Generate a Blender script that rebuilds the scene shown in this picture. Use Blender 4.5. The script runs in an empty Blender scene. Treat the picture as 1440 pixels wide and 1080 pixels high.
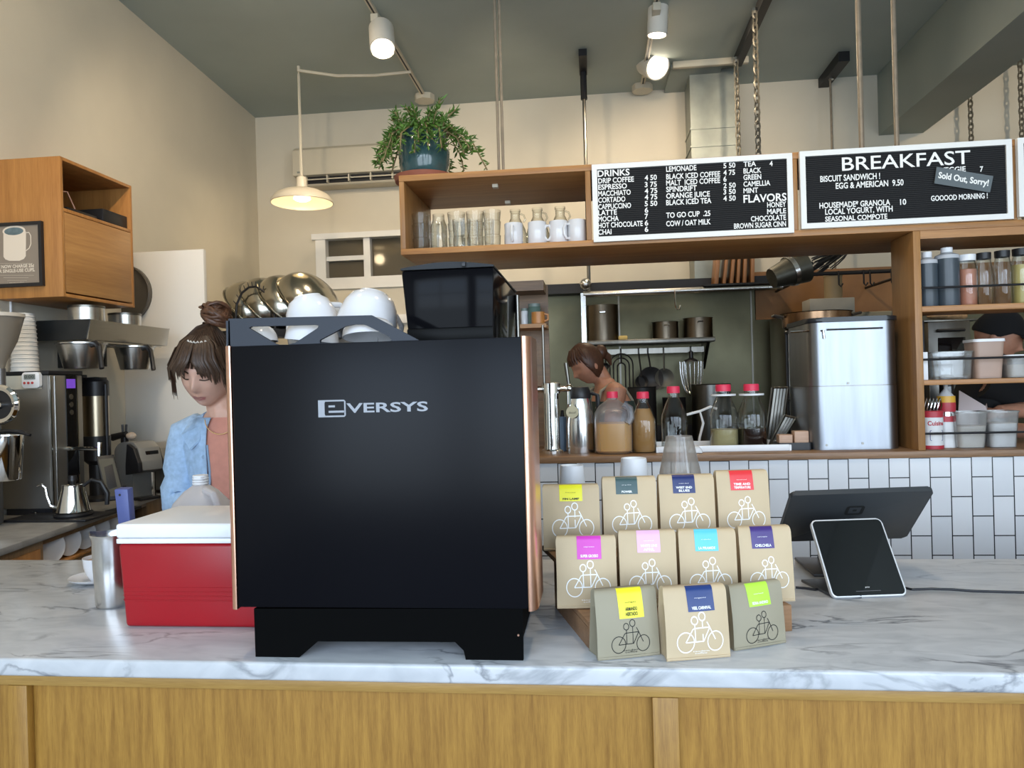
import bpy, bmesh, math, random
from mathutils import Vector, Matrix, Euler
random.seed(7)
SC = bpy.context.scene
COL = SC.collection
PI = math.pi
# ------------------------------------------------------------------ camera
CAM = Vector((0, 0, 1.48))
FPX = 1040.0
YAW, PIT, ROL = map(math.radians, (6.2434, -0.075, -1.5559))
_f = Vector((-math.sin(YAW)*math.cos(PIT), math.cos(YAW)*math.cos(PIT), math.sin(PIT)))
_r0 = Vector((math.cos(YAW), math.sin(YAW), 0)); _u0 = _r0.cross(_f)
_r = math.cos(ROL)*_r0 + math.sin(ROL)*_u0
_u = -math.sin(ROL)*_r0 + math.cos(ROL)*_u0
cd = bpy.data.cameras.new('camera'); cam = bpy.data.objects.new('camera', cd); COL.objects.link(cam)
cd.sensor_width = 36; cd.lens = 26; cd.clip_start = .02
cam.matrix_world = Matrix(((_r.x, _u.x, -_f.x, CAM.x), (_r.y, _u.y, -_f.y, CAM.y), (_r.z, _u.z, -_f.z, CAM.z), (0, 0, 0, 1)))
SC.camera = cam
# ------------------------------------------------------------------ exposure, world, daylight
SC.view_settings.view_transform = 'Standard'; SC.view_settings.look = 'None'
SC.view_settings.gamma = 1; SC.view_settings.use_curve_mapping = False
SC.view_settings.exposure = 0.0
SC.cycles.use_denoising = True
SC.cycles.max_bounces = 10; SC.cycles.transparent_max_bounces = 16; SC.cycles.transmission_bounces = 10
SC.cycles.sample_clamp_indirect = 6; SC.cycles.caustics_reflective = False; SC.cycles.caustics_refractive = False
w = bpy.data.worlds.new('world'); SC.world = w; w.use_nodes = True
nt = w.node_tree; bg = nt.nodes['Background']
tc = nt.nodes.new('ShaderNodeTexCoord'); sx = nt.nodes.new('ShaderNodeSeparateXYZ'); cr = nt.nodes.new('ShaderNodeValToRGB')
nt.links.new(tc.outputs['Generated'], sx.inputs[0]); nt.links.new(sx.outputs[2], cr.inputs[0]); nt.links.new(cr.outputs[0], bg.inputs[0])
cr.color_ramp.elements[0].position = 0.0; cr.color_ramp.elements[0].color = (.05, .05, .05, 1)
cr.color_ramp.elements[1].position = .35; cr.color_ramp.elements[1].color = (.36, .58, 1, 1)
e = cr.color_ramp.elements.new(.06); e.color = (.70, .83, 1, 1)
bg.inputs[1].default_value = 3.3
FRONT = -2.1
def area(name, loc, rot, sx_, sy_, power, col, portal=False):
    l = bpy.data.lights.new(name, 'AREA'); l.shape = 'RECTANGLE'; l.size = sx_; l.size_y = sy_; l.energy = power; l.color = col
    if portal: l.cycles.is_portal = True
    o = bpy.data.objects.new(name, l); COL.objects.link(o); o.location = loc; o.rotation_euler = rot
    return o
WINS = [(-2.45, -.25), (.05, 2.25), (2.55, 4.5)]           # storefront windows behind the camera
for i, (x0, x1) in enumerate(WINS):
    area('window_portal', ((x0+x1)/2, FRONT+.1, 1.85), (PI/2, 0, 0), x1-x0, 2.5, 10, (1, 1, 1), True)
    area('window_daylight', ((x0+x1)/2, FRONT+.12, 1.85), (PI/2, 0, 0), x1-x0, 2.5, 92, (.74, .87, 1))
# ------------------------------------------------------------------ pixel -> place on a real plane (layout only)
def ray(x, y): return _f + (x-720)/FPX*_r + (540-y)/FPX*_u
def at(x, y, Y): d = ray(x, y); return CAM + d*(Y/d.y)
def ax(x, y, X): d = ray(x, y); return CAM + d*(X/d.x)
def az(x, y, Z): d = ray(x, y); return CAM + d*((Z-1.48)/d.z)
def mpp(p): return (Vector(p)-CAM).dot(_f)/FPX
# ------------------------------------------------------------------ objects
def tagit(o, label, cat, group=None, kind=None):
    o['label'] = label; o['category'] = cat
    if group: o['group'] = group
    if kind: o['kind'] = kind
    return o
def thing(name, label, cat, loc=(0, 0, 0), rotz=0, group=None):
    o = bpy.data.objects.new(name, None); COL.objects.link(o); o.empty_display_size = .05
    o.location = loc; o.rotation_euler = (0, 0, rotz)
    return tagit(o, label, cat, group)
def copy_thing(o, loc=None, rotz=None, label=None, parent=None):
    c = o.copy(); COL.objects.link(c)
    if parent is not None: c.parent = parent
    for ch in list(o.children): copy_thing(ch, parent=c)
    if loc is not None: c.location = loc
    if rotz is not None: c.rotation_euler = (0, 0, rotz)
    if label: c['label'] = label
    return c
def basis(d):
    d = Vector(d).normalized()
    a = Vector((0, 0, 1)) if abs(d.z) < .95 else Vector((1, 0, 0))
    x = a.cross(d).normalized(); return x, d.cross(x).normalized(), d
class B:
    """collects shapes (world coordinates minus an origin) into one mesh"""
    def __init__(s, o=(0, 0, 0)):
        s.bm = bmesh.new(); s.o = Vector(o); s.mi = 0
    def v(s, p): return s.bm.verts.new(Vector(p)-s.o)
    def f(s, vs):
        try:
            fc = s.bm.faces.new(vs); fc.material_index = s.mi; return fc
        except ValueError: return None
    def box(s, a, b, bev=0, rz=0, piv=None, rx=0, ry=0, seg=2):
        x0, y0, z0 = [min(a[i], b[i]) for i in range(3)]; x1, y1, z1 = [max(a[i], b[i]) for i in range(3)]
        return s.hexa([(x0, y0, z0), (x1, y0, z0), (x1, y1, z0), (x0, y1, z0)], [(x0, y0, z1), (x1, y0, z1), (x1, y1, z1), (x0, y1, z1)], bev, Euler((rx, ry, rz)), piv, seg)
    def hexa(s, lo, hi, bev=0, rot=None, piv=None, seg=2):
        pts = [Vector(p) for p in list(lo)+list(hi)]
        if rot is not None and (rot[0] or rot[1] or rot[2]):
            c = Vector(piv) if piv is not None else sum(pts, Vector())/8
            m = rot.to_matrix(); pts = [m @ (p-c)+c for p in pts]
        n = len(lo); vs = [s.v(p) for p in pts]
        fs = [s.f([vs[i] for i in range(n)][::-1]), s.f([vs[n+i] for i in range(n)])]
        for i in range(n): fs.append(s.f([vs[i], vs[(i+1) % n], vs[n+(i+1) % n], vs[n+i]]))
        if bev:
            es = list({e for f in fs if f for e in f.edges})
            r = bmesh.ops.bevel(s.bm, geom=es, offset=bev, segments=seg, affect='EDGES', profile=.5)
            for f in r['faces']: f.material_index = s.mi
        return vs
    def cyl(s, p0, p1, r0, r1=None, n=20, caps=True, ex=1.0):
        r1 = r0 if r1 is None else r1
        p0 = Vector(p0); p1 = Vector(p1); x, y, d = basis(p1-p0)
        a = [s.v(p0+(x*math.cos(t)*ex+y*math.sin(t))*r0) for t in [2*PI*i/n for i in range(n)]]
        b = [s.v(p1+(x*math.cos(t)*ex+y*math.sin(t))*r1) for t in [2*PI*i/n for i in range(n)]]
        for i in range(n): s.f([a[i], a[(i+1) % n], b[(i+1) % n], b[i]])
        if caps: s.f(a[::-1]); s.f(b)
    def lathe(s, c, prof, n=28, sx=1, sy=1, rot=None, a0=0, power=2):
        """prof: (radius, height) pairs; power>2 squares the section"""
        c = Vector(c); rings = []
        def P(r, h, t):
            ct, st = math.cos(t), math.sin(t)
            if power != 2:
                k = (abs(ct)**power+abs(st)**power)**(-1/power); ct *= k; st *= k
            p = Vector((r*ct*sx, r*st*sy, h))
            return c+(rot @ p if rot is not None else p)
        for r, h in prof:
            if r < 1e-6: rings.append([s.v(P(0, h, 0))])
            else: rings.append([s.v(P(r, h, 2*PI*i/n+a0)) for i in range(n)])
        for A, Bq in zip(rings, rings[1:]):
            if len(A) == 1 and len(Bq) == 1: continue
            if len(A) == 1:
                for i in range(n): s.f([A[0], Bq[(i+1) % n], Bq[i]])
            elif len(Bq) == 1:
                for i in range(n): s.f([A[i], A[(i+1) % n], Bq[0]])
            else:
                for i in range(n): s.f([A[i], A[(i+1) % n], Bq[(i+1) % n], Bq[i]])
    def tube(s, pts, r, n=8, closed=False, caps=True, flat=1.0):
        pts = [Vector(p) for p in pts]; m = len(pts); rs = r if isinstance(r, (list, tuple)) else [r]*m
        rings = []; up = None
        for i, p in enumerate(pts):
            if closed: d = pts[(i+1) % m]-pts[i-1]
            else: d = pts[min(i+1, m-1)]-pts[max(i-1, 0)]
            if d.length < 1e-9: d = Vector((0, 0, 1))
            d.normalize()
            if up is None: x, y, _ = basis(d)
            else:
                x = up-d*up.dot(d)
                if x.length < 1e-6: x, y, _ = basis(d)
                x.normalize(); y = d.cross(x)
            up = x
            rings.append([s.v(p+(x*math.cos(t)+y*math.sin(t)*flat)*rs[i]) for t in [2*PI*k/n for k in range(n)]])
        q = rings+([rings[0]] if closed else [])
        for A, Bq in zip(q, q[1:]):
            for k in range(n): s.f([A[k], A[(k+1) % n], Bq[(k+1) % n], Bq[k]])
        if caps and not closed: s.f(rings[0][::-1]); s.f(rings[-1])
    def ball(s, c, r, sx=1, sy=1, sz=1, n=16, m=10, rot=None):
        s.lathe(c, [(r*math.sin(PI*i/m) if 0 < i < m else 0, -r*sz*math.cos(PI*i/m)) for i in range(m+1)], n, sx, sy, rot)
    def plate(s, outer, holes, fn, t0, t1):
        """flat plate with holes: 2-D loops, fn(u, v, t) -> place, thickness t0..t1"""
        bm2 = bmesh.new(); es = []
        for lp in [outer]+list(holes):
            vs = [bm2.verts.new((p[0], p[1], 0)) for p in lp]
            for i in range(len(vs)): es.append(bm2.edges.new((vs[i], vs[(i+1) % len(vs)])))
        bmesh.ops.triangle_fill(bm2, use_beauty=True, edges=es)
        bm2.verts.index_update()
        for t, fl in ((t0, False), (t1, True)):
            mp = {v.index: s.v(fn(v.co.x, v.co.y, t)) for v in bm2.verts}
            for fc in bm2.faces:
                q = [mp[v.index] for v in fc.verts]; s.f(q[::-1] if fl else q)
        for lp in [outer]+list(holes):
            a = [s.v(fn(p[0], p[1], t0)) for p in lp]; b = [s.v(fn(p[0], p[1], t1)) for p in lp]
            for i in range(len(lp)): j = (i+1) % len(lp); s.f([a[i], a[j], b[j], b[i]])
        bm2.free()
    def prism(s, poly, fn, t0, t1, bev=0):
        a = [fn(p[0], p[1], t0) for p in poly]; b = [fn(p[0], p[1], t1) for p in poly]
        return s.hexa(a, b, bev)
    def ribbon(s, pts, w, fn, closed=False):
        """flat line of width w drawn in (x, z) and laid on a surface by fn(x, z)"""
        m = len(pts); L = []; Rr = []
        for i, p in enumerate(pts):
            if closed: a, b = pts[i-1], pts[(i+1) % m]
            else: a, b = pts[max(i-1, 0)], pts[min(i+1, m-1)]
            dx, dz = b[0]-a[0], b[1]-a[1]; l = math.hypot(dx, dz) or 1; nx, nz = -dz/l*w/2, dx/l*w/2
            L.append(s.v(fn(p[0]+nx, p[1]+nz))); Rr.append(s.v(fn(p[0]-nx, p[1]-nz)))
        for i in range(m if closed else m-1):
            j = (i+1) % m; s.f([L[i], Rr[i], Rr[j], L[j]])
    def text(s, body, fn, x0, z0, cap, x1=None, bold=0.0, align='L', spacing=1.0, ext=0.0):
        """lettering: baseline from (x0, z0), capitals cap high, stretched to end at x1; fn(x, z) -> place"""
        cu = bpy.data.curves.new('lettering', 'FONT'); cu.body = body; cu.size = 1; cu.offset = bold; cu.space_character = spacing
        cu.resolution_u = 3
        o = bpy.data.objects.new('lettering', cu); COL.objects.link(o)
        dg = bpy.context.evaluated_depsgraph_get(); dg.update()
        me = bpy.data.meshes.new_from_object(o.evaluated_get(dg))
        bpy.data.objects.remove(o); bpy.data.curves.remove(cu)
        if not me.vertices: return
        xs = [v.co.x for v in me.vertices]; mn, mx = min(xs), max(xs); k = cap/.70
        kx = (x1-x0)/(mx-mn) if x1 is not None else k
        vs = [s.v(fn(x0+(v.co.x-mn)*kx, z0+v.co.y*k)) for v in me.vertices]
        for p in me.polygons: s.f([vs[i] for i in p.vertices])
        bpy.data.meshes.remove(me)
    def clean(s): bmesh.ops.remove_doubles(s.bm, verts=s.bm.verts[:], dist=1e-5)
    def obj(s, name, mat, parent=None, smooth=35, label=None, loc=None, normals=True):
        if normals: bmesh.ops.recalc_face_normals(s.bm, faces=s.bm.faces[:])
        me = bpy.data.meshes.new(name); s.bm.to_mesh(me); s.bm.free()
        for m in (mat if isinstance(mat, (list, tuple)) else [mat]): me.materials.append(m)
        if smooth:
            me.polygons.foreach_set('use_smooth', [True]*len(me.polygons)); me.set_sharp_from_angle(angle=math.radians(smooth))
        o = bpy.data.objects.new(name, me); COL.objects.link(o)
        if parent is not None: o.parent = parent
        else: o.location = s.o
        if label: o['label'] = label
        return o
def struct(name, b, mat, parent=None, smooth=35):
    o = b.obj(name, mat, parent, smooth)
    if parent is None: o['kind'] = 'structure'
    return o
def circ(cx, cy, r, n=20, a0=0, a1=2*PI, ry=None):
    full = abs(a1-a0-2*PI) < 1e-6
    return [(cx+r*math.cos(a0+(a1-a0)*i/(n if full else n-1)), cy+(ry or r)*math.sin(a0+(a1-a0)*i/(n if full else n-1))) for i in range(n)]
def rrect(x0, y0, x1, y1, r, n=5):
    o = []
    for cx, cy, a in ((x1-r, y1-r, 0), (x0+r, y1-r, PI/2), (x0+r, y0+r, PI), (x1-r, y0+r, 1.5*PI)):
        o += [(cx+r*math.cos(a+PI/2*i/n), cy+r*math.sin(a+PI/2*i/n)) for i in range(n+1)]
    return o
# ------------------------------------------------------------------ materials
def _mat(name):
    m = bpy.data.materials.new(name); m.use_nodes = True
    return m, m.node_tree, m.node_tree.nodes['Principled BSDF']
def M(name, col, rough=.5, metal=0, var=.06, scale=8, bump=0, trans=0, ior=1.45, emit=0, ecol=None, coat=0, stretch=(1, 1, 1), alpha=1, sss=0, spec=.5):
    m, t, p = _mat(name)
    p.inputs['Roughness'].default_value = rough; p.inputs['Metallic'].default_value = metal
    p.inputs['Transmission Weight'].default_value = trans; p.inputs['IOR'].default_value = ior
    p.inputs['Coat Weight'].default_value = coat; p.inputs['Alpha'].default_value = alpha
    p.inputs['Specular IOR Level'].default_value = spec
    if sss:
        p.inputs['Subsurface Weight'].default_value = sss; p.inputs['Subsurface Radius'].default_value = (.02, .008, .005)
    if emit:
        p.inputs['Emission Color'].default_value = (*(ecol or col), 1); p.inputs['Emission Strength'].default_value = emit
    c = (*col, 1); p.inputs['Base Color'].default_value = c
    if var or bump:
        tc = t.nodes.new('ShaderNodeTexCoord'); mp = t.nodes.new('ShaderNodeMapping'); nz = t.nodes.new('ShaderNodeTexNoise')
        mp.inputs['Scale'].default_value = [scale*k for k in stretch]; nz.inputs['Scale'].default_value = 1; nz.inputs['Detail'].default_value = 5
        t.links.new(tc.outputs['Object'], mp.inputs[0]); t.links.new(mp.outputs[0], nz.inputs['Vector'])
        if var:
            r = t.nodes.new('ShaderNodeValToRGB'); t.links.new(nz.outputs['Fac'], r.inputs[0])
            r.color_ramp.elements[0].position = .3; r.color_ramp.elements[1].position = .7
            r.color_ramp.elements[0].color = (*[k*(1-var) for k in col], 1); r.color_ramp.elements[1].color = (*[min(1, k*(1+var)) for k in col], 1)
            t.links.new(r.outputs[0], p.inputs['Base Color'])
        if bump:
            b = t.nodes.new('ShaderNodeBump'); b.inputs['Strength'].default_value = bump; b.inputs['Distance'].default_value = .004
            t.links.new(nz.outputs['Fac'], b.inputs['Height']); t.links.new(b.outputs[0], p.inputs['Normal'])
    return m
def wood(name, c0, c1, grain='x', scale=18, rough=.45, ring=.35):
    m, t, p = _mat(name); p.inputs['Roughness'].default_value = rough
    tc = t.nodes.new('ShaderNodeTexCoord'); mp = t.nodes.new('ShaderNodeMapping')
    sc = {'x': (.06, 1, 1), 'y': (1, .06, 1), 'z': (1, 1, .06)}[grain]
    mp.inputs['Scale'].default_value = [scale*k for k in sc]; t.links.new(tc.outputs['Object'], mp.inputs[0])
    nz = t.nodes.new('ShaderNodeTexNoise'); nz.inputs['Scale'].default_value = 1; nz.inputs['Detail'].default_value = 6; nz.inputs['Distortion'].default_value = .3
    t.links.new(mp.outputs[0], nz.inputs['Vector'])
    n2 = t.nodes.new('ShaderNodeTexNoise'); n2.inputs['Scale'].default_value = 9; n2.inputs['Detail'].default_value = 3
    t.links.new(mp.outputs[0], n2.inputs['Vector'])
    mx = t.nodes.new('ShaderNodeMix'); mx.data_type = 'FLOAT'; mx.inputs[0].default_value = ring
    t.links.new(nz.outputs['Fac'], mx.inputs[2]); t.links.new(n2.outputs['Fac'], mx.inputs[3])
    r = t.nodes.new('ShaderNodeValToRGB'); t.links.new(mx.outputs[0], r.inputs[0])
    r.color_ramp.elements[0].position = .34; r.color_ramp.elements[0].color = (*c0, 1)
    r.color_ramp.elements[1].position = .66; r.color_ramp.elements[1].color = (*c1, 1)
    t.links.new(r.outputs[0], p.inputs['Base Color'])
    b = t.nodes.new('ShaderNodeBump'); b.inputs['Strength'].default_value = .12; b.inputs['Distance'].default_value = .002
    t.links.new(mx.outputs[0], b.inputs['Height']); t.links.new(b.outputs[0], p.inputs['Normal'])
    return m
def marble(name):
    m, t, p = _mat(name); p.inputs['Roughness'].default_value = .28
    tc = t.nodes.new('ShaderNodeTexCoord'); mp = t.nodes.new('ShaderNodeMapping'); t.links.new(tc.outputs['Object'], mp.inputs[0])
    mp.inputs['Rotation'].default_value = (0, 0, .5); mp.inputs['Scale'].default_value = (3.4, 9, 5)
    def noise(s, d, dist, src=None):
        n = t.nodes.new('ShaderNodeTexNoise'); n.inputs['Scale'].default_value = s; n.inputs['Detail'].default_value = d; n.inputs['Distortion'].default_value = dist
        t.links.new((src or mp).outputs[0], n.inputs['Vector']); return n
    soft = noise(2.2, 8, 1.2); vein = noise(1.1, 7, .9)
    s1 = t.nodes.new('ShaderNodeMath'); s1.operation = 'SUBTRACT'; s1.inputs[1].default_value = .5; t.links.new(vein.outputs['Fac'], s1.inputs[0])
    s2 = t.nodes.new('ShaderNodeMath'); s2.operation = 'ABSOLUTE'; t.links.new(s1.outputs[0], s2.inputs[0])
    vr = t.nodes.new('ShaderNodeValToRGB'); t.links.new(s2.outputs[0], vr.inputs[0])
    vr.color_ramp.elements[0].position = 0; vr.color_ramp.elements[0].color = (.30, .31, .33, 1)
    vr.color_ramp.elements[1].position = .03; vr.color_ramp.elements[1].color = (1, 1, 1, 1)
    br = t.nodes.new('ShaderNodeValToRGB'); t.links.new(soft.outputs['Fac'], br.inputs[0])
    br.color_ramp.elements[0].position = .30; br.color_ramp.elements[0].color = (.43, .44, .455, 1)
    br.color_ramp.elements[1].position = .62; br.color_ramp.elements[1].color = (.55, .555, .565, 1)
    mask = noise(.7, 2, 0); mr = t.nodes.new('ShaderNodeValToRGB'); t.links.new(mask.outputs['Fac'], mr.inputs[0])
    mr.color_ramp.elements[0].position = .46; mr.color_ramp.elements[1].position = .62
    ml = t.nodes.new('ShaderNodeMix'); ml.data_type = 'RGBA'; ml.blend_type = 'MULTIPLY'
    t.links.new(mr.outputs[0], ml.inputs[0]); t.links.new(br.outputs[0], ml.inputs[6]); t.links.new(vr.outputs[0], ml.inputs[7])
    t.links.new(ml.outputs[2], p.inputs['Base Color'])
    return m
def tilemat(name, tw, th, offx, offz):
    m, t, p = _mat(name); p.inputs['Roughness'].default_value = .22
    tc = t.nodes.new('ShaderNodeTexCoord'); sp = t.nodes.new('ShaderNodeSeparateXYZ'); cb = t.nodes.new('ShaderNodeCombineXYZ')
    t.links.new(tc.outputs['Object'], sp.inputs[0])
    a = t.nodes.new('ShaderNodeMath'); a.operation = 'ADD'; a.inputs[1].default_value = offz; t.links.new(sp.outputs[2], a.inputs[0])
    b = t.nodes.new('ShaderNodeMath'); b.operation = 'ADD'; b.inputs[1].default_value = offx; t.links.new(sp.outputs[0], b.inputs[0])
    t.links.new(a.outputs[0], cb.inputs[0]); t.links.new(b.outputs[0], cb.inputs[1])
    k = t.nodes.new('ShaderNodeTexBrick'); k.offset = .5; k.inputs['Scale'].default_value = 1
    k.inputs['Brick Width'].default_value = th; k.inputs['Row Height'].default_value = tw; k.inputs['Mortar Size'].default_value = .0022
    k.inputs['Mortar Smooth'].default_value = .1; k.inputs['Bias'].default_value = 0
    k.inputs['Color1'].default_value = (.60, .61, .63, 1); k.inputs['Color2'].default_value = (.67, .67, .68, 1); k.inputs['Mortar'].default_value = (.02, .022, .025, 1)
    t.links.new(cb.outputs[0], k.inputs['Vector']); t.links.new(k.outputs['Color'], p.inputs['Base Color'])
    bu = t.nodes.new('ShaderNodeBump'); bu.invert = True; bu.inputs['Strength'].default_value = .5; bu.inputs['Distance'].default_value = .002
    t.links.new(k.outputs['Fac'], bu.inputs['Height']); t.links.new(bu.outputs[0], p.inputs['Normal'])
    return m
def glassmat(name, col=(.97, .985, .98), edge=(.20, .23, .22), rough=.03, haze=0.0, hcol=(.8, .8, .8)):
    """thin clear wall: see-through with tinted edges, mirror-like at a glance, optionally hazy"""
    m = bpy.data.materials.new(name); m.use_nodes = True; t = m.node_tree; N = t.nodes
    for n in list(N): N.remove(n)
    out = N.new('ShaderNodeOutputMaterial'); lw = N.new('ShaderNodeLayerWeight'); lw.inputs[0].default_value = .22
    mix = N.new('ShaderNodeMix'); mix.data_type = 'RGBA'; mix.inputs[6].default_value = (*col, 1); mix.inputs[7].default_value = (*edge, 1)
    t.links.new(lw.outputs['Facing'], mix.inputs[0])
    tr = N.new('ShaderNodeBsdfTransparent'); t.links.new(mix.outputs[2], tr.inputs[0])
    gl = N.new('ShaderNodeBsdfGlossy'); gl.inputs['Roughness'].default_value = rough
    fr = N.new('ShaderNodeMath'); fr.operation = 'MULTIPLY_ADD'; fr.inputs[1].default_value = .75; fr.inputs[2].default_value = .035; t.links.new(lw.outputs['Facing'], fr.inputs[0])
    ms = N.new('ShaderNodeMixShader'); t.links.new(fr.outputs[0], ms.inputs[0]); t.links.new(tr.outputs[0], ms.inputs[1]); t.links.new(gl.outputs[0], ms.inputs[2])
    last = ms
    if haze:
        df = N.new('ShaderNodeBsdfDiffuse'); df.inputs[0].default_value = (*hcol, 1); tl = N.new('ShaderNodeBsdfTranslucent'); tl.inputs[0].default_value = (*hcol, 1)
        m1 = N.new('ShaderNodeMixShader'); m1.inputs[0].default_value = .45; t.links.new(df.outputs[0], m1.inputs[1]); t.links.new(tl.outputs[0], m1.inputs[2])
        m2 = N.new('ShaderNodeMixShader'); m2.inputs[0].default_value = haze; t.links.new(ms.outputs[0], m2.inputs[1]); t.links.new(m1.outputs[0], m2.inputs[2]); last = m2
    t.links.new(last.outputs[0], out.inputs[0]); return m

WALL = M('cream_wall_paint', (.63, .58, .475), .75, var=.03, scale=3, bump=.05)
CEIL = M('grey_green_ceiling_paint', (.35, .40, .375), .7, var=.05, scale=2, bump=.08)
FLOORM = M('concrete_floor', (.10, .095, .09), .5, var=.15, scale=4)
PARTW = M('white_wall_panel', (.62, .61, .58), .5, var=.02, scale=2)
OAK = wood('oak_panel', (.215, .098, .014), (.375, .195, .034), 'z', 95)
OAKX = wood('oak_rail', (.25, .135, .03), (.385, .225, .06), 'x', 60)
SHELFX = wood('shelf_wood', (.30, .13, .038), (.47, .23, .075), 'x', 26)
SHELFZ = wood('shelf_wood_upright', (.25, .115, .035), (.40, .20, .065), 'z', 26)
CABW = wood('cabinet_wood', (.29, .12, .03), (.46, .215, .06), 'z', 20)
BARW = wood('bar_wood', (.13, .065, .028), (.32, .18, .09), 'x', 22)
BROWNW = wood('brown_wood', (.10, .05, .02), (.22, .12, .05), 'x', 20)
BOARDW = wood('cutting_board_wood', (.20, .085, .03), (.38, .18, .07), 'z', 22)
MARBLE = marble('veined_marble')
TILE = tilemat('white_subway_tile', .0765, .1524, .0, .0)
GREYTOP = M('grey_stone_top', (.24, .235, .225), .35, var=.18, scale=14)
BLACK = M('black_plastic', (.012, .012, .014), .4, var=0)
BLACKG = M('black_gloss', (.006, .006, .007), .06, var=0, coat=.5)
BLACKM = M('black_metal', (.02, .02, .022), .45, .4, var=0)
PANELB = M('matte_black_panel', (.0035, .0035, .005), .30, var=0, spec=.14)
RAILB = M('slate_black_metal', (.022, .026, .036), .55, .1, var=0)
COPPER = M('rose_copper', (.86, .50, .36), .28, 1, var=.02)
STEEL = M('brushed_steel', (.62, .61, .59), .26, 1, var=.06, scale=4, stretch=(1, 1, 12))
STEELD = M('dark_steel', (.20, .19, .17), .3, 1, var=.10, scale=4, stretch=(8, 1, 1))
POTS = M('old_pot_steel', (.15, .125, .095), .3, 1, var=.2, scale=6)
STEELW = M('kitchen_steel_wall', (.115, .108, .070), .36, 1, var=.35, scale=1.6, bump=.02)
STEELB = M('bright_steel', (.74, .74, .74), .2, 1, var=.04, scale=3, stretch=(1, 1, 6))
CHROME = M('chrome', (.80, .80, .79), .08, 1, var=0)
GALV = M('galvanised_metal', (.30, .32, .29), .45, .75, var=.14, scale=7)
WHITE = M('white_ceramic', (.68, .68, .70), .18, var=0, coat=.3)
WHITEP = M('white_plastic', (.80, .81, .83), .4, var=.02)
WHITEF = M('white_painted_frame', (.80, .79, .76), .5, var=.02)
PAPERC = M('paper_cup_white', (.72, .70, .66), .6, var=.02)
CREAMP = M('cream_metal', (.60, .55, .44), .45, var=.02)
ACW = M('cream_plastic', (.58, .53, .42), .5, var=.02)
GLASS = glassmat('clear_glass')
GLASSG = glassmat('bottle_glass', (.96, .98, .97), (.18, .22, .20))
CLEARP = glassmat('clear_plastic', (.90, .91, .91), (.5, .5, .5), .1, .08)
FROST = glassmat('frosted_plastic', (.8, .82, .86), (.75, .75, .75), .3, .20, (.70, .72, .78))
JUGW = glassmat('white_jug_plastic', (.9, .9, .9), (.6, .6, .6), .3, .80, (.78, .76, .78))
RED = M('red_cooler_plastic', (.31, .006, .012), .33, var=.03)
PINKCAP = M('red_cap_plastic', (.72, .035, .09), .4, var=0)
NAVYH = M('blue_handle_plastic', (.075, .095, .25), .45, var=.03)
KRAFT = M('tan_kraft_paper', (.52, .40, .25), .62, var=.04, scale=9, bump=.25)
KRAFTG = M('grey_kraft_paper', (.30, .265, .185), .62, var=.04, scale=9, bump=.25)
FELT = M('black_letter_felt', (.010, .010, .011), .8, var=0)
LETTER = M('white_letter_plastic', (.86, .85, .82), .45, var=0)
INKB = M('black_ink', (.01, .01, .01), .6, var=0)
SKIN = M('skin', (.62, .37, .28), .5, var=.05, scale=30, sss=.12)
SKINT = M('tanned_skin', (.42, .20, .125), .5, var=.08, scale=30, sss=.1)
HAIR = M('brown_hair', (.045, .024, .014), .45, var=.45, scale=60, stretch=(3, 3, .4))
HAIRA = M('auburn_hair', (.06, .024, .012), .45, var=.4, scale=60, stretch=(3, 3, .4))
HAIRB = M('bun_hair', (.085, .036, .018), .42, var=.4, scale=60)
DENIM = M('light_blue_denim', (.33, .47, .66), .85, var=.14, scale=55, bump=.35)
SALMON = M('salmon_cotton', (.55, .24, .18), .85, var=.06, scale=40, bump=.2)
EMITB = M('lit_bulb', (1, .88, .66), .5, var=0, emit=3, ecol=(1, .80, .50))
EMITW = M('lit_lamp_face', (1, .93, .80), .5, var=0, emit=14, ecol=(1, .86, .66))
# ================================================================== THE SETTING
ZC = 3.90; YB = 6.30; YP = 3.05; RX = 4.9
def wallx(Y): return -2.836-.0417*(Y-4.257)
b = B(); b.box((-3.6, FRONT-.2, -.1), (RX+.2, YB+.2, 0)); struct('floor', b, FLOORM)
b = B(); b.box((-3.6, FRONT-.2, ZC), (RX+.2, YB+.2, ZC+.1)); struct('ceiling', b, CEIL)
b = B(); lo = [(wallx(FRONT), FRONT, 0), (wallx(FRONT)-.15, FRONT, 0), (wallx(YB)-.15, YB+.15, 0), (wallx(YB), YB, 0)]
b.hexa(lo, [(p[0], p[1], ZC) for p in lo]); struct('wall_left', b, WALL)
b = B(); b.box((RX, FRONT, 0), (RX+.15, YB, ZC)); struct('wall_right', b, WALL)
# transom window in the back wall
w0 = at(444, 322, YB); w1 = at(566, 400, YB); TX0, TX1, TZ0, TZ1 = w0.x, w0.x+1.0, at(452, 392, YB).z, at(450, 333, YB).z
b = B(); b.box((-3.2, YB, 0), (TX0, YB+.15, ZC)); b.box((TX1, YB, 0), (RX, YB+.15, ZC)); b.box((TX0, YB, TZ1), (TX1, YB+.15, ZC)); b.box((TX0, YB, 0), (TX1, YB+.15, TZ0))
struct('wall_back', b, WALL)
b = B(); b.box((TX0, YB-.02, TZ0), (TX0+.09, YB+.1, TZ1)); b.box((TX1-.09, YB-.02, TZ0), (TX1, YB+.1, TZ1)); b.box((TX0-.03, YB-.035, TZ1-.03), (TX1+.03, YB+.1, TZ1+.02)); b.box((TX0, YB-.02, TZ0-.1), (TX1, YB+.1, TZ0))
fr = struct('window_1', b, WHITEF)
b = B(); b.box((TX0+.09, YB+.06, TZ0), (TX1-.09, YB+.07, TZ1-.03)); struct('pane', b, M('dark_transom_glass', (.10, .085, .06), .08, var=0), fr)
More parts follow.
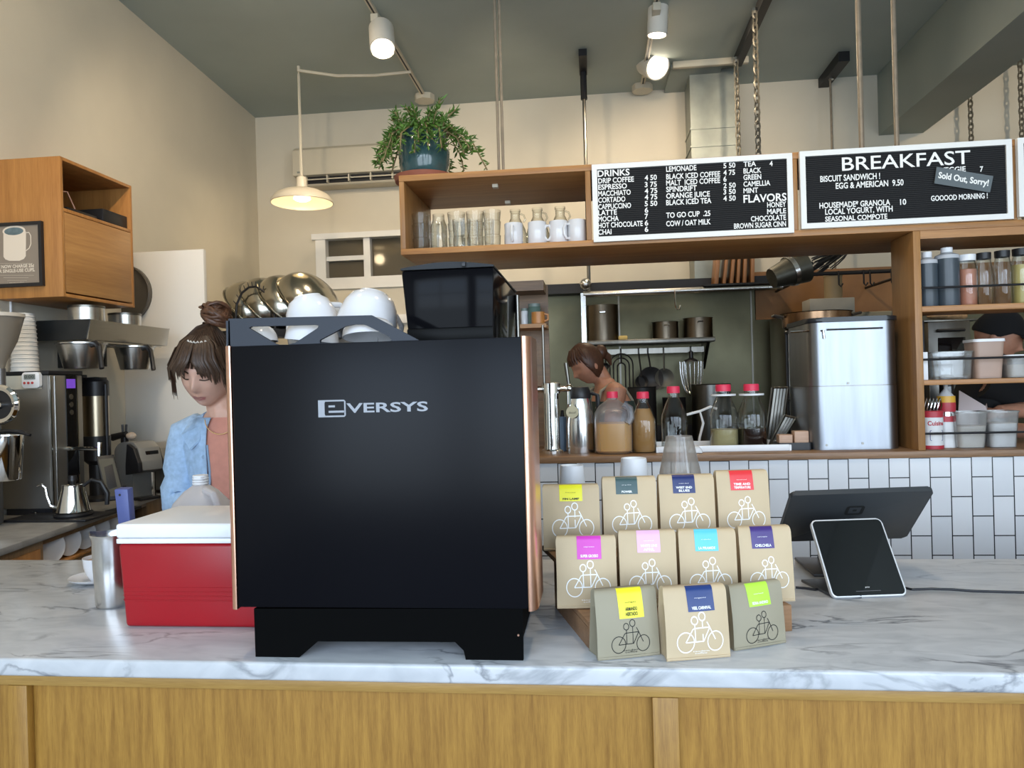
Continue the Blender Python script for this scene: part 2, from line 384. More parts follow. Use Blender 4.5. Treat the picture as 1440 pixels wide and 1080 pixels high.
b = B(); xm = at(516, 360, YB).x; zm = at(480, 363, YB).z; b.box((xm-.03, YB, TZ0), (xm+.03, YB+.08, TZ1-.03)); b.box((TX0+.09, YB+.01, zm-.02), (xm-.03, YB+.08, zm+.02)); struct('muntin', b, WHITEF, fr)
b = B(); b.box((TX0-.03, YB-.04, TZ0-.42), (TX1+.03, YB, TZ0-.34), .008); struct('trim_1', b, WHITEF)
# storefront behind the camera
b = B(); b.box((-3.4, FRONT-.15, 0), (RX, FRONT, .6)); b.box((-3.4, FRONT-.15, 3.1), (RX, FRONT, ZC))
xs = [-3.4]+[q for p in WINS for q in p]+[RX]
for i in range(0, len(xs), 2): b.box((xs[i], FRONT-.15, .6), (xs[i+1], FRONT, 3.1))
struct('wall_front', b, WALL)
for i, (x0, x1) in enumerate(WINS):
    b = B()
    for x in (x0, (x0+x1)/2-.03, x1-.06): b.box((x, FRONT-.1, .6), (x+.06, FRONT-.04, 3.1))
    for z in (.6, 2.35, 3.04): b.box((x0, FRONT-.1, z), (x1, FRONT-.04, z+.06))
    o = struct('window_%d' % (i+2), b, BLACKM)
# ceiling beam
bx0 = at(1234, 140, YB).x; bz = .5*(at(1236, 195, YB).z+ax(1440, 9, bx0).z); bx1 = az(1360, 141, bz).x
b = B(); b.box((bx0, FRONT, bz), (bx1, YB, ZC), .006); o = struct('trim_2', b, CEIL)
b = B(); p = at(935, 150, YB); b.box((p.x, YB-.5, at(950, 130, YB).z), (at(968, 130, YB).x+.2, YB, ZC)); struct('trim_3', b, CEIL)
# half wall with white tile under the pass bar, low partition on the left, kitchen steel wall
ZBAR = at(1000, 638.5, YP).z; ZBARB = at(1000, 648, YP).z
b = B(); x0 = -1.6; b.box((x0, YP, 0), (RX, YP+.16, ZBARB-.001)); struct('wall_tiled', b, TILE)
YPART = 4.22; PX1 = at(287, 400, YPART).x; PZ = at(287, 350, YPART).z
b = B(); b.box((wallx(YPART), YPART, 0), (PX1, YPART+.035, PZ), .004); struct('wall_partition', b, PARTW)
YK = 5.95; KZ = at(900, 411, YK).z
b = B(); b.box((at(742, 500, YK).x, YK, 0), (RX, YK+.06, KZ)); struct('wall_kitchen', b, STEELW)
b = B()
for px in (872, 1058, 1186): xx = at(px, 500, YK).x; b.box((xx-.006, YK-.006, .9), (xx+.006, YK, KZ))
b.obj('trim_4', STEELD)['kind'] = 'structure'
b = B(); b.box((at(742, 500, YK).x, YK-.16, KZ-.005), (at(1080, 405, YK).x, YK+.06, KZ+.07)); o = b.obj('trim_5', BLACKM); o['kind'] = 'structure'
# ================================================================== FRONT COUNTER
ZT = .95; YF = 1.375; YBK = 2.212
cx0, cx1 = -2.62, 2.7
L0 = (0, YF+.02, 0)
ctr = thing('counter', 'oak panelled front counter cabinet under the marble slab', 'counter', (0, YF+.4, 0))
b = B((0, YF+.4, 0)); b.box((cx0, YF+.03, .10), (cx1, YBK-.03, ZT-.0365)); b.box((cx0, YF+.08, 0), (cx1, YBK-.08, .10)); b.obj('carcass', OAK, ctr)
zr = at(700, 976, YF+.012).z; stx = [(at(10, 962, YF+.01).x, at(37, 962, YF+.01).x), (at(917, 980, YF+.01).x, at(954, 980, YF+.01).x)]
b = B((0, YF+.4, 0)); b.box((cx0, YF+.010, zr), (cx1, YF+.03, ZT-.037), .002); b.obj('top_rail', OAKX, ctr)
for k, (a, c) in enumerate(stx+[(stx[0][0]-1.15, stx[0][0]-1.11), (stx[1][1]+1.12, stx[1][1]+1.16)]):
    b = B((0, YF+.4, 0)); b.box((a, YF+.010, .1), (c, YF+.03, zr-.0005), .002); b.obj('stile', OAK, ctr)
b = B((0, YF+.4, ZT)); b.box((cx0, YF, ZT-.0365), (cx1, YBK, ZT), .006, seg=3)
tagit(b.obj('countertop', MARBLE), 'grey veined white marble countertop on the oak front counter', 'countertop')
# ================================================================== COFFEE MACHINE
MX0, MX1 = at(328, 600, 1.40).x, at(736, 600, 1.40).x
MZ0, MZ1 = at(540, 855, 1.40).z, at(540, 480, 1.40).z
CXm = (MX0+MX1)/2; O = (CXm, 1.40, ZT)
mach = thing('espresso_machine', 'large black coffee machine with copper corner trims on the marble counter', 'coffee machine', O)
b = B(O); b.box((MX0+.02, 1.413, MZ0), (MX1-.02, 1.95, MZ1-.004), .004); b.obj('housing', M('machine_black', (.02, .02, .02), .3, .2, var=0), mach)
b = B(O); b.box((MX0, 1.40, MZ0), (MX1, 1.412, MZ1), .0012); b.obj('rear_panel', PANELB, mach)
for sx_, x0 in ((-1, MX0), (1, MX1)):
    b = B(O); pr = []
    for k in range(9):
        t = PI/2*k/8; pr.append((x0+sx_*(.003+.016*math.sin(t)), 1.408-.012+.03*(1-math.cos(t))+(.11 if k == 8 else 0)))
    pr = [(x0+sx_*.001, 1.397)]+pr+[(x0+sx_*.008, 1.53), (x0+sx_*.001, 1.42)]
    b.prism(pr, lambda u, v, t: (u, v, t), MZ0-.004, MZ1+.001); b.obj('corner_trim', COPPER, mach, label='rose copper corner trim')
fx0, fx1 = at(358, 900, 1.40).x, at(735, 900, 1.40).x
pxz = lambda x, y: (at(x, y, 1.402).x, at(x, y, 1.402).z)
ft = [pxz(357, 856), (fx0, ZT+.0004), pxz(421, 927), pxz(447, 902), pxz(640, 903), pxz(652, 915), pxz(655, 929), (fx1, ZT+.0004), pxz(735, 856)]
ft = [(x, max(z, ZT+.0004)) for x, z in ft]; ft[2] = (ft[2][0], ZT+.0004); ft[6] = (ft[6][0], ZT+.0004)
b = B(O)
b.plate(ft, [], lambda u, v, t: (u, t, v), 1.402, 1.412)
b.plate(ft, [], lambda u, v, t: (u, t, v), 1.84, 1.85)
b.box((fx0, 1.412, ZT+.04), (fx1, 1.84, MZ0-.001)); b.obj('base', M('base_black', (.002, .002, .002), .6, var=0, spec=.04), mach)
b = B(O); p = at(729, 893, 1.401); b.cyl((p.x, 1.399, p.z), (p.x, 1.403, p.z), .002); b.obj('screw', COPPER, mach)
# cup rail
q = lambda x, y: pxz(x, y)
out = [q(320, 489), q(320, 448), q(522, 443), q(590, 479)]; out[0] = (out[0][0], MZ1-.01); out.append((q(592, 484)[0], MZ1-.01))
h1 = [q(*p) for p in ((349, 461), (352, 459), (442, 456.5), (447, 458), (446, 461), (414, 482), (404, 484.5), (391, 484.5), (386, 483))]
h2 = [q(*p) for p in ((449, 482.5), (449, 478), (470, 467), (484, 459), (498, 456), (510, 456), (516, 458), (546, 473), (550, 478), (549, 480))]
b = B(O); b.plate(out, [h1, h2], lambda u, v, t: (u, t, v), 1.405, 1.4135)
b.plate([(1.405, MZ1-.004), (1.405, MZ1+.052), (1.80, MZ1+.052), (1.80, MZ1-.004)], [[(1.43, MZ1+.012), (1.43, MZ1+.035), (1.77, MZ1+.035), (1.77, MZ1+.012)]], lambda u, v, t: (t, u, v), MX0-.012, MX0-.004)
b.obj('cup_rail', RAILB, mach)
# bean hopper
hx0, hx1 = at(566, 470, 1.50).x, at(697, 470, 1.50).x; hz0 = MZ1-.004; hz1 = at(630, 378, 1.50).z
b = B(O)
lo = [(hx0+.012, 1.505, hz0), (hx1-.006, 1.505, hz0), (hx1-.006, 1.93, hz0), (hx0+.012, 1.93, hz0)]
b.hexa(lo, [(hx0, 1.50, hz1), (hx1, 1.50, hz1), (hx1, 1.95, hz1), (hx0, 1.95, hz1)], .006)
hp = b.obj('bean_hopper', M('smoked_hopper', (.004, .004, .005), .10, var=0, spec=.07), mach)
b = B(O); pr = []
for k in range(13):
    t = k/12; pr.append((hx0+(hx1-hx0)*t, hz1+.001+.010*math.sin(PI*t)+.003))
pr += [(hx1, hz1+.0006), (hx0, hz1+.0006)]
b.prism(pr, lambda u, v, t: (u, t, v), 1.497, 1.955); b.obj('hopper_lid', M('lid_grey_black', (.016, .017, .019), .4, var=0, spec=.2), hp)
b = B(O); xx = at(652, 370, 1.495).x; b.box((xx-.004, 1.490, hz1+.002), (xx+.004, 1.498, hz1+.012), .001); b.obj('lid_latch', BLACK, hp)
b = B(O); b.box((hx0+.01, 1.497, hz0+.004), (hx1-.004, 1.506, hz0+.034), .003); b.obj('hopper_base', M('hopper_base_black', (.005, .005, .005), .4, var=0, spec=.1), hp)
b = B(O); b.cyl((hx1+.004, 1.92, hz0), (hx1+.004, 1.92, hz1-.01), .006); b.obj('hopper_post', STEELD, hp)
# lettering on the rear panel
b = B(O); YL = 1.3992; fn = lambda x, z: (x, YL, z)
def P(x, y): p = at(x, y, 1.40); return p.x, p.z
x0, z0 = P(487.5, 580.3); x1, _ = P(602, 577); _, zc = P(487.5, 567.3)
b.text('VERSYS', fn, x0, z0, zc-z0, x1, bold=.02)
LOGO = M('silver_lettering', (.30, .31, .34), .45, var=0)
b.obj('lettering', LOGO, mach, smooth=0)
b = B(O); a = P(448, 587); c = P(486, 562)
for lp in ([(a[0], a[1]), (a[0]+.016, a[1]), (a[0]+.013, a[1]+.006), (a[0]+.013, c[1]-.006), (a[0]+.016, c[1]), (a[0], c[1])],
           [(a[0]+.016, a[1]), (c[0]-.003, a[1]), (c[0]-.003, a[1]+.003), (a[0]+.014, a[1]+.003)],
           [(a[0]+.016, c[1]), (c[0]-.003, c[1]), (c[0]-.003, c[1]-.003), (a[0]+.014, c[1]-.003)],
           [(c[0]-.003, a[1]), (c[0], a[1]+.003), (c[0], c[1]-.003), (c[0]-.003, c[1])],
           [(a[0]+.021, a[1]+.0085), (c[0]-.002, a[1]+.0085), (c[0]-.002, a[1]+.0125), (a[0]+.021, a[1]+.0125)],
           [(a[0]+.021, a[1]+.019), (a[0]+.034, a[1]+.019), (a[0]+.034, a[1]+.023), (a[0]+.021, a[1]+.023)]):
    b.f([b.v(fn(*p)) for p in lp])
b.obj('emblem', LOGO, mach, smooth=0)
# white cups heaped behind the cup rail
def cup_mesh(r=.05, h=.062):
    return [(0, .004), (r*.52, .004), (r*.55, 0), (r*.60, 0), (r*.64, .006), (r*.82, h*.3), (r*.95, h*.65), (r, h), (r*.96, h), (r*.9, h*.62), (r*.74, h*.3), (r*.5, .010), (0, .009)]
def cup(name, label, loc, rot, r=.05, h=.062, group=None, handle=True, mat=WHITE, dome=False):
    t = thing(name, label, 'cup', loc, 0, group); t.rotation_euler = rot
    b = B(); b.lathe((0, 0, 0), [(0, .003), (r*.40, .003), (r*.42, 0), (r*.46, 0), (r*.50, .004), (r*.70, h*.12), (r*.86, h*.32), (r*.96, h*.62), (r, h), (r*.96, h), (r*.90, h*.6), (r*.78, h*.3), (r*.5, .010), (0, .009)] if dome else cup_mesh(r, h), 36); b.obj('bowl', mat, t, 50)
    if handle:
        b = B(); b.tube([(r*.86, 0, h*.82), (r*1.2, 0, h*.86), (r*1.5, 0, h*.70), (r*1.45, 0, h*.45), (r*1.1, 0, h*.28), (r*.74, 0, h*.25)], .0055, 8, flat=1.3); b.obj('handle', mat, t)
    return t
g = 'white cups heaped on the coffee machine'
R_ = math.radians
for (px, yt, Y, rot, r, lb) in (
    (432, 416, 1.605, (R_(176), R_(-9), .6), .062, 'white cup upside down at the top left of the heap on the machine'),
    (526, 412, 1.61, (R_(182), R_(17), 1.0), .068, 'largest white cup leaning at the top of the heap beside the black hopper'),
    (352, 458, 1.475, (R_(176), R_(5), 2.4), .052, 'white cup seen through the left end of the left rail cut-out'),
    (441, 450, 1.478, (R_(183), R_(-6), 2.6), .055, 'white cup seen at the right end of the left rail cut-out'),
    (519, 449, 1.48, (R_(178), R_(9), 1.6), .055, 'white cup seen through the right cut-out of the cup rail'),
    (478, 429, 1.73, (R_(174), R_(3), 3.2), .052, 'white cup at the back of the heap between the two tallest cups')):
    p = at(px, yt, Y); h = p.z-MZ1-.004-abs(math.sin(rot[1]))*r; cup('coffee_cup', lb, (p.x, Y, p.z), rot, r, h, g, dome=True)
# ================================================================== COOLER, JUG, PITCHER, CUP ON THE LEFT
p = at(163, 737, 1.565); kx0 = p.x+.006; kx1 = -.728; kz0 = ZT; kzl = at(163, 765, 1.565).z; kz1 = at(163, 737, 1.565).z; kyb = 1.81
O = ((kx0+kx1)/2, 1.69, ZT)
ck = thing('cooler_box', 'red cooler box with a white lid beside the black coffee machine', 'cooler', O)
b = B(O); lo = [(kx0+.006, 1.570, kz0), (kx1, 1.570, kz0), (kx1, kyb-.01, kz0), (kx0+.006, kyb-.01, kz0)]
b.hexa(lo, [(kx0-.004, 1.5645, kzl), (kx1, 1.5645, kzl), (kx1, kyb, kzl), (kx0-.004, kyb, kzl)], .009, seg=3); tub = b.obj('tub', RED, ck)
for i, z in enumerate((.062, .072, .082, .092)):
    b = B(O); b.tube([(kx0+.0025, kyb-.03, kz0+z), (kx0+.0025, 1.574, kz0+z), (kx0+.008, 1.5680, kz0+z), (kx1-.004, 1.5680, kz0+z)], .0017, 6); b.obj('rib', RED, tub)
b = B(O); zz = at(330, 820, 1.565).z; lx = at(305, 820, 1.565).x; fr = lambda x, z: (x, 1.5648+(kzl-z)*.035, z)
b.ribbon(rrect(lx, zz-.02, lx+.05, zz+.018, .006), .0016, fr, True); b.ribbon(rrect(lx+.012, zz-.012, lx+.04, zz+.010, .005), .0016, fr, True); b.obj('emblem', M('red_emblem', (.45, .01, .02), .3, var=0), tub)
b = B(O); b.box((kx0-.005, 1.5625, kzl+.0008), (kx1, kyb+.004, kzl+.012), .002); b.box((kx0-.006, 1.5620, kzl+.0125), (kx1, kyb+.005, kz1), .006, seg=3)
b.obj('lid', WHITEP, ck)
# white jug behind the cooler
Y = 1.985; p = at(283, 712, Y); s = mpp(p); zt = at(283, 668, Y).z
O = (p.x, Y, ZT); H = zt-ZT
jg = thing('plastic_jug', 'white plastic jug with a ribbed neck behind the cooler and the denim jacket', 'jug', O)
b = B(O); r = .082
b.lathe(O, [(0, 0), (r*.9, 0), (r, .012), (r, H-.135), (r*.98, H-.115), (r*.80, H-.075), (r*.5, H-.045), (r*.30, H-.032), (.019, H-.028), (.019, H-.004), (0, H-.004)], 32, power=3.2)
bd = b.obj('bottle', JUGW, jg)
b = B(O)
for k in range(3): b.lathe((O[0], O[1], ZT+H-.026+k*.007), [(.020, 0), (.022, .002), (.022, .004), (.020, .006)], 24)
b.cyl((O[0], O[1], ZT+H-.006), (O[0], O[1], ZT+H), .021); b.obj('neck_ring', WHITEP, jg)
b = B(O); b.tube([(O[0]+.03, Y-.03, ZT+H-.04), (O[0]+.062, Y-.045, ZT+H-.05), (O[0]+.078, Y-.052, ZT+H-.08), (O[0]+.083, Y-.055, ZT+H-.13)], .011, 10); b.obj('handle', JUGW, jg)
# steel pitcher with a blue handled scraper
p0 = az(153, 859, ZT); Y = p0.y+.045; O = (at(158, 800, Y).x, Y, ZT); s = mpp((O[0], O[1], 1.1))
H = at(140, 750, Y).z-ZT
pit = thing('steel_pitcher', 'tall polished steel pitcher with a pouring lip beside the red cooler', 'pitcher', O)
b = B(O); r = 25*s; prof = [(0, .0), (r*.84, 0), (r*.88, .006), (r*.98, H*.6), (r, H-.012), (r*1.10, H), (r*1.08, H+.001), (r*.97, H-.012), (r*.92, H*.5), (r*.8, .01), (0, .008)]
b.lathe(O, prof, 40)
for v_ in b.bm.verts:                                       # pouring lip pulled out to the left
    if v_.co.z > H-.02 and v_.co.x < -r*.55 and abs(v_.co.y) < r*.5:
        k = 1-abs(v_.co.y)/(r*.5); v_.co.x -= .011*k; v_.co.z += .004*k
b.obj('jar', STEELB, pit)
b = B(O); b.tube([(O[0]+r*.95, Y+.01, ZT+H*.9), (O[0]+r*1.5, Y+.015, ZT+H*.88), (O[0]+r*1.5, Y+.015, ZT+H*.35), (O[0]+r*.92, Y+.01, ZT+H*.3)], .004, 8); b.obj('handle', STEELB, pit)
zt = at(173, 687, Y).z; xx = at(174, 700, Y).x
sc = thing('scraper', 'blue plastic scraper handle standing in the steel pitcher', 'scraper', (O[0]+.005, Y, ZT+.012))
O2 = (O[0]+.005, Y, ZT+.012)
b = B(O2); w_ = 10*s
q0 = Vector((xx+.002, Y, zt)); q1 = Vector((xx+.008, Y, zt-.10)); 
b.hexa([(q1.x-w_*.9, Y-.012, q1.z), (q1.x+w_*.9, Y-.012, q1.z), (q1.x+w_*.9, Y+.012, q1.z), (q1.x-w_*.9, Y+.012, q1.z)],
       [(q0.x-w_, Y-.014, q0.z), (q0.x+w_, Y-.014, q0.z), (q0.x+w_*.9, Y+.012, q0.z+.003), (q0.x-w_*.9, Y+.012, q0.z+.003)], .003); b.obj('handle', NAVYH, sc)
b = B(O2); b.cyl((xx-.001, Y-.0145, zt-.014), (xx-.001, Y-.010, zt-.014), .003); b.obj('hang_hole', INKB, sc)
b = B(O2); b.hexa([(O2[0]-.012, Y-.003, O2[2]+.002), (O2[0]+.012, Y-.003, O2[2]+.002), (O2[0]+.012, Y+.003, O2[2]+.002), (O2[0]-.012, Y+.003, O2[2]+.002)], [(q1.x-.014, Y-.005, q1.z), (q1.x+.014, Y-.005, q1.z), (q1.x+.014, Y+.005, q1.z), (q1.x-.014, Y+.005, q1.z)]); b.obj('blade', NAVYH, sc)
# latte cup on its saucer
p = az(128, 822, ZT); O = (p.x, p.y+.03, ZT)
b = B(O); b.lathe(O, [(0, .002), (.035, 0), (.04, .002), (.060, .008), (.074, .016), (.075, .018), (.058, .012), (.034, .006), (0, .005)], 36)
tagit(b.obj('saucer', WHITE), 'white saucer under the coffee cup beside the steel pitcher', 'saucer')
cc = cup('coffee_cup', 'white cup of milky coffee standing on a saucer', (O[0]+.012, O[1], ZT+.0052), (0, 0, .5), .048, .066)
b = B(); b.lathe((0, 0, 0), [(0, .0565), (.0425, .0565)], 28); b.obj('coffee', M('milky_coffee', (.42, .24, .12), .3, var=.3, scale=40), cc)
# ================================================================== COFFEE BAGS ON THE STEPPED STAND
RY = R_(16.6); RO = Vector((-.015, 1.463, ZT))
rs = thing('display_stand', 'brown wooden stepped stand under the coffee bags on the marble counter', 'display stand', RO, RY)
STEPW = wood('stand_wood', (.20, .10, .045), (.36, .20, .10), 'x', 20)
STEP1, STEP2 = .054, .145
b = B(); b.box((-.005, 0, 0), (.43, .012, STEP1), .001); b.obj('riser_board', STEPW, rs)
b = B(); b.box((-.005, .138, STEP1), (.43, .15, STEP2-.0125), .001); b.obj('riser_board', STEPW, rs)
b = B(); b.box((-.005, .0125, STEP1-.012), (.43, .15, STEP1), .001); b.obj('tread', STEPW, rs)
b = B(); b.box((-.03, .138, STEP2-.012), (.43, .30, STEP2), .001); b.obj('tread', STEPW, rs)
for x in (-.005, .42):
    b = B(); b.box((x, .013, 0), (x+.012, .29, STEP1-.0125)); b.box((x, .15, STEP1-.0125), (x+.012, .29, STEP2-.0125)); b.obj('side_board', STEPW, rs)
def coffee_bag(label, loc, yaw, w, h, d, stick, small, big, txtcol, sx, sw, sl, ink, paper, lean=.26):
    t = thing('coffee_bag', label, 'coffee bag', loc, yaw, 'bags of coffee on the stepped stand')
    def front(x, z, off=0.0):
        v = max(0, min(1, z/h)); u = 2*x/w
        y = d*lean*min(v, .9)**1.6
        if v > .88: k = (v-.88)/.12; y += d*.20*(1-math.sqrt(max(0, 1-k*k)))
        y -= .008*math.sin(PI*min(v/.92, 1))*(1-min(1, u*u))
        return (x, y-off, z)
    def back(x, z):
        v = z/h; u = 2*x/w
        y = d*(1-.36*max(0, v)**1.3) if v < .9 else d*(1-.36*.87)-d*.1*((v-.9)/.1)**2
        return (x, max(y, front(x, z)[1]+.0015)+.005*math.sin(PI*v)*(1-min(1, u*u)), z)
    b = B(); n = 14; lv = [0, .02, .1, .2, .3, .4, .5, .6, .7, .78, .84, .88, .92, .95, .975, .99, 1.0]; prev = None
    for v in lv:
        z = v*h; xw = w/2*(1-.045*max(0, (v-.9)/.1)**3-.012*math.sin(PI*v)); ring = []
        for i in range(n+1):
            x = -xw+2*xw*i/n; ring.append(b.v(front(x, z)))
        yf, yb = front(xw, z)[1], back(xw, z)[1]; gx = .30*min(yb-yf, .06)*(.3+.7*v)
        ring.append(b.v((xw-gx, (yf+yb)/2, z)))
        for i in range(n+1):
            x = xw-2*xw*i/n; ring.append(b.v(back(x, z)))
        ring.append(b.v((-xw+gx, (yf+yb)/2, z)))
        if prev:
            m = len(ring)
            for i in range(m): b.f([prev[i], prev[(i+1) % m], ring[(i+1) % m], ring[i]])
        else: b.f(ring[::-1])
        prev = ring
    b.f(prev); b.obj('pouch', paper, t, 50)
    b = B(); b.tube([(-w/2+.001, .0, .0035), (-w/4, -.0015, .0035), (0, -.002, .0035), (w/4, -.0015, .0035), (w/2-.001, .0, .0035)], .0024, 6); b.obj('bottom_seam', paper, t)
    # printed two-person bicycle
    b = B(); U = w*(.385 if ink is INKB and loc[2] < ZT+.03 else .455); cx, cz = .03*w, h*(.215 if ink is INKB and loc[2] < ZT+.03 else .255 if loc[2] < ZT+.03 else .30 if loc[2] < ZT+.1 else .345); lw = .026*U if ink is INKB else .034*U
    fp = lambda x, z: front(cx+x*U, cz+z*U*1.17, .0009)
    for c in ((-.52, 0, .285), (.50, .0, .275)): b.ribbon(circ(*c, 30), lw/U, fp, True)
    for c in ((-.20, .60, .108), (.065, .70, .112)): b.ribbon(circ(*c, 20), lw/U*1.05, fp, True)
    for ln in ([(-.20, .49), (-.19, .01)], [(.065, .59), (.07, .01)], [(-.52, .0), (.09, 0.02)], [(-.52, 0), (-.28, .36), (-.22, .39), (.31, .40)], [(.09, .02), (.30, .38)], [(.24, .52), (.30, .42), (.50, .05)], [(.24, .52), (.22, .55)]):
        b.ribbon(ln, lw/U, fp)
    b.obj('bicycle_print', ink, t, 0, normals=False)
    b = B(); b.text('tandem', lambda x, z: front(x, z, .0009), cx-.016, h*.115, .0032, cx+.016); b.text('coffee', lambda x, z: front(x, z, .0009), cx-.012, h*.085, .0032, cx+.012); b.obj('small_print', ink, t, 0, normals=False)
    # sticker wrapped over the fold
    b = B(); x0, x1 = sx*w-sw*w/2, sx*w+sw*w/2; zb = h*(1-sl); rows = [zb+(h*.999-zb)*(1-(1-k/12)**2) for k in range(13)]
    g = [[b.v(front(x0+(x1-x0)*i/8, z, .0007)) for i in range(9)] for z in rows]
    for k in range(12):
        for i in range(8): b.f([g[k][i], g[k][i+1], g[k+1][i+1], g[k+1][i]])
    s = b.obj('sticker', M('sticker_%s' % label[:14], stick, .35, var=0), t, normals=False, label=None)
    b = B(); fs = lambda x, z: front(x, z, .0014); hl = h*sl
    tw = x1-x0
    b.text(small, fs, x0+tw*.28, zb+hl*.52, hl*.045, x1-tw*.28)
    for k, ln in enumerate(big): b.text(ln, fs, x0+tw*(.14 if len(ln) > 7 else .26), zb+hl*(.09+.17*(len(big)-1-k)), hl*.115, x1-tw*(.14 if len(ln) > 7 else .26), bold=.03)
    b.obj('lettering', txtcol, s, 0, normals=False)
    return t
LW = LETTER
def rowbag(pxl, pxr, yt, Yl, Yr, zb, d, *a, **k):
    """a bag whose base front edge runs from pxl to pxr at the row's depth"""
    pl = at(pxl, 800, Yl); pr = at(pxr, 800, Yr); pl.z = pr.z = zb
    # correct for the roll of the picture: shift x so that the base corner lies under the pixel
    for p, px, Yq in ((pl, pxl, Yl), (pr, pxr, Yr)):
        for _ in range(3):
            v = p-CAM; dz = v.dot(_f); ix = 720+FPX*v.dot(_r)/dz; p.x += (px-ix)*dz/FPX
    w = (pr-pl).length; yaw = math.atan2(pr.y-pl.y, pr.x-pl.x); mid = (pl+pr)/2
    zt = at((pxl+pxr)/2, yt, mid.y+d*.5).z
    return coffee_bag(a[0], mid, yaw, w-.002, zt-zb-.001, d, *a[1:], **k)
YEL = (.80, .74, .02); NAV = (.012, .022, .11)
rowbag(840, 929, 824, 1.404, 1.441, ZT+.0005, .056, 'greyish coffee bag with a long yellow sticker in the front row', YEL, 'origin', ['ARMANDO', 'HERTADO'], INKB, .06, .40, .41, INKB, KRAFTG)
rowbag(937, 1028, 821, 1.405, 1.435, ZT+.0005, .056, 'tan coffee bag with a navy sticker in the front row', (.012, .035, .15), 'organic', ['VEEL CARNIVAL'], LW, .07, .42, .33, LW, KRAFT)
rowbag(1032, 1106, 817, 1.464, 1.515, ZT+.0005, .046, 'greyish coffee bag with a lime green sticker in the front row', (.42, .72, .06), 'washed', ['SIDRA ANDINO'], LW, .02, .42, .34, INKB, KRAFTG)
z1 = ZT+STEP1+.001; z2 = ZT+STEP2+.001
rowbag(783, 870, 752, 1.548, 1.556, z1, .040, 'tan coffee bag with a magenta sticker at the left end of the middle row', (.58, .04, .42), 'espresso', ['SUPER GROSSO'], LW, .05, .40, .31, LW, KRAFT)
rowbag(872, 955, 744, 1.562, 1.572, z1, .048, 'tan coffee bag with a pale pink sticker in the middle row', (.74, .42, .66), 'washed', ['WHITE LINE', 'APRIL'], LW, .02, .40, .28, LW, KRAFT)
rowbag(957, 1040, 742, 1.578, 1.588, z1, .052, 'tan coffee bag with a sky blue sticker in the middle row', (.10, .50, .68), 'el salvador', ['LA PIRAMIDE'], LW, -.02, .40, .28, LW, KRAFT)
rowbag(1043, 1119, 738, 1.594, 1.610, z1, .056, 'tan coffee bag with a purple sticker at the right end of the middle row', (.05, .025, .16), 'ethiopia', ['CHELCHELA'], LW, -.06, .42, .28, LW, KRAFT)
rowbag(764, 846, 680, 1.682, 1.690, z2, .056, 'tan coffee bag with a yellow sticker at the left end of the back row', YEL, 'kenya', ['FIN LAMP'], INKB, .0, .40, .245, LW, KRAFT)
rowbag(849, 927, 669, 1.697, 1.706, z2, .056, 'tan coffee bag with a dark green sticker in the back row', (.045, .085, .085), 'yirg abe', ['POWER'], LW, -.05, .40, .235, LW, KRAFT)
rowbag(929, 1009, 666, 1.712, 1.722, z2, .056, 'tan coffee bag with a navy sticker reading WEST END BLUES in the back row', NAV, 'tandem blend', ['WEST END', 'BLUES'], LW, -.05, .40, .25, LW, KRAFT)
rowbag(1011, 1086, 660, 1.730, 1.744, z2, .056, 'tan coffee bag with a red sticker at the right end of the back row', (.68, .035, .04), 'seasonal blend', ['TIME AND', 'TEMPERATURE'], LW, -.02, .44, .26, LW, KRAFT)
# ================================================================== CUP STACKS BEHIND THE BAGS
def cup_stack(name, label, px, pyt, Y, r_px, n, mat, step, group, cat='cups', taper=.80, cuph=.09):
    p = at(px, 800, Y)
    pt = at(px, pyt, Y); s = mpp(pt); rt = r_px*s
    O = (pt.x, Y, ZT); H = pt.z-ZT
    t = thing(name, label, cat, O, 0, group)
    b = B(O); rb = rt/taper; prof = [(rb, 0)]
    k = int((H-cuph)/step)
    z = .0
    for i in range(max(1, k)):
        prof += [(rb*1.05, z+.001), (rb*1.05, z+step*.35), (rb*.995, z+step*.4), (rb*.99, z+step*.95)]; z += step
    prof += [(rb*.99, z+.003), (rt*1.02, H-.004), (rt, H), (rt*.9, H), (rt*.88, H-.006), (0, H-.006)]
    b.lathe(O, prof, 32); b.obj('cup_column', mat, t, 30)
    return t
cup_stack('paper_cup_stack', 'shorter stack of upside down white paper cups behind the yellow stickered bag', 804, 654, 1.98, 16, 6, WHITEP, .012, 'upside down paper cups', cat='cup stack')
cup_stack('paper_cup_stack', 'taller stack of upside down white paper cups behind the dark green stickered bag', 891, 644, 2.02, 17.5, 6, WHITEP, .012, 'upside down paper cups', cat='cup stack')
cup_stack('clear_cup_stack', 'tall stack of upside down clear plastic cups behind the back row of bags', 955, 613, 2.06, 18, 14, glassmat('clear_cup_plastic', (.86, .84, .80), (.5, .47, .43), .1, .35, (.62, .58, .54)), .009, None, cat='cup stack', taper=.62, cuph=.10)
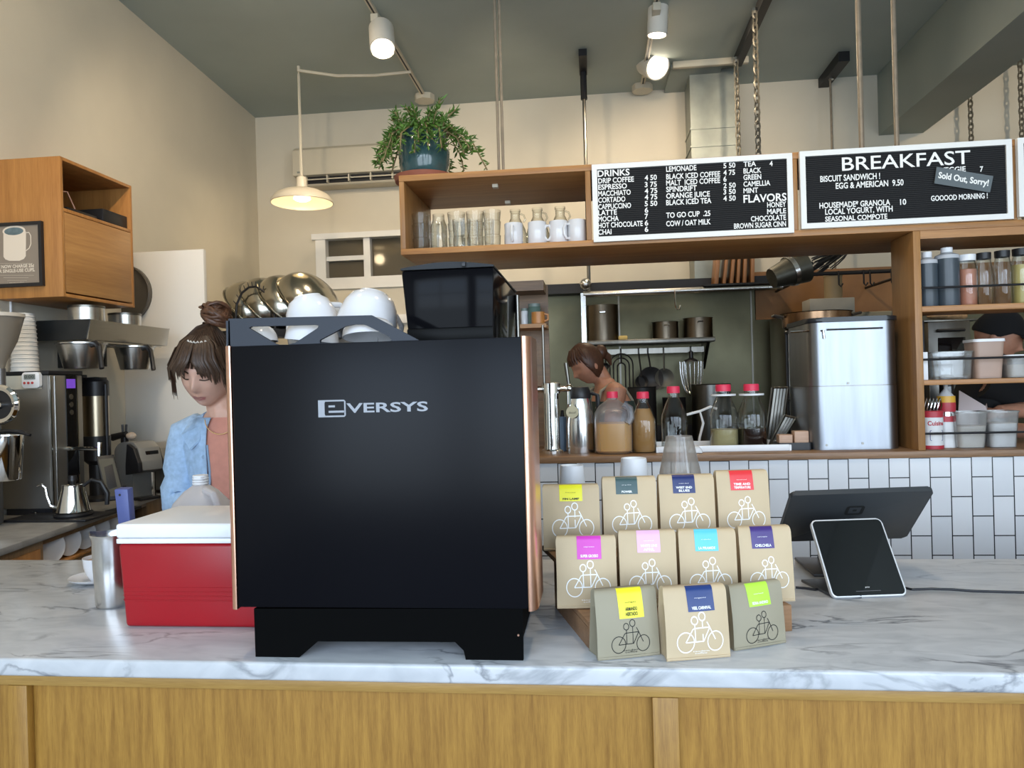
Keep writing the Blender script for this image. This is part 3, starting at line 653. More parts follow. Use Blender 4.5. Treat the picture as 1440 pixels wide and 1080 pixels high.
# ================================================================== PAYMENT SCREENS
bl = az(1171, 841, ZT+.004); br = az(1277, 837, ZT+.004); tl = at(1150, 730, 1.93); tr = at(1256, 729, 1.945)
O = (bl+br)/2; O.z = ZT
tb = thing('payment_tablet', 'upright tablet with a white rim and dark glossy screen facing the customer', 'tablet', O)
ux = (br-bl); W = ux.length; ux.normalize(); up = ((tl+tr)/2-(bl+br)/2); up = (up-ux*up.dot(ux)); Ht = up.length; up.normalize(); nrm = ux.cross(up)
if nrm.y > 0: nrm = -nrm
def tf(x, z, t=0): return bl+ux*x+up*z+nrm*t
b = B(O); b.prism(rrect(0, 0, W, Ht, .014), lambda u, v, t: tf(u, v, t), -.010, 0, .001); b.obj('rim', M('white_alu_rim', (.66, .66, .66), .35, .3, var=0), tb)
b = B(O); b.prism(rrect(.0035, .0035, W-.0035, Ht-.0035, .011), lambda u, v, t: tf(u, v, t), -.002, .0006); b.obj('screen', M('dark_screen', (.004, .004, .005), .03, var=0, coat=.8), tb)
b = B(O); b.f([b.v(tf(W*.33, Ht*.065, .001)), b.v(tf(W*.66, Ht*.065, .001)), b.v(tf(W*.66, Ht*.072, .001)), b.v(tf(W*.33, Ht*.072, .001))]); b.obj('home_bar', M('screen_grey', (.10, .10, .10), .4, var=0), tb)
b = B(O); b.text('pay', lambda x, z: tf(x, z, .001), W*.47, Ht*.11, .003, W*.53); b.obj('lettering', LETTER, tb, 0)
b = B(O); c = (bl+br)/2
b.hexa([c+Vector((-.085, -.002, -.0035)), c+Vector((-.02, -.002, -.0035)), c+Vector((-.02, .16, -.0035)), c+Vector((-.12, .14, -.0035))], [c+Vector((-.085, -.002, .003)), c+Vector((-.02, -.002, .003)), c+Vector((-.02, .16, .003)), c+Vector((-.12, .14, .003))], .001)
b.hexa([c+Vector((-.03, .05, .003)), c+Vector((.03, .05, .003)), c+Vector((.03, .065, .003)), c+Vector((-.03, .065, .003))], [tf(W/2-.03, Ht*.5, -.011), tf(W/2+.03, Ht*.5, -.011), tf(W/2+.03, Ht*.6, -.011), tf(W/2-.03, Ht*.6, -.011)]); b.obj('stand', M('slate_grey_metal', (.09, .095, .10), .4, .5, var=0), tb)
YT_, YBm = 1.95, 2.14
p = [at(1092, 762, YBm), at(1274, 757, YBm), at(1317, 689, YT_), at(1114, 698, YT_)]
c = (p[0]+p[1])/2; O = Vector((c.x, c.y, ZT))
ps = thing('register_screen', 'wide dark grey register screen tilted back with a square emblem behind the tablet', 'register screen', O)
ux = (p[1]-p[0]); W = ux.length; ux.normalize(); up = ((p[2]+p[3])/2-(p[0]+p[1])/2); up -= ux*up.dot(ux); Ht = up.length; up.normalize(); nrm = ux.cross(up)
if nrm.y > 0: nrm = -nrm
W2 = (p[2]-p[3]).length
def pf(x, z, t=0):
    return p[0]+ux*x+up*z+nrm*t
b = B(O); b.prism(rrect(0, 0, W, Ht, .012), pf, -.014, 0, .003); b.obj('display', M('slate_screen_back', (.045, .05, .055), .42, .2, var=0), ps)
b = B(O); a = W*.5; q0 = Ht*.66; fpn = lambda x, z: pf(x, z, .0008)
b.ribbon(rrect(a-.019, q0-.019, a+.019, q0+.019, .006), .008, fpn, True); b.f([b.v(fpn(*k)) for k in rrect(a-.005, q0-.005, a+.005, q0+.005, .002)]); b.obj('emblem', INKB, ps, 0)
b = B(O); b.box((c.x-.11, 2.01, ZT+.0003), (c.x+.08, 2.20, ZT+.008), .002); q1 = pf(W*.5, Ht*.35, -.012)
b.hexa([(c.x-.05, 2.15, ZT+.008), (c.x+.05, 2.15, ZT+.008), (c.x+.05, 2.19, ZT+.008), (c.x-.05, 2.19, ZT+.008)], [q1+Vector((-.05, 0, 0)), q1+Vector((.05, 0, 0)), q1+Vector((.05, .02, .02)), q1+Vector((-.05, .02, .02))]); b.obj('stand', M('slate_grey_stand', (.07, .07, .075), .4, .4, var=0), ps)
pts = [az(x, y, ZT+.0035) for x, y in ((1119, 826), (1132, 827), (1146, 829), (1160, 826))]; pts += [Vector((pts[-1].x+.06, pts[-1].y+.07, ZT+.0035))]
pts2 = [az(x, y, ZT+.0035) for x, y in ((1283, 829), (1310, 828), (1340, 829), (1365, 831), (1400, 832), (1440, 833), (1500, 836))]
b = B(pts2[0]); b.tube([(pts2[0].x-.05, pts2[0].y+.06, ZT+.0035)]+pts2, .003, 8); tagit(b.obj('power_cord', BLACK), 'black cord running right from the tablet across the marble', 'cord')
b = B(pts[0]); b.tube(pts, .003, 8); tagit(b.obj('power_cord', BLACK), 'short black cord lying between the coffee bags and the tablet stand', 'cord')
# ================================================================== HANGING SHELF AND LETTER BOARDS
YS0, YS1 = YP, 3.57
xl = at(562, 300, YS0).x; xr = 2.85
zt1 = at(1000, 221, YS0).z; zt0 = at(1000, 230, YS0).z
zb1 = at(800, 339, YS0).z; zb0 = at(800, 347.5, YS0).z
XD = at(828, 290, YS0).x
O = ((xl+xr)/2, 3.3, zb0)
hs = thing('hanging_shelf', 'long wooden shelf box hung from the ceiling above the pass bar', 'shelf', O)
b = B(O); b.box((xl, YS0, zt0), (xr, YS1, zt1), .002); b.obj('top_board', SHELFX, hs)
b = B(O); b.box((xl, YS0, zb0), (xr, YS1, zb1), .002); b.obj('bottom_board', SHELFX, hs)
sx_ = at(1118, 260, YS0).x; sx2 = at(1427, 250, YS0).x
for a, c in ((xl, xl+.022), (XD-.012, XD+.010), (sx_-.010, sx_+.010), (sx2-.008, sx2+.008), (xr-.022, xr)):
    b = B(O); b.box((a, YS0+.001, zb1+.0003), (c, YS1, zt0-.0003), .0015); b.obj('upright', SHELFZ, hs)
for px, py in ((699, 252), (706, 281)):
    p = at(px, py, YS0+.2); yy = YS0+.12 if py < 260 else YS0+.42
    b = B(O); b.box((p.x-.012, yy, zt0-.014), (p.x+.012, yy+.03, zt0)); b.obj('bracket', CREAMP, hs)
def board(name, label, c, textfn, x1=None):
    """c: outer corners in the photo (left-top, right-top, right-bottom, left-bottom) on the shelf's front plane"""
    Y = YS0-.016; pts = [at(x, y, Y) for x, y in c]
    X0 = (pts[0].x+pts[3].x)/2; X1 = x1 or (pts[1].x+pts[2].x)/2; Z1 = (pts[0].z+pts[1].z)/2; Z0 = (pts[2].z+pts[3].z)/2
    O = ((X0+X1)/2, YS0-.001, Z0); fw = .021
    t = thing(name, label, 'letter board', O)
    b = B(O); b.plate([(X0, Z0), (X1, Z0), (X1, Z1), (X0, Z1)], [[(X0+fw, Z0+fw), (X1-fw, Z0+fw), (X1-fw, Z1-fw), (X0+fw, Z1-fw)]], lambda u, v, t: (u, t, v), Y-.004, YS0-.002); b.obj('frame', WHITEF, t)
    b = B(O); z = Z0+fw; n = 34; h = (Z1-Z0-2*fw)/n; prof = []
    for i in range(n): prof += [(Y+.0055, z+i*h), (Y+.0025, z+i*h+h*.12), (Y+.0025, z+i*h+h*.8), (Y+.0055, z+i*h+h*.9)]
    prof += [(YS0-.002, Z1-fw), (YS0-.002, Z0+fw)]
    b.prism(prof, lambda u, v, t: (t, u, v), X0+fw, X1-fw); b.obj('felt_panel', FELT, t, 0)
    if textfn: b = B(O); textfn(b, Y+.0012, X0, X1, Z0, Z1); b.obj('lettering', LETTER, t, 0)
    return t
def T(b, Y, ox, oy, k, body, l, base, r, cap, bold=.022):
    """line of letters from its left/right ends and its left baseline, measured on an enlarged view"""
    p = at(ox+l/k, oy+base/k, Y); p2 = at(ox+r/k, oy+base/k, Y); c = at(ox+l/k, oy+(base-cap)/k, Y)
    b.text(body, lambda x, z: (x, Y, z), p.x, p.z, c.z-p.z, p2.x, bold=bold)
def menu1(b, Y, X0, X1, Z0, Z1):
    A = lambda *a, **k: T(b, Y, 820, 190, 4.5, *a, **k)
    A('DRINKS', 92, 264, 295, 40)
    for s, bl, r in (('DRIP COFFEE', 306, 322), ('ESPRESSO', 346, 278), ('MACCHIATO', 387, 302), ('CORTADO', 428, 268), ('CAPPUCCINO', 470, 304), ('LATTE', 508, 214), ('MOCHA', 548, 226), ('HOT CHOCOLATE', 588, 378), ('CHAI', 630, 180)): A(s, 96, bl, r, 32)
    for s, bl, r in (('4 50', 286, 467), ('3 75', 329, 467), ('4 75', 370, 470), ('4 75', 409, 470), ('5 50', 450, 470), ('6', 491, 413), ('7', 530, 412), ('6', 572, 413), ('6', 612, 413)): A(s, 390, bl, r, 32)
    for s, bl, r in (('LEMONADE', 232, 718), ('BLACK ICED COFFEE', 280, 868), ('MALT  ICED COFFEE', 320, 868), ('SPINDRIFT', 360, 720), ('ORANGE JUICE', 402, 803), ('BLACK ICED TEA', 444, 812), ('TO GO CUP  .25', 524, 806), ('COW / OAT MILK', 577, 808)): A(s, 526, bl, r, 33)
    for s, bl, r in (('5 50', 209, 964), ('4 75', 254, 962), ('6', 294, 908), ('2 50', 336, 966), ('3 50', 375, 966), ('4 50', 417, 966)): A(s, 888, bl, r, 32)
    for s, bl, r in (('TEA', 200, 1095), ('BLACK', 243, 1128), ('GREEN', 284, 1128), ('CAMELLIA', 326, 1185), ('MINT', 368, 1108)): A(s, 1015, bl, r, 32)
    A('4', 1180, 196, 1200, 32); A('FLAVORS', 1015, 428, 1288, 48)
    for s, l, bl in (('HONEY', 1165, 458), ('MAPLE', 1165, 500), ('CHOCOLATE', 1062, 546), ('BROWN SUGAR CINN', 955, 592)): A(s, l, bl, 1285, 32)
def menu2(b, Y, X0, X1, Z0, Z1):
    A = lambda *a, **k: T(b, Y, 1110, 180, 4.364, *a, **k)
    A('BREAKFAST', 324, 262, 1113, 82, bold=.008)
    for s, l, bl, r, c in (('BISCUIT SANDWICH !', 190, 331, 558, 36), ('EGG & AMERICAN  9.50', 285, 373, 702, 36), ('HOUSEMADE* GRANOLA', 185, 494, 620, 34), ('10', 680, 471, 718, 34), ('LOCAL YOGURT, WITH', 220, 532, 635, 34), ('SEASONAL COMPOTE', 220, 574, 602, 30), ('VEGGIE', 925, 275, 1083, 32), ('7', 1170, 268, 1190, 32), ('GOOOOD MORNING !', 870, 448, 1218, 32)): A(s, l, bl, r, c)
board('letter_board', 'white framed letter board headed DRINKS listing coffees, teas and flavors', [(832, 234), (1115, 213), (1115, 325), (835, 343)], menu1)
board('letter_board', 'white framed letter board headed BREAKFAST', [(1124, 213), (1423, 196), (1424, 306), (1127, 324)], menu2)
board('letter_board', 'white framed letter board cut off at the right edge of the frame', [(1431, 194), (1460, 193), (1460, 304), (1432, 305)], None, x1=2.62)
# sold out plate stuck across the breakfast board
Y = YS0-.024; k = 4.364
c = [at(1110+x/k, 180+y/k, Y) for x, y in ((890, 340), (1232, 395), (1252, 295), (905, 238))]
so = thing('sold_out_sign', 'small tilted grey plate reading Sold Out, Sorry! on the BREAKFAST board', 'sign', c[0])
b = B(c[0]); b.hexa(c, [p+Vector((0, .004, 0)) for p in c]); b.obj('plate', M('grey_sign_plate', (.10, .12, .13), .5, var=.02), so)
ux = c[1]-c[0]; uz = c[3]-c[0]; W = ux.length; H = uz.length; ux.normalize(); uz.normalize()
b = B(c[0]); b.text('Sold Out, Sorry!', lambda x, z: c[0]+ux*x+uz*z+Vector((0, -.0008, 0)), W*.05, H*.36, H*.36, W*.95, bold=.03); b.obj('lettering', LETTER, so, 0)
# ------------------------------------------------------------------ right hand shelf unit standing on the pass bar
ux0 = at(1288, 480, YP).x; ux1 = at(1296, 480, YP).x; YU = 3.27; xr2 = 2.5
O = ((ux0+xr2)/2, YP+.1, ZBAR)
su = thing('shelf_unit', 'wooden shelf unit with black wire rails standing on the right end of the pass bar', 'shelf unit', O)
b = B(O); b.box((ux0, YP+.002, ZBAR+.0005), (ux1+.006, YU, zb0-.0005), .0015); b.obj('side_panel', SHELFZ, su)
b = B(O); b.box((xr2-.02, YP+.002, ZBAR+.0005), (xr2, YU, zb0-.0005), .0015); b.obj('side_panel', SHELFZ, su)
ZS = []
for y0, y1 in ((428, 436), (533, 540)):
    z1 = at(1370, y0, YP).z; z0 = at(1370, y1, YP).z; ZS.append(z1)
    b = B(O); b.box((ux1+.0063, YP+.004, z0), (xr2-.0205, YU, z1), .0015); b.obj('shelf_board', SHELFX, su)
zz = at(1370, 328, YP).z; b = B(O); b.box((ux1+.0063, YP+.002, zz-.012), (xr2-.0205, YU, zb0-.0005)); b.obj('shelf_board', SHELFX, su)
RAILZ = []
for y in (402.5, 504, 609):
    z = at(1360, y, YP).z; b = B(O); b.cyl((ux1+.004, YP+.006, z), (xr2-.018, YP+.006, z), .0045, n=10); b.obj('rail', BLACKM, su); RAILZ.append(z)
# pass bar top
O = (.5, YP+.2, ZBARB); b = B(O); b.box((-1.6, YP-.012, ZBARB), (RX-.01, YP+.50, ZBAR), .003)
tagit(b.obj('bar_top', BARW), 'dark wooden bar top along the white tiled half wall', 'bar top')
# ------------------------------------------------------------------ jars, mugs and bottles in the shelf box
def lathe_thing(name, label, cat, px, Y, z, parts, group=None, n=28, ybase=None):
    """parts: (name, material, [(radius px, height px)...], power); sizes read off the photo at depth Y"""
    p = at(px, 500, Y)
    for _ in range(4):
        q = Vector((p.x, Y, z)); v = q-CAM; ix = 720+FPX*v.dot(_r)/v.dot(_f); p.x += (px-ix)*v.dot(_f)/FPX
    O = Vector((p.x, Y, z)); s = mpp(O); t = thing(name, label, cat, O, 0, group)
    for pn, m, prof, pw in parts:
        b = B(O); b.lathe(O, [(r*s, h*s) for r, h in prof], n, power=pw); b.obj(pn, m, t, 40)
    return t, O, s
def shell(prof): return prof
def hollow(prof, th=.8):
    """closes an outline into a vessel with a wall th thick"""
    return prof+[(max(r-th, .01), h-(0 if i == 0 else .0)) for i, (r, h) in enumerate(prof[::-1]) if r > th and h > .9]+[(0, 1.2)]
zs = zb1+.0006; gl = 'drinking glasses and jars on the hung shelf'
tall = shell([(0, 0), (11, 0), (12, 1), (12.5, 14), (11, 16), (12.2, 24), (13, 40)])
jar = shell([(0, 0), (10.5, 0), (11.5, 2), (11.5, 36), (9, 43), (8.2, 46), (8.2, 53)])
stack = shell([(0, 0), (10, 0), (11, 2), (12, 18), (10.8, 19), (12.4, 38), (11.3, 39), (12.8, 54)])
for i, (px, Y, prof, lb) in enumerate((
    (593, 3.14, stack, 'stack of ribbed glasses nearest the left end of the hung shelf, front row'),
    (618, 3.15, jar, 'narrow shouldered glass jar second from the left end of the hung shelf'),
    (643, 3.15, stack, 'stack of glasses in the front row right of the narrow shouldered jar'),
    (650, 3.092, tall, 'single short glass in front of the third stack on the hung shelf'),
    (669, 3.15, stack, 'stack of glasses in the middle of the hung shelf, fourth in the front row'),
    (693, 3.14, stack, 'stack of glasses beside the leftmost white mug'),
    (607, 3.36, stack, 'back row glass stack at the left end of the hung shelf'),
    (634, 3.36, stack, 'back row glass stack behind the gap left of the third front stack'),
    (661, 3.36, stack, 'back row glass stack behind the gap before the fourth front stack'),
    (684, 3.36, stack, 'back row glass stack left of the milk bottles'))):
    lathe_thing('drinking_glass', lb, 'glass', px, Y, zs, [('glass', GLASS, [(r, h*.98) for r, h in prof], 2)], gl, 24)
mb = [(0, 0), (15, 0), (16, 2), (16, 26), (14, 34), (8, 47), (6.5, 50), (6.5, 58), (7.5, 59), (7.5, 62)]
for px, Y, lb in ((726, 3.30, 'empty clear bottle behind the leftmost two white mugs'), (757, 3.29, 'empty clear bottle behind the two mugs with facing handles'), (789, 3.28, 'empty clear bottle nearest the letter board in the hung shelf')):
    t, O, s = lathe_thing('glass_bottle', lb, 'bottle', px, Y, zs, [('glass', GLASSG, mb, 2.4)], 'empty bottles in the hung shelf')
    b = B(O); b.tube([(O.x+7*s, Y, zs+56*s), (O.x+12*s, Y, zs+54*s), (O.x+14*s, Y, zs+48*s), (O.x+11*s, Y, zs+44*s)], 1.2*s, 8); b.obj('handle', GLASSG, t)
for px, Y, rz, lb in ((723, 3.12, 1.6, 'leftmost white mug on the hung shelf'), (756, 3.115, 2.75, 'white mug with its handle facing its right neighbour'), (786, 3.115, .45, 'white mug with its handle facing its left neighbour'), (812, 3.11, 2.6, 'rightmost white mug on the hung shelf beside the letter board')):
    t, O, s = lathe_thing('mug', lb, 'mug', px, Y, zs, [('body', WHITE, hollow([(0, 0), (12.2, 0), (13, 1), (13, 31), (12.6, 32)], 1), 2)], 'white mugs on the hung shelf', 32)
    d = Vector((math.cos(PI-rz+PI), math.sin(PI-rz+PI), 0)) if False else Vector((math.cos(rz), -abs(math.sin(rz)), 0)) if rz not in (2.75,) else Vector((.97, -.25, 0))
    if rz == .45: d = Vector((-.97, -.25, 0))
    c = O; b = B(O); b.tube([c+d*12.6*s+Vector((0, 0, 26*s)), c+d*18*s+Vector((0, 0, 26*s)), c+d*21*s+Vector((0, 0, 20*s)), c+d*20.5*s+Vector((0, 0, 11*s)), c+d*17*s+Vector((0, 0, 6*s)), c+d*12.6*s+Vector((0, 0, 6*s))], 2.0*s, 8); b.obj('handle', WHITE, t)
# ------------------------------------------------------------------ potted plant on top of the shelf
Yp = 3.22; p = at(597, 238, Yp); O = Vector((p.x, Yp, zt1+.0006)); s = mpp(O)
pl = thing('potted_plant', 'bushy trailing green plant in a teal glazed pot with a terracotta saucer', 'plant', O)
b = B(O); b.lathe(O, [(0, 0), (35*s, 0), (41*s, 3*s), (43*s, 10*s), (41*s, 10.5*s), (36*s, 4*s), (0, 4*s)], 36); b.obj('saucer', M('terracotta', (.26, .085, .05), .7, var=.12, scale=20), pl)
b = B(O); b.lathe(O, [(0, 4*s), (26*s, 4.2*s), (29*s, 8*s), (35*s, 26*s), (36*s, 44*s), (33*s, 58*s), (30*s, 62*s), (32*s, 67*s), (33*s, 71*s), (30*s, 71*s), (28*s, 62*s), (0, 60*s)], 40); b.obj('pot', M('teal_glaze', (.030, .075, .080), .16, var=.35, scale=14, coat=.5), pl)
rnd = random.Random(5); sb = B(O); lf = B(O)
def leaf(b, base, d, L, wd):
    d = d.normalized(); x, y, _ = basis(d); a = rnd.random()*6.28; sdir = x*math.cos(a)+y*math.sin(a); nd = d.cross(sdir)
    m = base+d*L*.5+nd*L*.06
    v = [b.v(base), b.v(m+sdir*wd), b.v(base+d*L), b.v(m-sdir*wd), b.v(m+nd*wd*.7)]
    for i in range(4): b.f([v[i], v[(i+1) % 4], v[4]])
tips = []
for i in range(52):
    a = 2*PI*i/52+rnd.uniform(-.1, .1)
    up = rnd.random()
    rad = Vector((math.cos(a), math.sin(a), 0)); start = O+rad*rnd.uniform(6, 26)*s+Vector((0, 0, 62*s))
    if up < .42: pts = [start, start+rad*rnd.uniform(4, 16)*s+Vector((0, 0, rnd.uniform(14, 24)*s))]; pts.append(pts[-1]+rad*rnd.uniform(4, 22)*s+Vector((0, 0, rnd.uniform(4, 20)*s)))
    else:
        k = rnd.uniform(.75, 1.25); pts = [start, start+rad*18*s*k+Vector((0, 0, 12*s)), start+rad*36*s*k+Vector((0, 0, rnd.uniform(-14, 6)*s)), start+rad*rnd.uniform(38, 56)*s*k+Vector((0, 0, rnd.uniform(-46, -16)*s))]
    if pts[-1].x < O.x-78*s: pts[-1].x = O.x-78*s
    for q_ in pts: q_.y = max(q_.y, YS0-.06)
    pts = [q_ if q_.z > zt1+.02 else Vector((q_.x, q_.y, zt1+.02)) for q_ in pts]
    sb.tube(pts, 1.1*s, 5)
    n = 34
    for k in range(n):
        t = (.25+.75*k/n)*(len(pts)-1); j = min(int(t), len(pts)-2); q_ = pts[j].lerp(pts[j+1], t-j); dr = (pts[j+1]-pts[j]).normalized()
        e = Vector((rnd.uniform(-1, 1), rnd.uniform(-1, 1), rnd.uniform(-.6, 1.1)))
        leaf(lf, q_, dr*.55+e, rnd.uniform(8, 15)*s, rnd.uniform(1.3, 2.2)*s)
sb.obj('stems', M('plant_stem', (.22, .17, .08), .7), pl)
lf.obj('foliage', M('plant_leaf', (.075, .16, .025), .45, var=.45, scale=45), pl, 0, normals=False)
# ================================================================== CEILING: TRACKS, LAMPS, PENDANT, CHAINS, RODS
WARM = (1, .80, .56)
def track(name, label, p0, p1, par=None):
    O = (p0+p1)/2; t = thing(name, label, 'track', O)
    d = (p1-p0).normalized(); n = Vector((0, 0, 1)).cross(d)
    b = B(O); lo = [p0-n*.017-Vector((0, 0, .022)), p1-n*.017-Vector((0, 0, .022)), p1+n*.017-Vector((0, 0, .022)), p0+n*.017-Vector((0, 0, .022))]
    b.hexa(lo, [q+Vector((0, 0, .0215)) for q in lo]); b.obj('rail', CREAMP, t)
    b = B(O); lo = [q+Vector((0, 0, -.0008)) for q in (p0-n*.006-Vector((0, 0, .0222)), p1-n*.006-Vector((0, 0, .0222)), p1+n*.006-Vector((0, 0, .0222)), p0+n*.006-Vector((0, 0, .0222)))]
    b.hexa(lo, [q+Vector((0, 0, .0008)) for q in lo]); b.obj('slot', BLACKM, t)
    b = B(O); b.cyl(p1-Vector((0, 0, .05)), p1-Vector((0, 0, .0005)), .085, n=8); b.obj('end_box', CREAMP, t)
    return t
pe = az(597, 134, ZC); ps_ = Vector((pe.x+.03, FRONT+1.5, ZC)); 
track('lighting_track', 'cream lighting track on the ceiling above the potted plant', Vector((pe.x, 1.2, ZC)), pe)
pe2 = az(903, 120, ZC); track('lighting_track', 'cream lighting track on the ceiling carrying the two right hand spotlights', Vector((pe2.x, 1.2, ZC)), pe2)
def spot(label, mount, face, axis, L, r, power, target):
    """can lamp: mount on the track, face = centre of the glowing end, axis = where it points"""
    a = Vector(axis).normalized(); back = Vector(face)-a*L; O = mount
    t = thing('spotlight', label, 'spotlight', O, 0, 'track spotlights')
    x, y, _ = basis(a)
    b = B(O); m = Matrix((x, y, a)).transposed()
    b.lathe(back, [(0, -.012), (r*.6, -.010), (r*.88, 0), (r, .02), (r, L), (r*.90, L), (r*.88, L-.018), (0, L-.018)], 28, rot=m); b.obj('can', WHITEP2, t)
    b = B(O); b.lathe(back, [(0, L-.012), (r*.80, L-.012), (r*.84, L-.006), (0, L-.002)], 24, rot=m); b.obj('lamp_face', EMITW, t)
    b = B(O); b.box(mount+Vector((-.025, -.05, -.075)), mount+Vector((.025, .05, -.024)), .004); b.obj('adapter', CREAMP, t)
    b = B(O); mid = back+a*L*.35; b.tube([mount-Vector((0, 0, .06)), (mount-Vector((0, 0, .07))).lerp(mid, .35), mid+(mount-mid).normalized()*r*.8], .013, 8); b.obj('arm', CREAMP, t)
    l = bpy.data.lights.new('spot_lamp', 'SPOT'); l.energy = power; l.color = WARM; l.spot_size = 2.1; l.spot_blend = .8; l.shadow_soft_size = .05
    o = bpy.data.objects.new('spot_lamp', l); COL.objects.link(o); o.location = Vector(face)+a*.03
    o.rotation_euler = (Vector(target)-Vector(face)).to_track_quat('-Z', 'Y').to_euler()
    return t
WHITEP2 = M('white_lamp_enamel', (.78, .74, .66), .4, var=0)
TX = pe.x
m1 = az(534, 18, ZC); m1.x = TX
f1 = at(538, 68, m1.y-.12); spot('white can spotlight near the top of the frame, left of the plant', m1, f1, (.12, -.35, -.75), .20, .08, 60, (-1.5, 5.9, 2.4))
m2 = az(930, 2, ZC); m2.x = pe2.x; f2 = at(924, 50, m2.y+.10); spot('upright white can spotlight on the right hand track', m2, f2, (-.06, .1, -1), .20, .066, 70, (.6, 6.0, 2.6))
m3 = az(910, 92, ZC); m3.x = pe2.x; f3 = at(925, 94, m3.y-.1); spot('tilted spotlight shining towards the camera at the end of the right hand track', m3, f3, (.35, -.62, -.5), .18, .10, 60, (1.5, 3.0, 1.0))
# added warm fill spots without fixtures, unseen, some aimed at the back wall
for k, (x, y, en, tl) in enumerate(((TX, 1.6, 45, 18), (TX, 2.9, 35, 18), (pe2.x, 1.6, 45, 18), (pe2.x, 3.0, 40, 25), (3.2, 3.4, 40, 20), (-.6, 4.0, 64, 82), (1.2, 4.0, 52, 82), (3.2, 4.0, 60, 82), (-1.9, 3.4, 55, 52))):
    l = bpy.data.lights.new('fill_spot', 'SPOT'); l.energy = en; l.color = WARM; l.spot_size = 2.3 if tl < 60 else .98; l.spot_blend = .8; l.shadow_soft_size = .06
    o = bpy.data.objects.new('fill_spot', l); COL.objects.link(o); o.location = (x, y, ZC-.3); o.rotation_euler = (R_(tl), 0, 0)
l = bpy.data.lights.new('fill_spot', 'SPOT'); l.energy = 75; l.color = WARM; l.spot_size = 1.9; l.spot_blend = .9; l.shadow_soft_size = .06  # added unseen spot that brightens the left wall
o = bpy.data.objects.new('fill_spot', l); COL.objects.link(o); o.location = (TX, 2.0, ZC-.3); o.rotation_euler = (Vector((-2.8, 3.3, 2.7))-o.location).to_track_quat('-Z', 'Y').to_euler()
# pendant
hk = az(421, 93, ZC); Yd = hk.y; O = hk
pd = thing('pendant_lamp', 'cream pendant lamp with a lit bulb hanging on a looped cord at the left', 'pendant lamp', O)
rim = at(425, 286, Yd); s = mpp(rim)
ct = az(578, 101, ZC-.03); c0 = Vector((rim.x, Yd, ZC-.02))
b = B(O); b.cyl((rim.x, Yd, ZC-.04), (rim.x, Yd, ZC-.0005), .012); b.obj('hook', CREAMP, pd)
ztop = at(423, 250, Yd).z
b = B(O); b.tube([ct, ct.lerp(c0, .33)-Vector((0, 0, .035)), ct.lerp(c0, .66)-Vector((0, 0, .045)), c0-Vector((0, 0, .012)), c0-Vector((.0, 0, .05)), (rim.x, Yd, ztop-.01)], .011, 6); b.obj('cord', CREAMP, pd)
b = B(O); b.lathe((rim.x, Yd, rim.z), [(42*s, 0), (43*s, .5*s), (42*s, 5*s), (36*s, 12*s), (26*s, 17*s), (14*s, 20*s), (8*s, 22*s), (7*s, 36*s), (4*s, 38*s), (0, 38*s), (0, 36*s), (6*s, 33*s), (7*s, 21*s), (14*s, 18.5*s), (26*s, 15.5*s), (35*s, 10.5*s), (41*s, 4*s), (42*s, 0)], 40); b.obj('lamp_shade', M('cream_enamel', (.66, .60, .48), .35, var=.02), pd)
b = B(O); b.lathe((rim.x, Yd, rim.z), [(0, 3*s), (8*s, 3.5*s), (12*s, 6*s), (11*s, 11*s), (6*s, 20*s), (0, 22*s)], 24); b.obj('bulb', EMITB, pd)
l = bpy.data.lights.new('pendant_bulb', 'POINT'); l.energy = 4; l.color = (1, .78, .48); l.shadow_soft_size = .05
o = bpy.data.objects.new('pendant_bulb', l); COL.objects.link(o); o.location = (rim.x, Yd, rim.z-.09)
# air conditioner on the back wall
a = at(424, 205, YB); c = at(428, 257, YB); O = (a.x+.5, YB-.12, c.z)
ac = thing('air_conditioner', 'cream wall mounted air conditioner behind the pendant lamp', 'air conditioner', O)
X0, X1 = a.x, a.x+1.12; z1 = at(480, 203, YB-.2).z; z0 = at(480, 258, YB-.2).z; zg1 = at(500, 243, YB-.2).z; zg0 = at(500, 254, YB-.2).z
b = B(O); b.prism([(YB-.002, z0), (YB-.002, z1), (YB-.17, z1), (YB-.21, z1-.03), (YB-.215, zg1), (YB-.12, zg1), (YB-.12, zg0), (YB-.18, zg0), (YB-.16, z0)], lambda u, v, t: (t, u, v), X0, X1, .006); b.obj('casing', ACW, ac)
b = B(O); b.box((X0+.05, YB-.16, zg0+.004), (X1-.02, YB-.121, zg1-.002)); b.obj('grille', BLACK, ac)
b = B(O)
for k in range(6): xx = X0+.10+k*.19; b.box((xx, YB-.20, zg0+.002), (xx+.012, YB-.161, zg1-.002))
b.box((X0+.05, YB-.195, (zg0+zg1)/2-.004), (X1-.02, YB-.185, (zg0+zg1)/2+.004)); b.obj('louver', ACW, ac)
b = B(O); b.box((X0+.04, YB-.2155, zg1+.02), (X0+.07, YB-.213, zg1+.035)); b.obj('badge', GALV, ac)
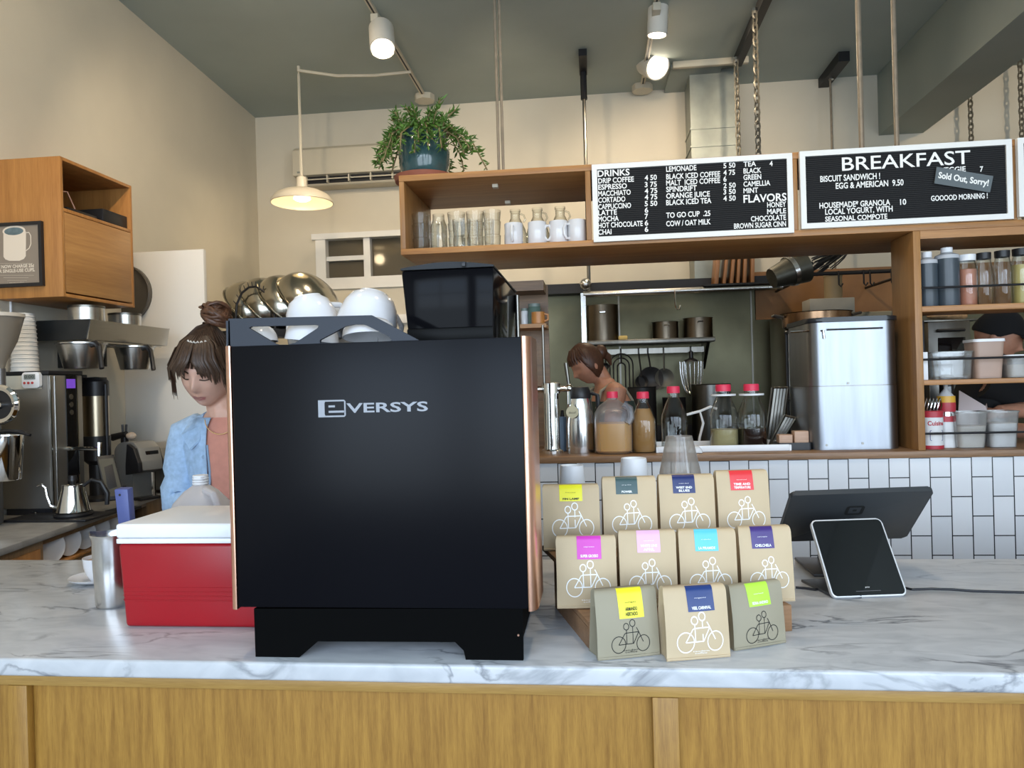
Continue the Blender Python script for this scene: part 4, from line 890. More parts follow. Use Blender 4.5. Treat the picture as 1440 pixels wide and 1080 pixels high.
# metal duct
a = at(966, 104, 6.1); c = at(1030, 104, 6.1); O = ((a.x+c.x)/2, 6.1, 3.0)
du = thing('air_duct', 'square galvanised metal duct coming down from the ceiling behind the letter board', 'duct', O)
za = at(1000, 100, 6.0).z
b = B(O); b.box((a.x, 5.96, KZ+.08), (c.x, 6.26, za)); b.obj('sheet_metal', GALV, du)
for y in (180, 205):
    z = at(1000, y, 5.96).z; b = B(O); b.box((a.x-.008, 5.952, z-.006), (c.x+.008, 6.268, z+.006)); b.obj('seam', GALV, du)
b = B(O); b.box((a.x+.02, 5.98, za), (c.x-.02, 6.24, ZC-.0005)); b.obj('collar', CEIL, du)
a = az(946, 93, ZC-.03); c = az(1052, 86, ZC-.03); b = B(a); b.box((a.x, a.y-.02, ZC-.05), (c.x, a.y+.02, ZC-.0005), .004)
tagit(b.obj('ceiling_batten', ACW), 'short white batten on the ceiling above the metal duct', 'batten')
# black struts on the ceiling
def strut(label, p0, p1, w=.035):
    O = (p0+p1)/2; t = thing('ceiling_strut', label, 'strut', O, 0, 'black ceiling struts'); d = (p1-p0).normalized(); n = Vector((0, 0, 1)).cross(d)
    b = B(O); lo = [p0-n*w-Vector((0, 0, .075)), p1-n*w-Vector((0, 0, .075)), p1+n*w-Vector((0, 0, .075)), p0+n*w-Vector((0, 0, .075))]
    b.hexa(lo, [q+Vector((0, 0, .0745)) for q in lo]); b.obj('channel', BLACKM, t)
    b = B(O); b.cyl(p0.lerp(p1, .5)-Vector((0, 0, .088)), p0.lerp(p1, .5)-Vector((0, 0, .0755)), .022, n=6); b.obj('bolt', STEEL, t)
p1 = az(1037, 80, ZC); p0 = Vector((p1.x-.01, 3.6, ZC)); strut('long black ceiling strut holding the two chains above the DRINKS board', p0, p1, .028)
p1 = az(1152, 118, ZC); p0 = az(1187, 72, ZC); strut('short black ceiling strut with two thin rods above the BREAKFAST board', p0, p1, .04)
pa = az(820, 93, ZC); b = B(pa); b.box((pa.x-.03, pa.y-.3, ZC-.05), (pa.x+.03, pa.y+.05, ZC-.0005)); 
zk = at(826, 412, pa.y).z
t = thing('hanging_pole', 'thin steel pole dropping from a black ceiling bracket right of the plant', 'pole', pa); b.obj('bracket', BLACKM, t)
b = B(pa); b.cyl((pa.x, pa.y, zk), (pa.x, pa.y, ZC-.05), .014, n=10); b.obj('rod', STEELD, t)
b = B(pa); b.cyl((pa.x, pa.y, at(820, 140, pa.y).z), (pa.x, pa.y, ZC-.05), .026, n=10); b.obj('sleeve', BLACKM, t)
def rope(name, label, cat, px, Y, r, mat, zlow, two=0, group=None, ztop=ZC):
    p = at(px, 100, Y); O = Vector((p.x, Y, zlow)); t = thing(name, label, cat, O, 0, group)
    for k in ((-1, 1) if two else (0,)):
        b = B(O); b.cyl((p.x+k*two, Y, zlow), (p.x+k*two, Y, ztop-.0005), r, n=10); b.obj('strand' if two else 'rod', mat, t)
    b = B(O); b.cyl((p.x, Y, zlow), (p.x, Y, zlow+.012), r*2.2+two, n=12); b.obj('foot', mat, t)
ROPEM = M('weathered_rod', (.24, .20, .15), .5, .3, var=.15, scale=30)
rope('hanging_rod', 'pair of rods from the ceiling to the shelf top right of the plant', 'rod', 701, 3.34, .0065, ROPEM, zt1+.0006, .010, 'rods holding up the hung shelf')
rope('hanging_rod', 'rod from the ceiling down behind the BREAKFAST board, left one of the pair', 'rod', 1209, 3.34, .011, ROPEM, zt1+.0006, 0, 'rods holding up the hung shelf')
rope('hanging_rod', 'rod from the ceiling in front of the grey beam, above the BREAKFAST board', 'rod', 1258.5, 3.34, .010, ROPEM, zt1+.0006, 0, 'rods holding up the hung shelf')
def chain(label, top, zlow, L=.062, r=.0065, w=.017):
    O = top; t = thing('chain', label, 'chain', O, 0, 'chains hanging from the ceiling'); b = B(O); n = int((top.z-zlow)/(L*.72)); 
    for i in range(n):
        z = top.z-L/2-i*L*.72; a = PI/2*(i % 2)+.5; dx = Vector((math.cos(a), math.sin(a), 0))
        pts = []
        for k in range(10):
            tt = 2*PI*k/10; pts.append(Vector((top.x, top.y, z))+dx*w*math.cos(tt)+Vector((0, 0, L/2*math.sin(tt))))
        b.tube(pts, r, 5, closed=True)
    b.obj('links', M('zinc_chain', (.20, .18, .14), .5, .5, var=.1), t)
    b = B(O); b.cyl(top-Vector((0, 0, .02)), top+Vector((0, 0, .0)), .02, n=8); b.obj('eye_bolt', STEEL, t)
ZR = at(1150, 392, 5.3).z
c1 = az(1035, 81, ZC-.09); c2 = az(1061, 12, ZC-.09); c3 = az(1434, 76, ZC-.001)
chain('chain hanging beside the metal duct', c1, 2.60); chain('chain hanging right of the metal duct from the long strut', c2, 2.40)
chain('chain at the right edge of the frame above the third letter board', c3, 2.6)
c4 = Vector((at(1364, 130, 6.12).x, 6.12, ZC-.001)); chain('chain hanging below the right side of the ceiling beam', c4, 2.6)
for k, (px, lb) in enumerate(((1155, 'left of two thin rods under the short black strut'), (1170, 'right of two thin rods under the short black strut'))):
    pp = p1.lerp(p0, .04+.42*k); b = B(pp); b.cyl((pp.x, pp.y, 2.30), (pp.x, pp.y, ZC-.076), .009, n=8)
    tagit(b.obj('thin_rod', ROPEM), lb, 'rod', 'thin rods under the short strut')
# ================================================================== ON THE PASS BAR
zb = ZBAR+.0006
AMBER = M('orange_juice', (.88, .42, .03), .35, var=.03)
def bottle_prof(r, H, neck, cap=0): return [(0, 0), (r*.92, 0), (r, 3), (r, H*.52), (r*.96, H*.60), (r*.62, H*.80), (neck*1.05, H*.88), (neck, H-7), (neck, H)]
def liquid(r, h): return [(0, 1.2), (r*.9-1, 1.2), (r-1, 4), (r-1, h), (0, h)]
def bottle(name, label, px, Y, r, H, neck, liq, liqmat, z=zb, capc=PINKCAP, ring=False, group='bottles with red caps on the pass bar', sq=2.6):
    pr = bottle_prof(r, H, neck); parts = [('glass', GLASSG, pr, sq),
        ('cap', capc, [(0, H+7), (neck+1, H+7), (neck+1.6, H+5), (neck+1.6, H-2.5), (neck+.4, H-2.5)], 2)]
    if liq: parts.append(('drink', liqmat, [(0, 1.3), (r*.9-1.1, 1.3), (r-1.1, 4)]+([(r-1.1, liq)] if liq < H*.52 else [(r-1.1, H*.52), (r*.95-1.1, H*.60), (r*.64-1.1, min(liq, H*.79))])+[(0, min(liq, H*.79) if liq > H*.52 else liq)], sq))
    if ring: parts.append(('collar', WHITEP, [(neck+1, H-9), (neck+8, H-9), (neck+8, H-6.5), (neck+1, H-6.5)], 2))
    return lathe_thing(name, label, 'bottle', px, Y, z, parts, group, 28)
# juice jug
t, O, s = lathe_thing('juice_jug', 'frosted plastic jug half full of orange juice with a pink cap on the pass bar', 'jug', 863, 3.17, zb, [
    ('bottle', FROST, [(0, 0), (22, 0), (26, 4), (26.5, 22), (26.5, 46), (25.5, 56), (19, 66), (10, 73), (7, 75), (7, 78)], 3.2),
    ('cap', PINKCAP, [(0, 86), (7.6, 86), (8, 84), (8, 77), (7, 77)], 2)])
b = B(O); b.tube([O+Vector((14*s, -20*s, 68*s)), O+Vector((23*s, -21*s, 62*s)), O+Vector((24*s, -22*s, 50*s)), O+Vector((19*s, -24*s, 42*s))], 5*s, 8); b.obj('handle', FROST, t)
b = B(O); b.lathe(O, [(0, .6*s), (21*s, .6*s), (25.2*s, 4*s), (25.8*s, 22*s), (25.8*s, 42*s), (0, 42*s)], 28, power=3.2); b.obj('juice', AMBER, t)
bottle('drink_bottle', 'bottle filled with milky brown cold drink right of the juice jug', 906, 3.17, 17, 78, 7, 61, M('brown_milk_drink', (.42, .22, .075), .4, var=.04))
bottle('drink_bottle', 'empty clear bottle with a red cap behind the stack of clear cups', 949, 3.20, 18, 84, 7.5, 0, None)
pt = at(1015, 640, 3.16); pe_ = at(1108, 640, 3.16); pl_ = at(925, 640, 3.16)
b = B((pt.x, 3.28, zb)); b.box((pl_.x, 3.14, zb), (pe_.x, 3.42, zb+.004), .002); b.box((pl_.x, 3.132, zb), (pe_.x, 3.14, zb+.026), .002); b.box((pl_.x, 3.42, zb), (pe_.x, 3.428, zb+.022)); b.box((pl_.x-.008, 3.132, zb), (pl_.x, 3.428, zb+.024)); b.box((pe_.x, 3.132, zb), (pe_.x+.008, 3.428, zb+.024))
tagit(b.obj('white_tray', WHITEP), 'shallow white tray holding two bottles on the pass bar', 'tray')
bottle('drink_bottle', 'clear bottle of pale lemonade with a white collar on the white tray', 1019, 3.24, 19.5, 82, 9, 26, M('pale_lemonade', (.42, .35, .18), .3, var=.04), zb+.0065, ring=True)
bottle('drink_bottle', 'clear bottle of dark cold coffee with a white collar on the white tray', 1058.5, 3.24, 19.5, 82, 9, 27, M('dark_coffee', (.018, .008, .006), .2, var=0), zb+.0065, ring=True)
p = at(975, 640, 3.14); b = B((p.x, 3.13, zb)); rg = random.Random(3)
b.hexa([(p.x-.03, 3.075, zb), (p.x+.035, 3.075, zb), (p.x+.03, 3.128, zb), (p.x-.03, 3.128, zb)], [(p.x-.02, 3.085, zb+.03), (p.x+.022, 3.08, zb+.022), (p.x+.02, 3.122, zb+.034), (p.x-.022, 3.12, zb+.028)], .008)
tagit(b.obj('folded_cloth', M('white_cloth', (.70, .72, .75), .9, var=.1, scale=60, bump=.4)), 'crumpled white cloth at the edge of the pass bar beside the tray', 'cloth')
# white cable behind the empty bottle
Yc = 3.44; pts = [at(x, y, Yc) for x, y in ((966, 583), (985, 578), (999, 572), (1008, 575))]; pts2 = [at(x, y, Yc) for x, y in ((984, 578), (989, 595), (984, 615))]+[Vector((at(983, 630, Yc).x, Yc, zb+.008))]
b = B(pts2[-1]); b.tube(pts[::-1]+[pts2[0]]+pts2[1:], .006, 7); b.tube(pts[:2], .006, 7)
tagit(b.obj('white_cable', WHITEP), 'thin white cable rising behind the empty bottle', 'cable')
# beer style chrome tap tower
t, O, s = lathe_thing('drink_tap', 'chrome drink tap column at the left end of the pass bar', 'tap', 777, 3.20, zb, [
    ('column', CHROME, [(0, 0), (15, 0), (15, 4), (11.5, 6), (11, 12), (11, 84), (0, 84)], 2),
    ('crossbar_collar', CHROME, [(0, 84), (13.5, 84), (13.5, 98), (11, 99), (0, 99)], 2)])
b = B(O); z = O.z+90*s
b.cyl((O.x-13*s, O.y, z), (O.x-26*s, O.y-.01, z), 4.5*s); b.ball((O.x-26*s, O.y-.01, z), 6*s); b.obj('faucet', CHROME, t); b = B(O)
b.cyl((O.x+13*s, O.y, z), (O.x+26*s, O.y-.01, z), 4.5*s); b.ball((O.x+26*s, O.y-.01, z), 6*s)
b.cyl((O.x+26*s, O.y-.01, z), (O.x+26*s, O.y-.03, z-22*s), 3.4*s, 2.6*s); b.obj('faucet', CHROME, t)
b = B(O); b.cyl((O.x+26*s, O.y-.01, z), (O.x+22*s, O.y-.01, z+36*s), 2.2*s, 3*s); b.cyl((O.x-9*s, O.y, z+8*s), (O.x-9*s, O.y, z+90*s), 1.8*s); b.obj('tap_handle', STEELD, t)
# vacuum carafe with tag
t, O, s = lathe_thing('vacuum_carafe', 'steel vacuum carafe with a black lid and a cream tag beside the tap', 'carafe', 817, 3.20, zb, [
    ('body', STEELB, [(0, 0), (20, 0), (20.5, 2), (20, 40), (17, 68), (15.5, 76), (0, 76)], 2),
    ('lid', BLACK, [(15.6, 76), (16, 78), (15, 87), (13, 92), (0, 93)], 2)])
b = B(O); b.tube([O+Vector((15*s, 0, 84*s)), O+Vector((25*s, 0, 80*s)), O+Vector((26*s, 0, 50*s)), O+Vector((20*s, 0, 40*s))], 3.2*s, 8); b.obj('handle', BLACK, t)
b = B(O); ct = O+Vector((-10*s, -22*s, 58*s)); b.prism([(0, 13*s)]+circ(0, 0, 8.5*s, 18, PI*.35+0, -PI*1.35+0)[::-1][0:0]+circ(0, 0, 8.5*s, 22, PI*.62, 2*PI+PI*.38), lambda u, v, q: (ct.x+u, ct.y+q, ct.z+v), -.001, .001); tg = b.obj('name_tag', M('cream_tag', (.52, .48, .33), .6, var=.03), t)
b = B(O); b.text('decaf', lambda x, z: (x, ct.y-.0016, z), ct.x-5*s, ct.z-2*s, 3*s, ct.x+5*s); b.obj('lettering', INKB, tg, 0)
lathe_thing('small_bottle', 'small pale blue bottle standing between the tap and the carafe', 'bottle', 792, 3.30, zb, [('body', M('pale_blue_plastic', (.30, .42, .58), .4, var=.03), [(0, 0), (7, 0), (7, 44), (5, 48), (0, 48)], 2), ('nozzle', BLACK, [(0, 58), (2, 57), (3, 48), (0, 48)], 2)])
# big steel bin
p0 = at(1143, 635, 3.13); p1 = at(1270, 635, 3.13); cxb = (p0.x+p1.x)/2; rb = (p1.x-p0.x)/2; O = Vector((cxb, 3.13+.19, zb)); zt_ = at(1200, 452, 3.13).z; Hb = zt_-zb
bi = thing('steel_bin', 'large rounded stainless steel container with a black lid on the pass bar', 'container', O)
W_ = M('soft_brushed_steel', (.27, .285, .31), .34, 1, var=.08, scale=3, stretch=(10, 10, 1))
sec = rrect(-rb, -.19, rb, .19, .055, 7)
b = B(O); b.prism(sec, lambda u, v, q: (O.x+u, O.y+v, q), zb, zb+Hb*.497); b.obj('lower_drum', W_, bi)
b = B(O); b.prism([(u*.992, v*.992) for u, v in sec], lambda u, v, q: (O.x+u, O.y+v, q), zb+Hb*.503, zb+Hb); b.obj('upper_drum', W_, bi)
b = B(O); b.prism([(u*.985, v*.985) for u, v in sec], lambda u, v, q: (O.x+u, O.y+v, q), zb+Hb*.4975, zb+Hb*.5025); b.obj('seam', STEELD, bi)
b = B(O); b.prism([(u*1.03, v*1.03) for u, v in sec], lambda u, v, q: (O.x+u, O.y+v, q), zt_+.0005, zt_+.020, .004); b.obj('lid', M('black_lid', (.015, .017, .02), .3, var=0), bi)
b = B(O); zz = zt_-.03; b.tube([(O.x-rb*.62, O.y-.192, zz), (O.x+rb*.62, O.y-.192, zz)], .004, 6); b.obj('swage_line', W_, bi)
for z_, dx in ((zb+Hb*.52, -.03), (zb+.02, -.12), (zb+.025, .02)):
    b = B(O); b.cyl((O.x+dx, O.y-.192, z_), (O.x+dx, O.y-.188, z_), .005, n=12); b.obj('rivet', STEELD, bi)
b = B(O); q = at(1135, 465, 3.14); b.tube([(q.x-.05, 3.2, q.z), (q.x+.045, 3.15, q.z), (q.x+.06, 3.125, q.z-.005), (q.x+.062, 3.122, q.z-.035)], .005, 8); b.obj('hook', CHROME, bi)
# black box of wood blocks, folding racks
a = at(1094, 640, 3.16); c = at(1141, 640, 3.16); O = Vector(((a.x+c.x)/2, 3.20, zb))
b = B(O); b.plate(rrect(a.x, 3.15, c.x, 3.25, .01), [rrect(a.x+.006, 3.156, c.x-.006, 3.244, .008)], lambda u, v, q: (u, v, q), zb, zb+.03); b.box((a.x+.006, 3.156, zb), (c.x-.006, 3.244, zb+.006))
tagit(b.obj('black_caddy', BLACK), 'low black caddy holding wooden blocks left of the steel container', 'caddy')
PALE = wood('pale_wood_block', (.42, .24, .15), (.58, .38, .26), 'x', 30)
for k, (dx, w_, h_, lb) in enumerate(((.010, .055, .042, 'left pale wooden block in the black caddy'), (.072, .058, .056, 'right pale wooden block in the black caddy'))):
    b = B((a.x+dx+.03, 3.2, zb+.0065)); b.box((a.x+dx, 3.175, zb+.0065), (a.x+dx+w_, 3.225, zb+h_+.02), .003); tagit(b.obj('wood_block', PALE), lb, 'block', 'wood blocks in the caddy')
def slat_panel(label, c4, n, Y, th):
    P_ = [at(x, y, Y) for x, y in c4]; P_[0].z = P_[1].z = zb+.001; O = P_[0]; t = thing('folding_rack', label, 'rack', O, 0, 'grey folding racks')
    dy = Vector((0, th, 0))
    b = B(O)
    for i in range(2):
        u = P_[i]; v = P_[3-i]; b.tube([u, v], .006, 6)
    b.tube([P_[3], P_[2]], .006, 6); b.tube([P_[0], P_[1]], .006, 6); b.obj('frame', STEELD, t)
    b = B(O)
    for k in range(1, n):
        f = k/n; u = P_[0].lerp(P_[1], f); v = P_[3].lerp(P_[2], f); b.hexa([u+Vector((-.005, -.003, 0)), u+Vector((.005, -.003, 0)), u+Vector((.005, .003, 0)), u+Vector((-.005, .003, 0))], [v+Vector((-.005, -.003, 0)), v+Vector((.005, -.003, 0)), v+Vector((.005, .003, 0)), v+Vector((-.005, .003, 0))])
    b.obj('slats', STEELD, t); return t
slat_panel('taller upright grey slatted rack behind the dark coffee bottle', ((1076, 632), (1098, 632), (1108, 545), (1086, 545)), 5, 3.46, .02)
slat_panel('lower grey slatted rack leaning beside the black caddy', ((1082, 634), (1096, 634), (1119, 588), (1103, 584)), 4, 3.38, .02)
# little wooden shelf behind the hopper with jars
a = at(728, 398, 3.35); c = at(768, 455, 3.35); zs_ = at(750, 455, 3.35).z; zt2 = at(750, 394, 3.35).z
O = Vector((c.x-.12, 3.45, zb)); ws = thing('spice_shelf', 'small dark wooden shelf rising behind the black bean hopper', 'shelf', O)
b = B(O); b.box((c.x-.30, 3.36, zs_-.018), (c.x, 3.54, zs_)); b.obj('shelf_board', SHELFX, ws)
b = B(O); b.box((c.x-.30, 3.36, zt2-.045), (c.x-.008, 3.54, zt2)); b.obj('top_board', BROWNW, ws)
b = B(O); b.box((c.x-.30, 3.545, zb), (c.x+.0, 3.56, zt2)); b.obj('back_board', BROWNW, ws)
for px, r, h, mt, lb, cp in ((752, 9, 30, M('green_tin', (.10, .16, .13), .4, var=.1), 'green lidded tin on the small dark shelf behind the hopper', None), (738, 5, 24, WHITE, 'slim white jar on the small dark shelf behind the hopper', None)):
    lathe_thing('storage_jar', lb, 'jar', px, 3.46, zs_+.0006, [('body', mt, [(0, 0), (r, 0), (r, h*.8), (r*.9, h*.85), (0, h*.85)], 2), ('lid', M('lid_tone', (.16, .20, .18), .4, var=0), [(r*.95, h*.85), (r*.95, h), (0, h)], 2)])
t, O, s = lathe_thing('orange_mug', 'orange mug on the small dark shelf behind the hopper', 'mug', 757, 3.41, zs_+.0006, [('body', M('orange_ceramic', (.50, .20, .05), .35, var=.05), hollow([(0, 0), (8.5, 0), (9.5, 1), (9.5, 17)], 1), 2)])
b = B(O); b.tube([O+Vector((9*s, -.005, 14*s)), O+Vector((14*s, -.005, 13*s)), O+Vector((14*s, -.005, 6*s)), O+Vector((9*s, -.005, 4*s))], 1.6*s, 7); b.obj('handle', M('orange_ceramic_handle', (.50, .20, .05), .35, var=0), t)
# ================================================================== JARS ON THE RIGHT SHELF UNIT
z1s, z2s = ZS[0]+.0006, ZS[1]+.0006; Yj = YP+.09
for px, H, fill, lb in ((1305, 74, 66, 'dark syrup bottle with a white cap, against the left side of the shelf unit'), (1333, 79, 72, 'dark syrup bottle with a white cap beside the pinkish jar')):
    r = 12.5 if px < 1320 else 14.5
    lathe_thing('syrup_bottle', lb, 'bottle', px, Yj, z1s, [('bottle', M('syrup_bottle_plastic', (.045, .06, .075), .3, var=.03), [(0, 0), (r, 0), (r+.5, 2), (r+.5, fill-5), (0, fill-5)], 2.3),
        ('shoulder', M('hazy_plastic', (.45, .47, .50), .4, var=0), [(r+.5, fill-5), (r+.3, fill), (r*.6, fill+3), (r*.45, fill+4), (0, fill+4)], 2.3), ('cap', WHITEP, [(r*.52, fill+4), (r*.52, H+4), (0, H+4)], 2)], 'syrup bottles with white caps')
for px, r, H, fl, fm, capm, lb in ((1361, 13, 72, 60, M('pink_syrup', (.50, .20, .13), .3, var=.05), WHITEP, 'jar of pinkish syrup with a white lid on the top shelf'),
    (1385, 10.5, 74, 0, None, BLACK, 'clear jar with a black lid right of the pinkish jar'), (1411, 11, 76, 0, None, BLACK, 'second clear jar with a black lid, left of the yellowish jar'),
    (1437, 12, 78, 60, M('yellow_cordial', (.50, .40, .14), .3, var=.05), BLACK, 'jar of yellowish cordial at the right edge of the frame')):
    parts = [('glass', GLASSG, [(0, 0), (r*.9, 0), (r, 2), (r, H*.72), (r*.82, H*.85), (r*.8, H*.9)], 2), ('lid', capm, [(r*.85, H*.88), (r*.88, H), (0, H)], 2)]
    if fl: parts.append(('syrup', fm, [(0, 1.5), (r*.88, 1.5), (r-1.1, 3), (r-1.1, min(fl, H*.71)), (0, min(fl, H*.71))], 2))
    lathe_thing('glass_jar', lb, 'jar', px, Yj, z1s, parts, 'jars on the top shelf of the right unit')
def tub(name, label, pl, pr, yt, Y, z, mat, taper, lidm=None, fill=None, fillm=None, group=None, dep=.11, lift=0):
    a = at(pl, 500, Y-dep/2); c = at(pr, 500, Y-dep/2); zt = at((pl+pr)/2, yt, Y-dep/2).z; O = Vector(((a.x+c.x)/2, Y, z)); w2 = (c.x-a.x)/2; H = zt-z
    for _ in range(3):
        v = O+Vector((0, -dep/2, H/2))-CAM; ix = 720+FPX*v.dot(_r)/v.dot(_f); O.x += ((pl+pr)/2-ix)*v.dot(_f)/FPX
    t = thing(name, label, 'tub', O, 0, group); so_ = rrect(-w2, -dep/2, w2, dep/2, .022, 5); th = .0016
    b = B(O); k = taper
    lo = [(u*k, v*k, z) for u, v in so_]; hi = [(u, v, z+H) for u, v in so_]
    n = len(so_); A = [b.v((O.x+p[0], O.y+p[1], p[2])) for p in lo]; C = [b.v((O.x+p[0], O.y+p[1], p[2])) for p in hi]
    A2 = [b.v((O.x+p[0]*.97, O.y+p[1]*.97, p[2]+.002)) for p in lo]; C2 = [b.v((O.x+p[0]*.975, O.y+p[1]*.975, p[2])) for p in hi]
    for i in range(n):
        j = (i+1) % n; b.f([A[i], A[j], C[j], C[i]]); b.f([C[i], C[j], C2[j], C2[i]]); b.f([C2[i], C2[j], A2[j], A2[i]])
    b.f(A[::-1]); b.f(A2); b.obj('tub', mat, t)
    b = B(O); b.plate([(u*1.05, v*1.05) for u, v in so_], [[(u*.985, v*.985) for u, v in so_]], lambda u, v, q: (O.x+u, O.y+v, q), z+H-.006, z+H); b.obj('rim', lidm or mat, t)
    if lidm: b = B(O); b.prism([(u*1.04, v*1.04) for u, v in so_], lambda u, v, q: (O.x+u, O.y+v, q), z+H+.0003, z+H+.005); b.obj('lid', lidm, t)
    if fill:
        f = fill; kk = k+(1-k)*f; b = B(O); b.hexa([(O.x+u*k*.955, O.y+v*k*.955, z+.0025) for u, v in so_], [(O.x+u*kk*.955, O.y+v*kk*.955, z+H*f) for u, v in so_]); b.obj('contents', fillm, t)
    return t
HAZE = glassmat('translucent_tub_plastic', (.88, .88, .87), (.6, .6, .6), .2, .14, (.8, .8, .8))
tub('clear_tub', 'clear open plastic tub on the middle shelf of the right unit', 1314, 1372, 494, YP+.115, z2s, CLEARP, .88, group=None)
for k, (dx, lb) in enumerate(((-.03, 'left small steel lid lying inside the clear tub'), (.04, 'right small steel lid lying inside the clear tub'))):
    pp = at(1342, 525, YP+.11); b = B((pp.x+dx, YP+.115, z2s+.003)); b.lathe((pp.x+dx, YP+.115, z2s+.003), [(0, 0), (.026, 0), (.028, .01), (.012, .016), (0, .018)], 20); tagit(b.obj('steel_disc', STEEL), lb, 'lid')
tub('food_tub', 'tub of light brown mix with a pale lid on the middle shelf', 1372, 1416, 478, YP+.11, z2s, M('brown_tub', (.40, .28, .22), .4, var=.05), .84, WHITEP)
tub('food_tub', 'low white lidded tub at the right end of the middle shelf', 1417, 1464, 500, YP+.11, z2s, HAZE, .88, WHITEP, .6, M('cream_grain', (.55, .50, .44), .9, var=.1))
a = at(1296.5, 533, YP+.05); c = at(1303, 495, YP+.05); b = B((a.x+.015, YP+.08, z2s)); b.box((a.x+.002, YP+.05, z2s), (c.x+.004, YP+.11, c.z), .001); o = b.obj('bottle_label', WHITEP)
tagit(o, 'white carton against the left side of the middle shelf', 'carton'); o.name = 'carton'
zt_ = at(1300, 450, YP+.05).z; b = B((0, 0, 0)); b.o = Vector((a.x+.015, YP+.08, c.z+.001)); b.cyl((a.x+.0155, YP+.08, c.z+.001), (a.x+.0155, YP+.08, zt_), .012, .010); tagit(b.obj('black_canister', BLACK), 'slim black canister standing on the white carton', 'canister')
tub('deli_tub', 'left deli tub of cream coloured flour on the lowest shelf', 1346, 1393, 579, YP+.105, zb, HAZE, .82, None, .60, M('cream_flour', (.72, .67, .60), .9, var=.05), 'deli tubs on the lowest shelf')
tub('deli_tub', 'right deli tub of white sugar on the lowest shelf', 1392, 1437, 578, YP+.105, zb, HAZE, .84, None, .66, M('white_sugar', (.84, .84, .86), .9, var=.03), 'deli tubs on the lowest shelf')
# tin and squeeze bottle
def band_cyl(px, Y, z, bands, r): return [(nm, m, [(0, h0), (r, h0), (r, h1), (0, h1)], 2) for nm, m, h0, h1 in bands]
REDL = M('red_label', (.42, .03, .045), .4, var=0); WHL = M('white_label', (.66, .66, .66), .45, var=0); YELL = M('yellow_label', (.66, .36, .04), .4, var=0)
t, O, s = lathe_thing('food_tin', 'round tin with a white label reading Cuisine and a red lid on the lowest shelf', 'tin', 1311, YP+.08, zb, [('tin', WHL, [(0, 0), (14.5, 0), (14.5, 44), (0, 44)], 2), ('lid', REDL, [(14.9, 44), (15, 52), (14, 53), (0, 53)], 2), ('base_band', REDL, [(14.7, 0), (14.8, 5), (14.6, 5)], 2)])
b = B(O); cf = lambda x, z: (O.x+14.7*s*math.sin((x-O.x)/(14.7*s)), O.y-14.7*s*math.cos((x-O.x)/(14.7*s)), z)
b.text('Cuisine', cf, O.x-11*s, O.z+33*s, 6*s, O.x+12*s, bold=.03); b.obj('lettering', REDL, t, 0)
b = B(O); b.ribbon(rrect(O.x-8*s, O.z+12*s, O.x+10*s, O.z+26*s, 1.5*s, 3), .8*s, cf, True); b.ribbon([(O.x-4*s, O.z+21*s), (O.x+9*s, O.z+21*s)], 1.2*s, cf); b.obj('label_frame', NAVYH, t, 0)
t, O, s = lathe_thing('squeeze_bottle', 'white carton shaped bottle with a red and yellow squeeze top behind the tin', 'bottle', 1332, YP+.12, zb, [
    ('carton', WHL, [(0, 0), (10.5, 0), (10.5, 36), (0, 36)], 3.5), ('red_band', REDL, [(10.8, 36), (10.8, 44), (0, 44)], 3.5), ('silver_band', STEELB, [(10.2, 44), (10.2, 50), (0, 50)], 2), ('red_shoulder', REDL, [(11.5, 50), (12, 58), (11.8, 63), (0, 63)], 2), ('yellow_shoulder', YELL, [(11.8, 63), (11.5, 72), (0, 72)], 2), ('cone', M('hazy_cone', (.55, .56, .56), .4, var=0), [(10, 72), (4, 80), (2.6, 82), (2.6, 88), (0, 88)], 2)])
p = at(1310, 580, YP+.08); b = B((0, 0, 0)); ztin = zb+53*mpp((p.x, YP+.08, zb)); b.o = Vector((p.x, YP+.08, ztin+.001)); rg = random.Random(9)
for k in range(5):
    x = p.x-.03+.013*k; b.tube([(x, YP+.08, ztin+.004), (x+.004, YP+.075, ztin+.025), (x+.012, YP+.08, ztin+.05), (x+.02, YP+.085, ztin+.02), (x+.016, YP+.09, ztin+.004)], .0028, 6)
tagit(b.obj('wire_whisk_head', CHROME), 'tangle of chrome wire lying on top of the red lidded tin', 'wire')
# ================================================================== KITCHEN BEHIND THE PASS BAR
YKS = 5.62
a = at(822, 478, YKS); c = at(1006, 474, YKS); zks = at(910, 476.5, YKS).z; zkl = at(910, 483, YKS).z
O = Vector(((a.x+c.x)/2, 5.8, zkl)); ks = thing('kitchen_shelf', 'steel wall shelf with a pipe rail above it on the kitchen wall', 'shelf', O)
b = B(O); b.box((a.x, YKS, zkl), (c.x, YK-.001, zks), .003); b.obj('shelf_board', STEELD, ks)
b = B(O); zr0 = at(820, 415, YKS).z; zr1 = at(1105, 402, YKS).z; xr0, xr1 = at(820, 415, YKS).x, at(1100, 402, YKS).x; zr = (zr0+zr1)/2
b.cyl((xr0, YKS, zr), (xr1, YKS, zr), .022, n=14); b.obj('pipe_rail', STEEL, ks)
b = B(O); b.box((xr0-.018, YKS-.018, zkl), (xr0+.018, YKS+.018, zr+.01)); b.obj('post', STEELB, ks)
b = B(O); b.ball((xr0+.02, YKS-.02, zr+.075), .045); b.obj('clamp', STEEL, ks)
b = B(O); xb = at(998, 490, YKS).x; b.prism([(YK-.001, zkl), (YKS+.05, zkl), (YK-.001, zkl-.20)], lambda u, v, t: (t, u, v), xb-.012, xb+.012); b.obj('bracket', STEELD, ks)
b = B(O); zh = at(910, 493.5, YKS+.1).z; b.box((at(836, 490, YKS+.1).x, YKS+.10, zh-.02), (at(990, 490, YKS+.1).x, YKS+.115, zh+.02)); b.obj('utensil_rail', STEELD, ks)
